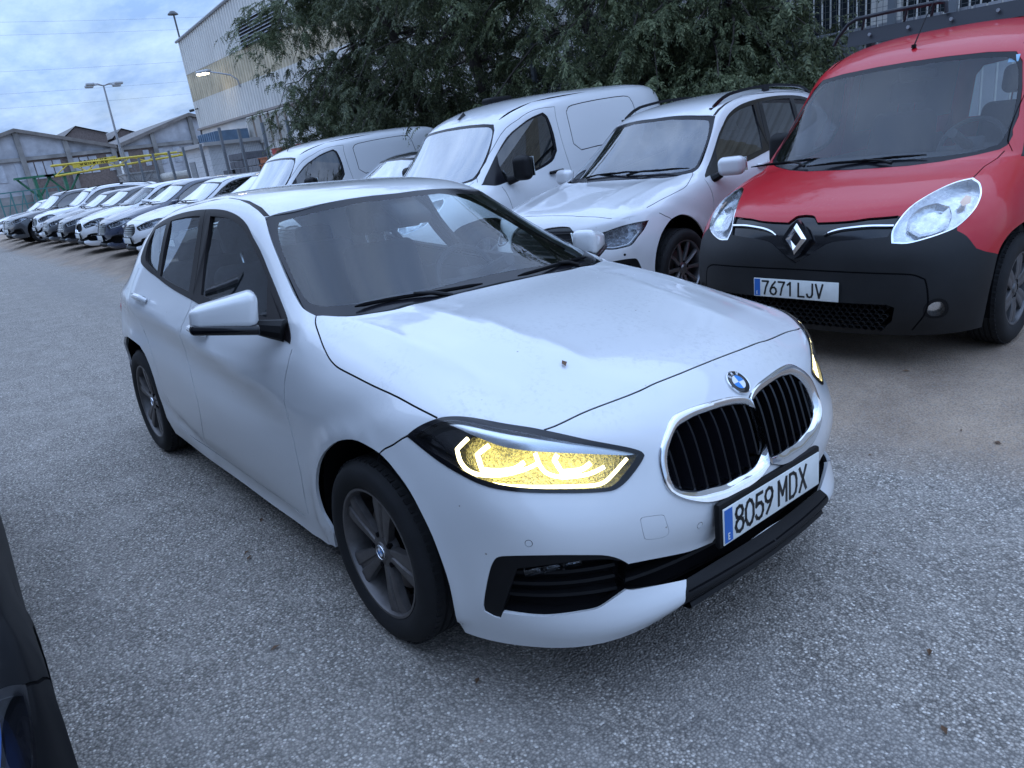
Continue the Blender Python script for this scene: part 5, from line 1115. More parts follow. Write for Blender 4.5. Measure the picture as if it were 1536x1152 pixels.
# ---------------------------------------------------------------- the white hatchback
BS = Surf(BMW_ROWS, 8, crow=(0,), deform=bmw_deform, smooth=12)
def loopU(k, n=3, closed=True, corner=38): return uvc(BS, BUV[k], n, closed, corner)
def bmw_polys():
    U = {k: np.array(v) for k, v in BUV.items()}
    P = []
    hf = uvc(BS, U['hoodfront'], 3, False); hc = uvc(BS, U['hoodcut'], 4, False); fc = uvc(BS, U['fcut'], 3, False)
    lo = loopU('lamp_out', 3); arch = uvc(BS, U['arch'], 4, False)
    wsb = uvc(BS, U['wsb'], 4, False); ws = uvc(BS, U['ws'], 4, False); wst = uvc(BS, U['wst'], 4, False)
    cf = np.array([[hf[-1][0]+.01, -.01]]); cr = np.array([[wsb[-1][0]+.03, -.01]]); ct = np.array([[wst[-1][0]-.02, -.01]])
    tip = U['fcut'][0]; midl = U['lamp_out'][len(U['lamp_out'])//2]
    P.append(('front_bumper', np.r_[[[0, -.01]], cf, hf[::-1], [[6.1, 4.4]], [[5.9, 5.6]], fc, [[4.8, 8.2], [0, 8.2]]]))
    P.append(('hood', np.r_[cf, hf[::-1], [[6.0, 4.3], [5.8, 5.3]], hc[::-1], wsb, cr]))
    # doors (side view cuts)
    df = uvc(BS, U['dfront'], 3, False); dm = uvc(BS, U['dmid'], 3, False)
    sx = lambda x, z, a=15, b=24, c=5: nearest(BS, (x, z), (0, 2), a, b, c, 10)
    dm = np.r_[dm, [sx(-1.68, .262, 12, 18)]]
    dbot = [sx(x, .262, 10, 18, 8) for x in (-.55, -.8, -1.1, -1.4, -1.68)]
    dbot2 = [sx(x, z, 14, 19, 8) for x, z in ((-1.68, .262), (-1.95, .27), (-2.1, .30))]
    drear = [sx(x, z, 15, 20, 5) for x, z in ((-2.1, .30), (-2.14, .40), (-2.17, .55), (-2.25, .70), (-2.42, .82), (-2.56, .92), (-2.62, 1.02), (-2.62, 1.10))]
    top_f = [(11.7, 6.2), (13, 5.2), (14.4, 4.6), (15.7, 4.3)]
    P.append(('front_door', np.r_[df, dbot[1:], dm[::-1], [(15.6, 4.4)], top_f[::-1], [(11.5, 6.1)]]))
    P.append(('rear_door', np.r_[dm, dbot2[1:], drear[1:], [(17.9, 4.9), (17.2, 4.4), (15.7, 4.35)]]))
    P.append(('rear_bumper', [(21.2, -.1), (21.2, 5), (21.6, 8), (21.6, 11), (24, 11), (24, -.1)]))
    P.append(('tailgate', [(19.3, -.1), (19.3, 3.4), (20.2, 4.2), (21.2, 5.0), (21.2, -.1)]))
    P.append(('tail_lamp', [(20.25, 5.3), (20.3, 6.6), (20.5, 7.3), (21.1, 7.2), (21.2, 6), (21.15, 3.2), (20.6, 3.2)]))
    P.append(('rear_screen', [(19.2, -.1), (19.25, 2.6), (19.6, 3.6), (20.2, 3.4), (20.25, -.1)]))
    # glass
    win = loopU('win', 3)
    P.append(('window_trim', win))
    for k in ('glass_f', 'glass_r', 'glass_q'): P.append((k, loopU(k, 3)))
    P.append(('screen_border', np.r_[ws, wsb[1:], cr, ct, wst[::-1][:-1]]))
    fl, fb, ft = (uvc(BS, U[k], 4, False) for k in ('fritL', 'fritb', 'fritt'))
    P.append(('screen', np.r_[fl, fb[1:], [[fb[-1][0]+.02, -.01]], [[ft[-1][0]-.02, -.01]], ft[::-1][:-1]]))
    d1, d2 = U['ditch1'], U['ditch2']
    P.append(('roof_strip', np.r_[d1[::-1], [(16, 3.52), (18, 3.5), (19, 3.45), (19, 3.25), (18, 3.27), (16, 3.3)], d2]))
    # arches
    P.append(('void', np.r_[arch, [(0, 6.4), (-.1, 11), (6.6, 11)]]))
    ra = [(-2.286, .19), (-2.283, .30), (-2.282, .37), (-2.271, .45), (-2.275, .53), (-2.305, .605), (-2.353, .662), (-2.43, .70), (-2.55, .717), (-2.70, .718), (-2.83, .70), (-2.94, .645), (-3.02, .56), (-3.06, .45), (-3.065, .33), (-3.06, .22)]
    rap = np.array([sx(x, z, 15, 23, 6) for x, z in ra])
    P.append(('void', np.r_[rap, [(22.5, 11), (16, 11)]]))
    # front openings
    P.append(('lamp_border', lo)); P.append(('lens', loopU('lamp_in', 3))); P.append(('lamp_dark', loopU('lamp_dark', 2))); P.append(('brow', loopU('brow', 2)))
    lt, lb, le = (uvc(BS, U[k], 3, False) for k in ('lgrille_top', 'lgrille_bot', 'lip_end'))
    P.append(('splitter', np.r_[lb[-4:], le[1:], [(0, U['lip_end'][-1][1]+.1), (0, -.01), (1.75, -.01)]]))
    P.append(('lower_grille', np.r_[lt[:1]+[-.05, .22], lt, [(2.75, .95), (2.75, -.01)], [(1.78, -.01)], lb[::-1], lb[:1]+[.05, .22]]))
    for k in (1.25, .72): P.append(('seam', strip(BS, [(k, .02), (k, .8), (k*.98, 1.5), (k*.96, 1.95)], .006)))
    P.append(('intake', loopU('intake', 2))); P.append(('intake_frame', loopU('cshape', 2)))
    P.append(('kidney', loopU('kid_out', 2)))
    # shut lines
    W = .0058
    for L in (hf, hc, fc): P.append(('seam', strip(BS, np.r_[cf*0+[[hf[-1][0]+.01, 0]], hf[::-1]] if L is hf else L, W)))
    for L in (df, dm): P.append(('seam', strip(BS, L, .0062)))
    P.append(('seam', strip(BS, uvc(BS, drear[2:], 3, False), .005)))
    P.append(('seam', strip(BS, uvc(BS, dbot+dbot2[1:], 3, False), .006)))
    P.append(('seam', strip(BS, uvc(BS, BUV['bsplit'], 3, False), .004)))
    # closed hairlines: tow cover and parking sensors
    tow = loopU('tow', 3); c = tow.mean(0)
    P += [('seam', tow), ('front_bumper', c+(tow-c)*.97)]
    for k, r in (('sensor1', .0105), ('sensor2', .0105)):
        P += [('seam', ring(BS, BUV[k][0], r)), ('sensor', ring(BS, BUV[k][0], r-.0016))]
    fp = nearest(BS, (-2.72, .93), (0, 2), 16, 21, 5, 9)
    P += [('seam', ring(BS, fp, .075, 28)), ('body', ring(BS, fp, .0725, 28))]
    return P
_CUTS = {}
def shared_cut(S, key, polys):
    """the panel layout is triangulated once per body family and carried over to bodies of other proportions"""
    if key not in _CUTS: _CUTS[key] = cut_half(S, polys(), 2)
    C = Cut.__new__(Cut); C.S = S; C.uv, C.T, C.reg, C.names = _CUTS[key]; return C
def build_bmw(root, S, pm, plate_text, lamps_on=True, wheel=None, fold=False, blue=False):
    C = shared_cut(S, 'hatch', bmw_polys)
    C.obj(['body'], 'body_shell', pm, root)
    C.obj('front_bumper', 'front_bumper', pm, root); C.obj('sensor', 'parking_sensors', pm, root, depth=0)
    C.obj('hood', 'hood', pm, root); C.obj('rear_bumper', 'rear_bumper', pm, root); C.obj('tailgate', 'tailgate', pm, root)
    doors = C.obj('front_door', 'front_door', pm, root, 'split') + C.obj('rear_door', 'rear_door', pm, root, 'split')
    C.obj('seam', 'panel_gaps', M_SEAM, root, off=-.003, depth=0)
    C.obj('window_trim', 'window_trim', M_TRIM, root, 'split', off=.003, depth=.02)
    fs = glass_fit(C, ['glass_f', 'glass_r', 'glass_q'], 'side'); fw = glass_fit(C, ['screen', 'screen_border'], 'front')
    for k in ('glass_f', 'glass_r', 'glass_q'): C.obj(k, 'side_window', M_SIDEGLASS, root, 'split', off=-.004, fit=fs)
    C.obj('screen_border', 'windscreen_border', M_FRIT, root, off=-.002, fit=fw)
    C.obj('screen', 'windscreen', M_SCREEN, root, off=-.002, fit=fw)
    C.obj('rear_screen', 'rear_window', M_SIDEGLASS, root, off=-.003, depth=0)
    C.obj('roof_strip', 'roof_strip', M_TRIM, root, 'split', off=-.004, depth=.01)
    C.obj('tail_lamp', 'tail_lamp', M_RED, root, 'split', off=.004)
    C.obj('splitter', 'front_splitter', M_BLACK, root); C.obj('intake_frame', 'intake_frame', M_BLACK, root, 'split', off=-.004, depth=.06)
    # headlights
    bowl = mat('lamp_bowl_lit', (.62, .56, .26), .26, .85, noise=(120, .5), bump=(190, .9, .005)) if lamps_on else mat('lamp_bowl_blue', (.015, .12, .55), .35, .0) if blue else mat('lamp_bowl_dark', (.06, .07, .09), .2, .6)  # lit bowl: the lamp's yellow glow is put into the reflector colour
    drl = mat('running_light', (1, .95, .7), .5, emis=(1, .87, .42), estr=3.6) if lamps_on else mat('running_light_off', (.55, .58, .62), .2)
    frames = C.obj('lamp_border', 'headlight', M_GLOSS, root, 'split', off=.003, depth=.07)
    for fr, sg in zip(frames, (-1, 1)):
        def part(regs, nm, mm, off, depth):
            V, N, F = C.half(regs, off, depth)
            mesh(nm, V*[1, sg, 1], F if sg > 0 else [f[::-1] for f in F], mm, fr, True, N*[1, sg, 1])
        part(['lens', 'brow', 'lamp_dark'], 'lamp_lens', M_CLEAR, .006, 0)
        part(['lens'], 'lamp_bowl', bowl, -.058, 0)
        part(['brow'], 'lamp_brow', M_SILVER if lamps_on else M_GLOSS, -.010, .05)
        part(['lamp_dark'], 'lamp_cavity', bowl if blue else M_GLOSS, -.035, .03)
        for k, r, d in (('drl1a', .0058, .006), ('drl1b', .0068, .014), ('drl2a', .0058, .008), ('drl2b', .0068, .014), ('lamp_line', .0050, .010)):
            L = uvc(S, BUV[k], 4, False, 60); X = S.at(L)-S.at(L, 'N')*d
            MB().tube(X*[1, sg, 1], r, 8).build('light_guide', drl, fr)
        for k, (a, b) in enumerate(() if lamps_on else (('drl1b', 2), ('drl2b', 1))):
            c = np.mean(BUV[a], 0); X = S.at([c])[0]-S.at([c], 'N')[0]*.048
            MB().lathe([(.0, -.004), (.018, .002), (.026, .010), (.032, .012)], 24, 'x').build('lamp_projector', M_SILVER if lamps_on else M_GLOSS, fr).location = X*[1, sg, 1]
    # kidney grilles
    Ko = S.at(uvc(S, BUV['kid_out'], 3)); No = S.at(uvc(S, BUV['kid_out'], 3), 'N'); Ki = S.at(uvc(S, BUV['kid_in'], 3)); Ni = S.at(uvc(S, BUV['kid_in'], 3), 'N')
    c = Ki[:, 1:].mean(0); th = np.linspace(-math.pi, math.pi, 97)[:-1]
    po = polar(Ko, c, th); pi_ = polar(Ki, c, th); nr = polar(np.c_[Ko[:, :1]*0+No[:, :1], Ko[:, 1:]], c, th)
    fx = np.array([1., 0, 0.25]); fx /= np.linalg.norm(fx)
    for sg in (-1, 1):
        L = [po-fx*.03, po+fx*.001, po+fx*.007, po*.93+pi_*.07+fx*.0095, po*.5+pi_*.5+fx*.006, pi_*.92+po*.08-fx*.006, pi_-fx*.012, pi_-fx*.06]
        kg = MB().loft([l*[1, sg, 1] for l in L]).build('kidney_grille', M_CHROME, root, True, 50)
        MB().loft([(pi_-fx*.07)*[1, sg, 1], (pi_*0+np.array([pi_[:, 0].mean()-.09, c[0], c[1]]))*[1, sg, 1]]).build('grille_back', M_SEAM, kg)
        ys = np.linspace(Ki[:, 1].min()+.012, Ki[:, 1].max()-.028, 8)
        for y in ys:
            # z span of the opening at this y
            s = []
            for i in range(96):
                a, b = pi_[i], pi_[(i+1) % 96]
                if (a[1]-y)*(b[1]-y) < 0: t = (y-a[1])/(b[1]-a[1]); s.append(a[2]+(b[2]-a[2])*t)
            z0, z1 = min(s)-.004, max(s)+.004; zz = np.linspace(z0, z1, 9); loops = []
            for z in zz:
                x = S.at([nearest(S, (y, z), (1, 2), 1, 8, 0, 4)])[0][0]-.020
                loops.append([(x, y-.0035, z), (x+.004, y, z), (x, y+.0035, z), (x-.05, y+.012, z), (x-.05, y+.002, z)])
            MB().loft([np.array(l)*[1, sg, 1] for l in loops], True, cap=True).build('grille_slat', M_GLOSS, kg, True, 30)
    # lower grille and side intakes
    lg = C.obj('lower_grille', 'lower_grille', M_SEAM, root, off=-.07, depth=0)[0]
    C.walls('lower_grille', 'grille_surround', M_SEAM, lg, .06)
    for z, dz in ((.372, .0), (.408, .0)):
        X = []
        for y in np.linspace(-.53, .53, 33):
            uv = nearest(S, (abs(y), z-.05*abs(y)*0+(.03*abs(y)/.53 if z > .4 else -.0)), (1, 2), 1, 4, 0, 4); p = S.at([uv])[0]; X.append((p[0]-.022, y, p[2]))
        X = np.array(X); MB().loft([X+[0, 0, .005], X+[-.03, 0, .007], X+[-.03, 0, -.003], X+[.002, 0, -.004], X+[0, 0, .005]], False).build('grille_bar', M_BLACK, lg)
    for sg in (-1, 1):
        V, N, F = C.half('intake', -.055, 0)
        it = mesh('side_intake', V*[1, sg, 1], F if sg > 0 else [f[::-1] for f in F], M_SEAM, root, True, N*[1, sg, 1])
        V, N, F = C.half('intake', -.013, .05); MB().add(V*[1, sg, 1], [f for f in F if len(f) == 4]).build('intake_surround', M_SEAM, it)
        for z in (.352, .387, .422):
            X = []
            for y in np.linspace(.56, .795, 16):
                p = S.at([nearest(S, (y, z+.012*(y-.55)/.25), (1, 2), 1, 4, 2, 6)])[0]; X.append(p-[.028, .018, 0])
            X = np.array(X); MB().loft([(X+q)*[1, sg, 1] for q in ([0, 0, .004], [-.035, -.02, .008], [-.035, -.02, -.004], [.002, 0, -.005], [0, 0, .004])], False).build('intake_fin', M_BLACK, it)
        L = uvc(S, BUV['fog'], 3); X = S.at(L)-S.at(L, 'N')*.018; cc = X.mean(0)
        fg = MB().loft([X*[1, sg, 1], (X*.97+cc*.03-[.012, .006, 0])*[1, sg, 1]]).build('fog_lamp', M_BLACK, root)
        MB().add(np.r_[X*.97+cc*.03-[.013, .006, 0], [cc-[.020, .010, 0]]]*[1, sg, 1], [(i, (i+1) % len(X), len(X)) for i in range(len(X))]).build('fog_reflector', mat('fog_silver', (.55, .57, .6), .18, .9, noise=(60, .5), bump=(90, .9, .006)), fg)
        e0, e1 = X[np.argsort(X[:, 1])[:4]].mean(0), X[np.argsort(X[:, 1])[-4:]].mean(0)
        for t in (.33, .66): MB().rbox((e0+(e1-e0)*t-[.008, .004, 0])*[1, sg, 1], (.02, .010, .024), .003, 1).build('fog_divider', M_GLOSS, fg)
        MB().add(np.r_[X*.99+cc*.01-[.003, .002, 0], [cc-[.003, .002, 0]]]*[1, sg, 1], [(i, (i+1) % len(X), len(X)) for i in range(len(X))]).build('fog_lens', M_CLEAR, fg)
    # emblem, plate
    e = S.at([BUV['emblem'][0]])[0]; ne = S.at([BUV['emblem'][0]], 'N')[0]
    roundel(root, (e[0]+.004*ne[0], 0, e[2]+.004*ne[2]), (0, -math.asin(ne[2]), 0))
    plate(root, (.8875, 0, .4655), (0, R_(-1.5), 0), plate_text)
    # black lip under the bumper
    X = []; 
    for y in np.linspace(-.365, .365, 25):
        p = S.at([nearest(S, (abs(y), .25), (1, 2), 0, .05, 0, 5)*[0, 1]])[0]; X.append((p[0], y, p[2]))
    X = np.array(X); MB().loft([X+[-.02, 0, .018], X+[.012, 0, .006], X+[.018, 0, -.004], X+[.010, 0, -.014], X+[-.12, 0, -.02]], False).build('front_lip', M_BLACK, root)
    # mirrors, traced sizes
    for sg in (-1, 1):
        mr = node('door_mirror', root)
        def shp(V):
            V = V.copy(); t = (V[:, 1]+.115)/.23            # 0 at the tip, 1 towards the door (right-hand mirror)
            V[:, 2] = (V[:, 2]+.06)*(.50+.50*np.clip(t*1.15, 0, 1))-.06
            V[:, 0] -= .035*(1-t)**2; return V
        cap = MB().rbox((0, 0, 0), (.13, .235, .138), .036, 3, fn=shp)
        V = np.concatenate(cap.V); k = V[:, 2] > -1
        c0 = np.array([-.725, -.955, 1.068])
        if fold: rotm = np.array(Matrix.Rotation(R_(-78), 3, 'Z')); c0 = np.array([-.74, -.80, 1.05])
        rotm = np.array(Matrix.Rotation(R_(-21), 3, 'Z') @ Matrix.Rotation(R_(-7), 3, 'X'))
        V = V@rotm.T + c0
        mesh('mirror_cap', V*[1, -sg, 1], cap.F if sg < 0 else [f[::-1] for f in cap.F], pm, mr, True, sharp=50)
        b = MB().rbox((0, 0, 0), (.142, .245, .040), .018, 2, fn=lambda V: V-[.02*0, 0, 0]+np.c_[-.035*(1-(V[:, 1]+.12)/.24)**2, V[:, 1]*0, V[:, 1]*0])
        Vb = (np.concatenate(b.V)+[.0, .004, -.066])@rotm.T+c0
        mesh('mirror_base', Vb*[1, -sg, 1], b.F if sg < 0 else [f[::-1] for f in b.F], M_GLOSS, mr, True, sharp=50)
        P = np.array([(-.675, -.875, .995), (-.63, -.84, .985), (-.59, -.80, .975)])
        MB().tube(P*[1, -sg, 1], [.026, .034, .042], 10).build('mirror_arm', M_BLACK, mr)
        g = MB().rbox((0, 0, 0), (.012, .185, .105), .005, 2, fn=shp); Vg = (np.concatenate(g.V)+[-.066, .006, .004])@rotm.T+c0
        mesh('mirror_glass', Vg*[1, -sg, 1], g.F if sg < 0 else [f[::-1] for f in g.F], M_MIRROR, mr, True, sharp=50)
    # handles
    for k, (x, z) in enumerate(((-1.40, .885), (-2.36, .955))):
        uv = nearest(S, (x, z), (0, 2), 12, 20, 5, 9); p = S.at([uv])[0]; n = S.at([uv], 'N')[0]
        for sg in (-1, 1):
            pr = doors[(0 if k == 0 else 2)+(0 if sg < 0 else 1)]
            q = p*[1, sg, 1]; nn = n*[1, sg, 1]
            h = MB().tube([q+[.085, 0, -.004]+nn*.004, q+[.065, 0, -.001]+nn*.030, q+nn*.036, q+[-.065, 0, .004]+nn*.030, q+[-.095, 0, .006]+nn*.004], [.013, .016, .017, .016, .013], 10)
            h.build('door_handle', pm, pr)
            MB().rbox(q+nn*.0005, (.15, .004, .046), .0018, 1).build('handle_recess_shade', mat('recess_shade', (.30, .31, .33), .4), pr)  # flat grey plate; the shade behind the handle is put into its colour
    # wheels and wells
    put_wheels(wheel or make_wheel('wheel', .316, .2205, .205, 'five', M_RIMDARK, True), root, 0, -2.67, .772, .316)
    well(root, (.02, -2.68), .40, .60, .89, .33)
    MB().box((-1.33, 0, .25), (4.0, 1.30, .10)).box((-1.33, 0, .3), (1.9, 1.64, .2)).build('underbody', M_SEAM, root, False)
    # cabin
    MB().rbox((-1.75, 0, .33), (2.9, 1.40, .1), .03, 1).build('cabin_floor', M_DARKCABIN, root)
    V = S.D[int(14.4*8):20*8, 0:4*8+1]-S.N[int(14.4*8):20*8, 0:4*8+1]*.03
    n, k = V.shape[:2]; I = np.arange(n*k).reshape(n, k); F = np.c_[I[:-1, :-1].ravel(), I[1:, :-1].ravel(), I[1:, 1:].ravel(), I[:-1, 1:].ravel()]
    sel = V[..., 2].reshape(-1)[F].min(1) > 1.30
    F = F[sel]; V = V.reshape(-1, 3); mesh('headliner', np.r_[V, V*[1, -1, 1]], np.r_[F, F+len(V)], M_LINING, root)
    d = MB().rbox((-.72, 0, .87), (.62, 1.38, .16), .06, 3).rbox((-.85, .37, .92), (.34, .40, .10), .04, 3); d.build('dashboard', M_DASH, root)
    for sg in (-1, 1): MB().rbox((-1.55, sg*.76, .66), (2.1, .05, .52), .02, 1).build('door_lining', M_DARKCABIN, root)
    for x, y in ((-1.50, -.37), (-1.50, .37)): seat(root, x, y, .46, .60)
    MB().rbox((-2.35, 0, .50), (.5, 1.28, .18), .06, 3).rbox((-2.68, 0, .82), (.16, 1.24, .56), .06, 3).rbox((-2.74, -.38, 1.13), (.09, .26, .14), .04, 2).rbox((-2.74, .38, 1.13), (.09, .26, .14), .04, 2).build('rear_bench', M_FABRIC, root)
    steering(root, (-1.02, .37, .93))
    MB().rbox((-.985, .02, 1.325), (.22, .17, .06), .025, 2, rot=np.array(Matrix.Rotation(R_(28), 3, 'Y'))).rbox((-1.07, .02, 1.275), (.045, .25, .08), .018, 2).build('rear_view_mirror', M_DASH, root)
    for v0, v1, sg, du in ((3.7, .5, -1, .16), (.4, 3.4, 1, .22)):
        vs = np.linspace(v0, v1, 13); X = np.array([S.at([(11.04+du*math.sin(math.pi*i/12)*.3, v)])[0]*[1, sg, 1]+S.at([(11.2, v)], 'N')[0]*[1, sg, 1]*.009 for i, v in enumerate(vs)])
        w = MB().tube(X, [.003]+[.0075]*11+[.003], 6).build('wiper_blade', M_SEAM, root)
        q = X[6]; a = S.at([(10.92, vs[9])])[0]*[1, sg, 1]; MB().tube([a-[0, 0, .004], (a+q)/2+[0, 0, .008], q+[0, 0, .008]], [.010, .008, .006], 8).build('wiper_arm', M_BLACK, w)
def well(root, xs, r, y0, y1, z):
    for x in xs:
        for sg in (-1, 1):
            m = MB(); th = np.linspace(-.22, math.pi+.22, 25)
            P0 = np.c_[x+r*1.03*np.cos(th), 0*th+sg*(y1-.045), z+r*1.03*np.sin(th)]; P1 = np.c_[x+r*np.cos(th), 0*th+sg*y0, z+r*np.sin(th)]
            m.loft([P0, P1], False); m.add(np.r_[P1, [[x, sg*y0, z]]], [(i, i+1, 25) for i in range(24)])
            m.build('wheel_housing', M_SEAM, root)
TILT = R_(-2.7)
P_WHITE = paint('white_paint', (.60, .61, .62), dust=.75)
bmw = thing('white_hatchback', 'white five door hatchback with its yellow running lights lit, plate 8059 MDX', 'car', (0, 0, 0), (TILT, 0, 0), 'parked cars')
build_bmw(bmw, BS, P_WHITE, '8059 MDX')
# ---------------------------------------------------------------- small vans (red one, white ones)
KS = Surf(KROWS, 8, crow=(0,), smooth=1)
def kfr(y, z): return nearest(KS, (y, z), (1, 2), 0, 6, 0, 5)
def ksd(x, z): return nearest(KS, (x, z), (0, 2), 8, 17, 3, 8)
def krr(y, z): return nearest(KS, (y, z), (1, 2), 15.6, 18, 0, 5)
def van_polys():
    U = {k: np.array(v) for k, v in KUV.items()}; P = []
    hf = U['hoodfrontR'].copy(); hf[0] = (5.181, -.01); hf = uvc(KS, hf, 3, False); lamp = uvc(KS, U['lamp'], 3); gl = U['grille_low'][::-1].copy(); gl[0] = (2.755, -.01); gl = uvc(KS, gl, 3, False)
    bf = uvc(KS, U['bfend'], 3, False)
    scr = np.array([(7.58, -.01), (7.62, 1.05), (7.74, 1.6), (7.95, 2.3), (8.30, 2.86), (8.70, 3.02), (9.4, 3.10), (10.1, 2.98), (10.7, 2.75), (10.93, 2.4), (10.93, 1.6), (10.9, .7), (10.9, -.01)])
    hc = np.array([(6.24, 3.16), (6.9, 3.13), (7.6, 3.10), (8.2, 3.05)])
    P.append(('front_bumper', np.r_[hf, [(4.4, 2.5), (3.9, 3.2)], bf, [(2.2, 5.2), (2.2, 8.2), (-.1, 8.2), (-.1, -.01)]]))
    P.append(('hood', np.r_[hf, [(5.1, 2.2), (5.9, 2.7)], hc, scr[:5][::-1]]))
    P.append(('screen_border', scr))
    gin = np.array([(8.08, -.01), (8.1, 1.1), (8.3, 2.2), (8.75, 2.72), (9.4, 2.86), (10.1, 2.78), (10.6, 2.55), (10.78, 2.1), (10.78, 1.4), (10.76, -.01)])
    P.append(('screen', uvc(KS, gin, 3, False)))
    dw = uvc(KS, [ksd(*q) for q in ((-.11, 1.03), (-.30, 1.19), (-.52, 1.375), (-.77, 1.52), (-1.0, 1.60), (-1.16, 1.63), (-1.21, 1.58), (-1.24, 1.40), (-1.23, 1.22), (-1.12, 1.12), (-.95, 1.075), (-.74, 1.045), (-.5, 1.02), (-.25, 1.0))], 3)
    P.append(('front_door', [ksd(*q) for q in ((-.33, .98), (-.40, .62), (-.44, .33), (-.9, .30), (-1.33, .30), (-1.36, .62), (-1.36, .99), (-1.33, 1.36), (-1.35, 1.66), (-1.05, 1.66), (-.78, 1.58), (-.48, 1.41), (-.2, 1.17), (-.12, 1.05))]))
    P.append(('window_trim', dw)); c = dw.mean(0)
    P.append(('glass', uvc(KS, [ksd(*q) for q in ((-.43, 1.29), (-.55, 1.375), (-.78, 1.505), (-1.0, 1.58), (-1.14, 1.605), (-1.185, 1.56), (-1.21, 1.38), (-1.20, 1.235), (-1.10, 1.145), (-.94, 1.10), (-.74, 1.07), (-.5, 1.045), (-.40, 1.04))], 3)))
    P.append(('void', np.r_[uvc(KS, U['arch'][1:-1], 3, False), [nearest(KS, q, (0, 2), 0, 10, 4, 8) for q in ((.20, .715), (.02, .725), (-.14, .70), (-.27, .635), (-.35, .53), (-.385, .40), (-.385, .25))], [(7.3, 8.5), (-.1, 8.5), (-.1, 4.4)]]))
    ra = [nearest(KS, (-2.697+.385*math.cos(t), .32+.385*math.sin(t)), (0, 2), 12, 17, 4.5, 8) for t in np.linspace(-.25, math.pi+.25, 18)]
    P.append(('void', np.r_[ra, [(16.5, 8.4), (13, 8.4)]]))
    P.append(('lamp', lamp)); c = lamp.mean(0); P.append(('lens', c+(lamp-c)*.955))
    P.append(('grille', np.r_[hf, [(4.5, 1.86), (4.14, 1.80)], gl[::-1]]))
    P.append(('lower_grille', [kfr(*q) for q in ((.0, .39), (.33, .39), (.50, .39), (.535, .375), (.515, .29), (.475, .252), (.3, .24), (0, .238))]))
    P.append(('rear_window', [krr(*q) for q in ((.12, 1.60), (.50, 1.56), (.56, 1.48), (.60, 1.12), (.12, 1.12))]))
    P.append(('tail_lamp', [(16.3, 5.0), (16.3, 4.5), (17.3, 4.3), (17.3, 5.2), (16.9, 5.8)]))
    fp = kfr(.71, .36); P += [('fog_bezel', ring(KS, fp, .062)), ('fog', ring(KS, fp, .043))]
    S = lambda pts, w: P.append(('seam', strip(KS, np.array(pts), w)))
    S(hc, .006); S(hf, .006)
    for L in (((-.33, .98), (-.40, .62), (-.44, .33)), ((-1.35, 1.67), (-1.33, 1.36), (-1.36, .99), (-1.36, .62), (-1.33, .30)), ((-1.35, 1.67), (-1.05, 1.665), (-.78, 1.585), (-.48, 1.415), (-.2, 1.18), (-.10, 1.06)), ((-.44, .30), (-.9, .28), (-1.33, .28), (-2.2, .28))):
        S(uvc(KS, [ksd(*q) for q in L], 4, False), .0055)
    S(uvc(KS, [kfr(*q) for q in ((0, .565), (.4, .56), (.60, .552), (.66, .525), (.675, .45), (.672, .36), (.60, .24))], 4, False), .009)
    pn = uvc(KS, [ksd(*q) for q in ((-1.50, 1.60), (-1.62, 1.66), (-2.5, 1.68), (-2.62, 1.6), (-2.66, 1.28), (-2.55, 1.2), (-1.6, 1.18), (-1.50, 1.26))], 4); S(np.r_[pn, pn[:1]], .010)
    S([(x, v) for x, v in ((11.2, 2.55), (12.5, 2.5), (14, 2.45), (15.5, 2.4))], .012)
    return P
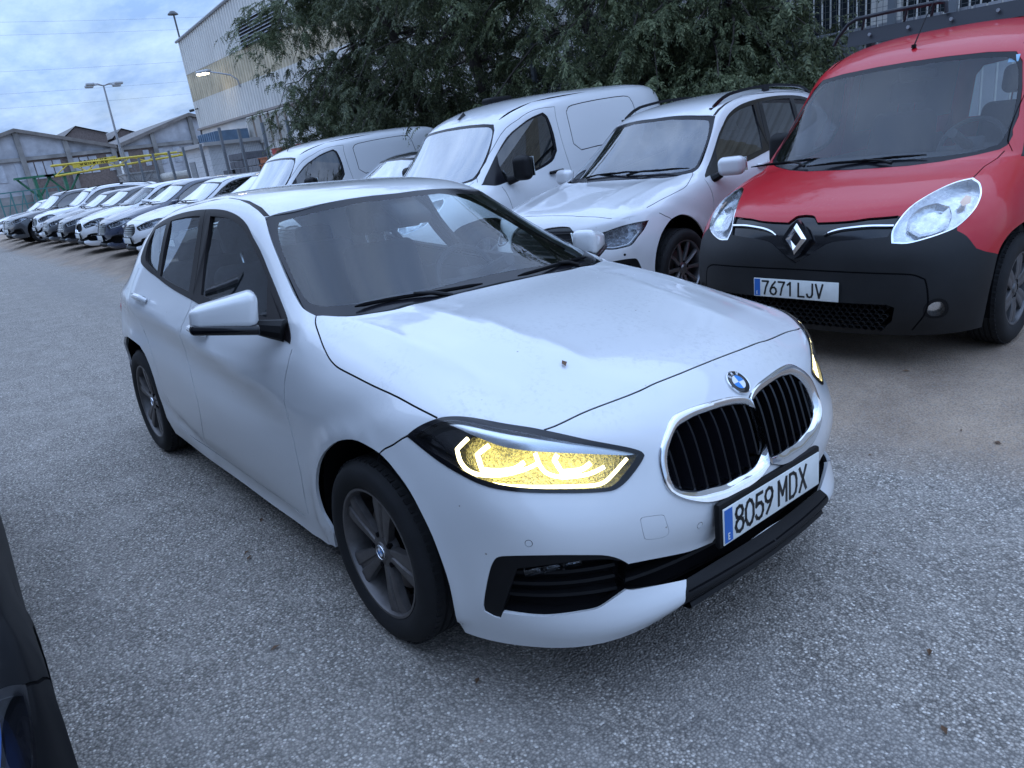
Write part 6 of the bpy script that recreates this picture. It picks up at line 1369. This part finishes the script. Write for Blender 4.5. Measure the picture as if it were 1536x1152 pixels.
def build_van(root, S, pm, bumper, plate_text=None, logo=True, mirror_m=None, wheel=None, glassm=None, mx=-.50):
    C = shared_cut(KS, 'van', van_polys); C.S = S
    C.obj('body', 'body_shell', pm, root); C.obj('hood', 'hood', pm, root)
    fb = C.obj('front_bumper', 'front_bumper', bumper, root)[0]
    fd = C.obj('front_door', 'front_door', pm, root, 'split')
    C.obj('seam', 'panel_gaps', M_SEAM, root, off=-.003, depth=0)
    fs = glass_fit(C, ['glass', 'window_trim'], 'side'); fw = glass_fit(C, ['screen', 'screen_border'], 'front')
    C.obj('screen_border', 'windscreen_border', M_FRIT, root, off=-.002, fit=fw); C.obj('screen', 'windscreen', glassm or M_SCREEN, root, off=-.002, fit=fw)
    C.obj('window_trim', 'window_trim', M_FRIT, root, 'split', off=-.002, depth=.012); C.obj('glass', 'side_window', M_TINTED, root, 'split', off=-.006, fit=fs)
    C.obj('rear_window', 'rear_window', M_SIDEGLASS, root, 'split', off=-.003, depth=.01); C.obj('tail_lamp', 'tail_lamp', M_RED, root, 'split', off=.004)
    gr = C.obj('grille', 'grille_panel', M_GLOSS, root, off=-.010, depth=.01)[0]
    chrome_bowl = mat('lamp_bowl_clear', (.60, .62, .64), .25, .8, noise=(25, .25), bump=(60, .35, .006))
    frames = C.obj('lamp', 'headlight', M_CHROME, root, 'split', off=.002, depth=.05)
    for fr, sg in zip(frames, (-1, 1)):
        def part(regs, nm, mm, off, depth):
            V, N, F = C.half(regs, off, depth)
            return mesh(nm, V*[1, sg, 1], F if sg > 0 else [f[::-1] for f in F], mm, fr, True, N*[1, sg, 1])
        part(['lens'], 'lamp_lens', M_CLEAR, .003, 0); part(['lens'], 'lamp_bowl', chrome_bowl, -.045, 0)
        L = uvc(S, KUV['lampbowl'], 4); X = S.at(L)-S.at(L, 'N')*.020; cc = X.mean(0); n0 = S.at([L.mean(0)], 'N')[0]
        MB().loft([(X+n0*.006)*[1, sg, 1], (X*.95+cc*.05)*[1, sg, 1], (X*.6+cc*.4-n0*.020)*[1, sg, 1], (X*.1+cc*.9-n0*.026)*[1, sg, 1], (X*.001+cc*.999-n0*.026)*[1, sg, 1]]).build('lamp_reflector', mat('fluted_reflector', (.60, .62, .64), .2, .9, noise=(18, .3), bump=(45, .6, .006)), fr)
        L = uvc(S, KUV['amber'], 3); X = S.at(L)-S.at(L, 'N')*.012; cc = X.mean(0)
        MB().add(np.r_[X, [cc+[.004, 0, 0]]]*[1, sg, 1], [(i, (i+1) % len(X), len(X)) for i in range(len(X))]).build('indicator', mat('indicator_clear_amber', (.62, .42, .30), .2, .3), fr)
        # chrome strip and fog lamp
        L = np.array(KUV['chrome'])[:5]; L = uvc(S, L, 4, False); X = S.at(L)-S.at(L, 'N')*.002
        w = np.interp(np.linspace(0, 1, len(X)), [0, .15, .7, 1], [.010, .011, .010, .003])[:, None]
        MB().loft([(X+[.004, 0, 0]+[0, 0, 1]*w)*[1, sg, 1], (X+[.012, 0, 0]+[0, 0, .3]*w)*[1, sg, 1], (X+[.004, 0, 0]-[0, 0, .9]*w)*[1, sg, 1], (X-[.01, 0, 0]-[0, 0, 1]*w)*[1, sg, 1]], False).build('grille_strip', M_CHROME, gr)
        V, N, F = C.half(['fog_bezel'], -.002, .05); mesh('fog_bezel', V*[1, sg, 1], F if sg > 0 else [f[::-1] for f in F], M_BLACK, fb, True, N*[1, sg, 1])
        V, N, F = C.half(['fog'], -.004, 0); mesh('fog_lens', V*[1, sg, 1], F if sg > 0 else [f[::-1] for f in F], M_CLEAR, fb, True, N*[1, sg, 1])
        V, N, F = C.half(['fog'], -.035, 0); mesh('fog_reflector', V*[1, sg, 1], F if sg > 0 else [f[::-1] for f in F], M_SILVER, fb, True, N*[1, sg, 1])
    lg = C.obj('lower_grille', 'lower_grille', M_SEAM, root, off=-.06, depth=0)[0]
    m = MB()
    for r in range(7):
        for c in range(-13, 14):
            y, z = c*.0385+(.01925 if r % 2 else 0), .25+r*.0235
            if abs(y) > .50-(.02 if z < .28 else 0): continue
            uv = nearest(S, (abs(y), z), (1, 2), 0, 3, 0, 4) if r == 0 or c == 0 else None
            x = .858-.13*abs(y)**2.2-.05*max(0, .32-z)-.022
            hx = [(x, y+.0225*math.cos(a)*.95, z+.0150*math.sin(a)) for a in np.linspace(0, 2*math.pi, 7)[:-1]]
            cen = np.array([x, y, z]); hx = np.array(hx)
            m.loft([hx, cen+(hx-cen)*.80+[.002, 0, 0], cen+(hx-cen)*.80-[.025, 0, 0]])
    hc_ = m.build('honeycomb', M_BLACK, lg, False); hc_['kind'] = 'stuff'
    if logo:
        e = node('diamond_badge', gr); e.location = (.862, 0, .738); e.rotation_euler = (0, R_(-10), 0)
        H, Wd = .088, .066
        out = np.array([(0, H), (Wd, 0), (0, -H), (-Wd, 0)]); inn = np.array([(-.006, H*.42), (Wd*.42, .005), (.006, -H*.42), (-Wd*.42, -.005)])
        mid = (out+inn)/2
        def ringf(A, xa): return [(xa, *p) for p in A]
        b = MB(); b.add(ringf(out, 0)+ringf(mid, .022)+ringf(inn, 0), [(i, (i+1) % 4, 4+(i+1) % 4, 4+i) for i in range(4)]+[(4+i, 4+(i+1) % 4, 8+(i+1) % 4, 8+i) for i in range(4)]); b.build('badge_facets', M_CHROME, e, False)
        MB().prism([(y*1.28, z*1.24) for y, z in ((0, H), (Wd*.5, H*.62), (Wd, 0), (Wd*.4, -H*.8), (0, -H), (-Wd*.4, -H*.8), (-Wd, 0), (-Wd*.5, H*.62))], -.035, -.002, 'x').build('badge_surround', M_GLOSS, e, False)
    if plate_text is not None: plate(root, (.873, 0, .450), (0, R_(-1), 0), plate_text, False)
    for sg in (-1, 1):
        mr = node('door_mirror', root)
        MB().rbox((mx, sg*1.01, 1.13), (.14, .20, .24), .06, 3, rot=np.array(Matrix.Rotation(sg*R_(12), 3, 'Z'))).build('mirror_shell', mirror_m or M_BLACK, mr)
        MB().tube([(mx+.03, sg*.95, 1.04), (mx+.06, sg*.85, 1.02)], [.035, .045], 10).build('mirror_arm', M_BLACK, mr)
        MB().rbox((mx-.075, sg*1.01, 1.135), (.012, .16, .19), .005, 1, rot=np.array(Matrix.Rotation(sg*R_(12), 3, 'Z'))).build('mirror_glass', M_MIRROR, mr)
        q = S.at([ksd(-1.13, 1.01)])[0]*[1, sg, 1]
        MB().tube([q+[.10, sg*.004, 0], q+[.08, sg*.03, 0], q+[-.08, sg*.03, .004], q+[-.10, sg*.004, .004]], [.016, .018, .018, .015], 8).build('door_handle', M_BLACK, fd[0 if sg < 0 else 1])
    put_wheels(wheel or make_wheel('wheel', .317, .205, .195, 'cover', M_RIMSILV), root, 0, -2.697, .775, .317)
    well(root, (.01, -2.70), .385, .60, .90, .33)
    MB().box((-1.3, 0, .3), (4.0, 1.3, .12)).box((-1.35, 0, .32), (1.95, 1.66, .16)).build('underbody', M_SEAM, root, False)
    MB().rbox((-.30, 0, .90), (.62, 1.42, .30), .08, 2).build('dashboard', M_DASH, root)
    MB().rbox((-1.8, 0, .40), (2.9, 1.45, .08), .03, 1).build('cabin_floor', M_DARKCABIN, root)
    for sg in (-1, 1): MB().rbox((-1.7, sg*.765, .72), (3.0, .05, .6), .02, 1).rbox((-2.25, sg*.675, 1.40), (1.9, .03, .46), .015, 1, rot=np.array(Matrix.Rotation(sg*R_(8), 3, 'X'))).build('side_lining', M_DARKCABIN, root)
    seat(root, -1.05, -.38, .62, .62); seat(root, -1.05, .38, .62, .62); steering(root, (-.58, .38, 1.05), .19)
    MB().rbox((-.70, 0, 1.53), (.06, .24, .07), .02, 1).build('rear_view_mirror', M_DASH, root)
    for P0, P1, dd in (((.10, -.36, 1.065), (.055, -.50, 1.09), (-.08, .50, .02)), ((.13, .20, 1.055), (.10, .02, 1.075), (-.05, .70, .02))): wiper(root, P0, P1, dd)
    return C
P_RED = paint('red_paint', (.42, .006, .016), .45, dust=.04)
red = thing('red_van', 'red small van with black front bumper, diamond badge, roof rack and plate 7671 LJV', 'van', (-.236, 2.99, .087), (0, 0, R_(-89.7)), 'parked cars')
build_van(red, KS, P_RED, mat('textured_bumper', (.014, .0145, .016), .55, 0, .3, noise=(2.5, .35), bump=(350, .2, .001)), '7671 LJV', mx=-.76, wheel=make_wheel('wheel', .317, .205, .195, 'cover', mat('worn_wheel_cover', (.10, .10, .105), .45, .5, noise=(12, .25))))
MB().tube([(-.70, -.04, 1.70), (-.70, -.04, 1.72)], .016, 8).tube([(-.70, -.04, 1.71), (-.80, -.025, 1.85), (-.90, .0, 1.99)], [.005, .0035, .002], 6).build('antenna', M_BLACK, red)
def roof_rack():
    t = thing('roof_rack', 'black roof rack with a wind board and tubular loop on the red van', 'roof rack', (-.236, 2.99, .087), (0, 0, R_(-89.7)))
    k = mat('rack_black', (.02, .022, .028), .5, .2)
    MB().add([(-1.18, -.72, 1.80), (-1.18, .72, 1.80), (-1.22, .72, 1.905), (-1.22, -.72, 1.905), (-1.21, -.72, 1.80), (-1.21, .72, 1.80), (-1.25, .72, 1.905), (-1.25, -.72, 1.905)], [(0, 1, 2, 3), (7, 6, 5, 4), (3, 2, 6, 7), (0, 3, 7, 4), (1, 5, 6, 2)]).build('wind_board', k, t, False)
    for y in (-.55, -.28, .0, .28, .55): MB().cyl((-1.19, y, 1.86), (-1.175, y, 1.862), .012, 10).build('board_bolt', M_RIMSILV, t)
    MB().tube([(-1.2, -.83, 1.83), (-1.2, -.80, 1.88), (-1.2, -.72, 1.96), (-1.2, -.66, 1.985), (-1.2, -.40, 1.99), (-1.2, -.075, 1.985), (-1.2, -.045, 1.975), (-1.2, -.04, 1.91)], .014, 8).build('front_loop', k, t)
    for y in (-.60, -.30, -.12): MB().tube([(-1.2, y, 1.985), (-1.23, y-.03, 1.90)], .010, 6).build('upright', k, t)
    for y in (-.62, .62):
        MB().tube([(-1.22, y, 1.86), (-3.0, y, 1.89)], .018, 8).build('side_rail', k, t)
        for x in (-1.4, -2.1, -2.9): MB().box((x, y+.02*(1 if y > 0 else -1), 1.825), (.06, .04, .10)).build('rack_foot', k, t, False)
    for x in (-1.5, -1.9, -2.3, -2.7, -3.0): MB().tube([(x, -.62, 1.87), (x, .62, 1.87)], .014, 8).build('cross_bar', k, t)
roof_rack()
stk = tag(MB().rbox((0, 0, 0), (.004, .055, .05), .0018, 1).build('windscreen_sticker', mat('sticker_blue', (.25, .45, .62), .4), None), 'small pale blue sticker in the top corner of the red van windscreen', 'sticker')
stk.matrix_world = red.matrix_world if False else Matrix.Translation((-.236, 2.99, .087)) @ Matrix.Rotation(R_(-89.7), 4, 'Z') @ Matrix.Translation((-.54, .585, 1.545)) @ Matrix.Rotation(R_(-38), 4, 'Y')
M_VANSCREEN = glass('sky_sheen_windscreen', (.45, .52, .55), .25, 0, 2.0, .22)  # pale film and raised mirror share put sky brightness into the glass
P_VAN = paint('van_white', (.66, .66, .67), dust=.45)
wv = thing('white_van', 'tall white panel van with black mirrors beside the white estate', 'van', (-4.85, 2.82, .12), (0, R_(1.4), R_(-88.3)), 'parked cars')
build_van(wv, KS, P_VAN, P_VAN, '', False, M_BLACK, glassm=M_VANSCREEN)
MB().prism([(-.10, 0), (.06, 0), (-.04, .075)], -.008, .008, 'y').build('roof_fin', M_GLOSS, wv).location = (-.70, -.10, 1.685)
MB().rbox((-1.55, -.42, 1.855), (.34, .20, .07), .03, 2).build('roof_vent', M_BLACK, wv)
v2 = thing('white_van', 'older white panel van further back, its roof showing behind the white hatchback', 'van', (-9.75, 2.85, .12), (0, R_(1.5), R_(-89)), 'parked cars')
V2S = Surf(warp(KROWS, None, .97, ([0, .3, 1.0, 1.6, 1.85], [0, .3, .98, 1.57, 1.80])), 8, crow=(0,), smooth=1)
build_van(v2, V2S, P_VAN, M_BLACK, '', False, glassm=M_VANSCREEN)
MB().tube([(-.66, 0, 1.60), (-.72, 0, 1.66), (-.80, 0, 1.78)], [.014, .006, .003], 6).build('antenna', M_BLACK, v2)
# ---------------------------------------------------------------- the other parked cars, on bodies of other proportions
def hatch(name, label, loc, yaw, S, pm, pitch=0, wheel=None, plate_text='', cat='car'):
    r = thing(name, label, cat, loc, (0, R_(pitch), R_(yaw)), 'parked cars')
    build_car(r, S, pm, plate_text, wheel); return r
def car_polys(over=None):
    P = [p for p in bmw_polys() if p[0] not in ('sensor', 'lamp_dark', 'brow')]
    if over:
        for k, v in over.items(): P = [p for p in P if p[0] != k]
        for k, v in over.items(): P.append((k, v))
    return P
M_AROSCREEN = glass('crossover_windscreen', (.40, .46, .48), .02, 0, 1.7, .05)
M_SCREENSKY = glass('reflecting_windscreen', (.40, .46, .48), .30, 0, 2.2, .24)  # bright sky reflection painted in by a pale film and extra mirror share
def build_car(root, S, pm, plate_text, wheel=None, key='car', over=None, grille='bars', rails=False, cladding=False):
    C = shared_cut(BS, key, lambda: car_polys(over)); C.S = S
    clad = M_BLACK if cladding else pm
    C.obj('body', 'body_shell', pm, root); C.obj('front_bumper', 'front_bumper', pm, root); C.obj('hood', 'hood', pm, root)
    C.obj(['rear_bumper'], 'rear_bumper', pm, root); C.obj('tailgate', 'tailgate', pm, root)
    doors = C.obj('front_door', 'front_door', pm, root, 'split'); C.obj('rear_door', 'rear_door', pm, root, 'split')
    C.obj('seam', 'panel_gaps', M_SEAM, root, off=-.003, depth=0); C.obj('window_trim', 'window_trim', M_GLOSS, root, 'split', off=.003, depth=.02)
    fs = glass_fit(C, ['glass_f', 'glass_r', 'glass_q'], 'side'); fw = glass_fit(C, ['screen', 'screen_border'], 'front')
    for k in ('glass_f', 'glass_r', 'glass_q'): C.obj(k, 'side_window', M_TINTED, root, 'split', off=-.003, fit=fs)
    C.obj('screen_border', 'windscreen_border', M_FRIT, root, off=-.002, fit=fw); C.obj('screen', 'windscreen', M_AROSCREEN if key == 'aro' else M_SCREENSKY, root, off=-.002, fit=fw)
    C.obj('rear_screen', 'rear_window', M_TINTED, root, off=-.003, depth=0); C.obj('tail_lamp', 'tail_lamp', M_RED, root, 'split', off=.004)
    C.obj('roof_strip', 'roof_strip', M_TRIM, root, 'split', off=-.004, depth=.01)
    C.obj(['splitter', 'intake_frame'], 'bumper_trim', M_BLACK, root)
    C.obj(['intake'], 'side_intake', M_SEAM, root, 'split', off=-.03, depth=0)
    lg = C.obj('lower_grille', 'lower_grille', M_SEAM, root, off=-.04, depth=0)[0]
    kg = C.obj('kidney', 'grille', M_GLOSS, root, off=-.015, depth=.02)[0]
    for z in (.60, .645, .69, .735):
        X = []
        for y in np.linspace(-.36, .36, 17):
            p = BS.at([nearest(BS, (abs(y), z), (1, 2), 2, 8, 0, 4)]); uv = nearest(BS, (abs(y), z), (1, 2), 2, 8, 0, 4); q = S.at([uv])[0]; X.append((q[0]-.004, y*abs(q[1])/max(abs(y), 1e-6) if abs(y) > 1e-6 else 0, q[2]))
        X = np.array(X); MB().loft([X+[0, 0, .006], X+[.006, 0, 0], X-[0, 0, .006]], False).build('grille_bar', M_CHROME if grille == 'chrome' else M_BLACK, kg)
    fr2 = C.obj('lamp_border', 'headlight', M_GLOSS, root, 'split', off=-.002, depth=.05)
    for fr, sg in zip(fr2, (-1, 1)):
        for off, nm, mm in ((-.002, 'lamp_lens', M_CLEAR), (-.04, 'lamp_bowl', mat('lamp_bowl_smoke', (.20, .21, .23), .25, .8, noise=(40, .5), bump=(60, .5, .006)))):
            V, N, F = C.half(['lens'], off, 0); mesh(nm, V*[1, sg, 1], F if sg > 0 else [f[::-1] for f in F], mm, fr, True, N*[1, sg, 1])
        L = np.array([p for k, p in (over or {}).items() if k == 'lens'][0] if over and 'lens' in over else BUV['lamp_in']); c = L.mean(0)
        for f in (.32, -.22):
            q = c+np.array([0, f*(L[:, 1].max()-L[:, 1].min())]); X = S.at([q])[0]-S.at([q], 'N')[0]*.03
            MB().lathe([(.0, -.006), (.022, .0), (.03, .010), (.036, .016)], 18, 'x').build('lamp_projector', M_SILVER, fr).location = X*[1, sg, 1]
        g = L[L[:, 0] < c[0]+.1]; g = g[np.argsort(g[:, 1])]; g = c+(g-c)*.86; X = S.at(g)-S.at(g, 'N')*.012
        if len(X) > 3: MB().tube(X*[1, sg, 1], .006, 6).build('light_guide', mat('light_guide_off', (.55, .58, .62), .2), fr)
    nx = S.at([(3.3, 0)])[0]
    if plate_text is not None: plate(root, (nx[0]+.018, 0, S.at([(2.9, 0)])[0][2]), (0, 0, 0), plate_text)
    b = MB().rbox((nx[0]+.004, 0, S.at([(6.0, 0)])[0][2]), (.03, .07, .05), .012, 2).build('badge', M_CHROME, root)
    q0 = S.at([(11.9, 6.25)])[0]
    for sg in (-1, 1):
        mr = node('door_mirror', root); c = q0*[1, sg, 1]
        MB().rbox(c+np.array([-.13, sg*.15, .06]), (.12, .22, .15), .05, 3, rot=np.array(Matrix.Rotation(sg*R_(14), 3, 'Z'))).build('mirror_cap', pm, mr)
        MB().tube([c+np.array([-.11, sg*.07, .0]), c+np.array([-.06, 0, -.03])], [.025, .04], 8).build('mirror_arm', M_BLACK, mr)
        MB().rbox(c+np.array([-.195, sg*.155, .06]), (.01, .18, .11), .004, 1, rot=np.array(Matrix.Rotation(sg*R_(14), 3, 'Z'))).build('mirror_glass', M_MIRROR, mr)
        uv = nearest(BS, (-1.40, .885), (0, 2), 12, 20, 5, 9); q = S.at([uv])[0]*[1, sg, 1]
        MB().tube([q+[.09, sg*.004, 0], q+[.06, sg*.03, 0], q+[-.06, sg*.03, .004], q+[-.09, sg*.004, .004]], [.013, .016, .016, .013], 8).build('door_handle', pm, doors[0 if sg < 0 else 1])
    x0 = S.at([nearest(BS, (0.01, .72), (0, 2), 2, 9, 6, 9)])[0][0]; x1 = S.at([nearest(BS, (-2.68, .72), (0, 2), 15, 22, 5, 9)])[0][0]
    Rw = .322; put_wheels(wheel or make_wheel('wheel', Rw, .225, .205, 'multi', M_RIMSILV, bolts=False), root, x0, x1, .765, Rw)
    well(root, (x0, x1), .39, .60, .87, .35)
    if cladding:
        for x in (x0, x1):
            for sg in (-1, 1):
                th = np.linspace(-.1, math.pi+.1, 23); P = np.c_[x+.405*np.cos(th), 0*th+sg*.885, .335+.395*np.sin(th)]; MB().tube(P, .022, 6).build('arch_trim', M_BLACK, root)
    MB().box((-1.3, 0, .3), (3.9, 1.3, .12)).box((-1.33, 0, .34), (1.9, 1.6, .2)).build('underbody', M_SEAM, root, False)
    a = S.at([(12.2, 0)])[0]
    MB().rbox((a[0]-.28, 0, a[2]-.21), (.6, 1.3, .18), .06, 2).build('dashboard', M_DASH, root)
    for y in (-.36, .36): seat(root, a[0]-1.1, y, .50, .58)
    MB().rbox((-2.5, 0, .72), (.3, 1.2, .8), .08, 1).build('rear_bench', M_FABRIC, root); steering(root, (a[0]-.58, .36, a[2]-.15))
    MB().rbox((-1.7, 0, .38), (2.8, 1.35, .1), .03, 1).build('cabin_floor', M_DARKCABIN, root)
    MB().rbox((a[0]-.66, 0, S.at([(14, 0)])[0][2]-.10), (.05, .22, .07), .02, 1).build('rear_view_mirror', M_DASH, root)
    p0 = S.at([(11.3, 1.5)])[0]; wiper(root, p0*[1, -1, 1]+[0, -.1, .012], p0*[1, 0, 1]+[-.02, -.05, .03], (.06, .55, .02)); wiper(root, p0*[1, 0, 1]+[0, .1, .012], p0*[1, 1, 1]+[-.02, .15, .03], (-.1, .55, -.01))
    if rails:
        for sg in (-1, 1):
            X = []
            for i, u in enumerate(np.linspace(14.35, 18.6, 17)):
                q = S.at([(u, 3.15)])[0]; t = i/16; X.append(q*[1, sg, 1]+[0, 0, .048*min(1, 6*t, 6*(1-t))])
            X = np.array(X); o = MB().loft([X+[0, -.012, -.012], X+[0, -.010, .012], X+[0, .010, .012], X+[0, .012, -.012], X+[0, -.012, -.012]], False, cap=False); o.build('roof_rail', M_GLOSS, root)
            for i in (0, 8, 16): MB().box(X[i]-[0, 0, .025], (.10, .022, .05)).build('rail_foot', M_GLOSS, root, False)
def aro_over():
    lm = uvc(AS, AUV['lamp'], 3); c = lm.mean(0)
    return {'lamp_border': lm, 'lens': c+(lm-c)*.93, 'seam2': [(0, 0), (0, .01), (.01, 0)]}
AS = Surf(AROWS, 8, crow=(0,), deform=bmw_deform, smooth=8)
P_WHITE2 = paint('white_paint_cool', (.64, .64, .65), dust=.55)
es = thing('white_crossover', 'white crossover with black roof rails between the white van and the red van', 'car', (-2.61, 3.14, .06), (0, R_(3.6), R_(-88.1)), 'parked cars')
build_car(es, AS, P_WHITE2, '', make_wheel('wheel', .325, .23, .205, 'ten', mat('machined_alloy', (.20, .20, .21), .3, .8)), 'aro', aro_over(), rails=True)
paints = dict(dark=paint('black_paint', (.012, .014, .022), dust=.12, rough=.25), navy=paint('navy_paint', (.014, .022, .05), dust=.12, rough=.25), grey=paint('dark_grey_paint', (.045, .048, .055), dust=.12, metal=.3), taupe=paint('taupe_paint', (.20, .19, .175), dust=.15, metal=.4), silver=paint('silver_paint', (.38, .39, .41), dust=.15, metal=.5))
HS = Surf(warp(BMW_ROWS, None, 1, ([0, .5, 1.0, 1.48], [0, .5, .99, 1.46])), 8, crow=(0,), deform=bmw_deform, smooth=8)
LS = Surf(warp(BMW_ROWS, ([-3.48, -2.67, -1.14, -.3, .9], [-3.60, -2.67, -1.10, -.33, .92]), 1.01, ([0, .5, 1.0, 1.48], [0, .5, .975, 1.43])), 8, crow=(0,), deform=bmw_deform, smooth=8)
US = Surf(warp(AROWS, ([-3.3, -2.566, -1, 0, .86], [-3.55, -2.67, -1.03, .0, .90]), 1.03, ([0, .5, 1.0, 1.555], [0, .54, 1.06, 1.63])), 8, crow=(0,), deform=bmw_deform, smooth=8)
row = (
 ('dark_hatchback', 'dark brown black hatchback hidden between the two white vans', -7.25, 2.95, HS, 'dark', 'bars', -89, False),
 ('taupe_hatchback', 'taupe hatchback with black pillars left of the older white van', -12.2, 2.95, HS, 'taupe', 'bars', -89, False),
 ('white_saloon', 'white car with small black grille, nearest nose in the row behind the white hatchback', -14.75, 2.86, LS, 'white', 'bars', -89, False),
 ('black_hatchback', 'glossy black car, second nose from the white hatchback', -17.3, 2.86, HS, 'navy', 'bars', -90, False),
 ('black_hatchback', 'black car with chrome grille bars left of the small white hatchback', -22.4, 2.86, HS, 'dark', 'chrome', -89, False),
 ('dark_grey_saloon', 'dark grey car with a dark nose between the black car and the white crossover', -24.9, 2.86, LS, 'grey', 'chrome', -90, False),
 ('white_crossover', 'white crossover partly hidden behind the dark grey sports utility car', -27.4, 2.95, US, 'white', 'bars', -89, True),
 ('dark_grey_suv', 'dark grey sports utility car standing further forward, its alloy wheel in view', -29.9, 2.42, US, 'grey', 'chrome', -84, True),
 ('white_minivan', 'white people carrier with dark lower front beyond the dark grey one', -32.4, 2.75, US, 'white', 'bars', -88, True),
 ('silver_hatchback', 'silver hatchback second from the far end of the row', -34.9, 2.86, HS, 'silver', 'bars', -89, False),
 ('white_saloon', 'white car at the far end of the row, cut by the picture edge', -37.5, 2.86, LS, 'white', 'bars', -89, False))
def build_row():
    for nm, lab, x, y, S, pk, gr, yaw, rails in row:
        r = thing(nm, lab, 'car', (x, y, float(gz(x, 2.9))+.005), (0, R_(.7), R_(yaw)), 'parked cars')
        build_car(r, S, P_WHITE2 if pk == 'white' else paints[pk], '', None, 'car', None, gr, rails)
    r = thing('small_white_hatchback', 'small white hatchback in the row with its own pair of black oval grilles', 'car', (-19.85, 2.86, float(gz(-19.85, 2.9))), (0, R_(.7), R_(-90)), 'parked cars')
    build_bmw(r, BS, P_WHITE2, '', False)
    # dark car beside the camera
    r = thing('dark_hatchback', 'dusty dark car at the lower left edge, blue headlamp just in view', 'car', (.42, -2.668, .125), (TILT, 0, R_(-1.0)), 'parked cars')
    build_bmw(r, BS, paint('dusty_black_paint', (.006, .0065, .008), .12, dust=.05, rough=.55), '', False, fold=True, blue=True)
build_row()

# ---------------------------------------------------------------- small things
def litter():
    rs = np.random.RandomState(5); lm = leaf_mat('dry_leaf', (.10, .06, .035), (.15, .085, .05), (.22, .14, .08)); V = []; F = []
    for i in range(150):
        x, y = (rs.uniform(-3, 4.5), rs.uniform(-6, 1.4)) if i < 105 else (rs.uniform(-1.5, 4.0), rs.uniform(1.2, 2.6))
        a = rs.uniform(0, 6.28); l = rs.uniform(.008, .022); w = l*rs.uniform(.35, .6); z = float(gz(x, y))+.004; c, s_ = math.cos(a)*l, math.sin(a)*l; n = len(V)
        V += [(x-c, y-s_, z), (x+s_*w/l, y-c*w/l, z+rs.uniform(.002, .008)), (x+c, y+s_, z+rs.uniform(0, .006)), (x-s_*w/l, y+c*w/l, z+rs.uniform(.002, .008))]; F.append((n, n+1, n+2, n+3))
    tag(mesh('leaf_litter', V, np.array(F), lm, None, False), 'small brown leaf bits scattered over the asphalt', 'leaf litter', kind='stuff')
    uv = BUV_LEAF; p = BS.at([uv])[0]*[1, -1, 1]; n = BS.at([uv], 'N')[0]*[1, -1, 1]
    m = MB(); m.add([(-.016, 0, .003), (-.004, .009, .006), (.016, .002, .004), (-.002, -.008, .008), (0, 0, .003)], [(0, 1, 4), (1, 2, 4), (2, 3, 4), (3, 0, 4)])
    o = m.build('dry_leaf', lm, None, False); tag(o, 'single brown dry leaf lying on the white hatchback bonnet', 'leaf')
    q = Vector(n).to_track_quat('Z', 'X'); o.matrix_world = Matrix.Rotation(TILT, 4, 'X') @ Matrix.Translation(p+n*.003) @ q.to_matrix().to_4x4()
BUV_LEAF = (8.032, 2.330)
litter()
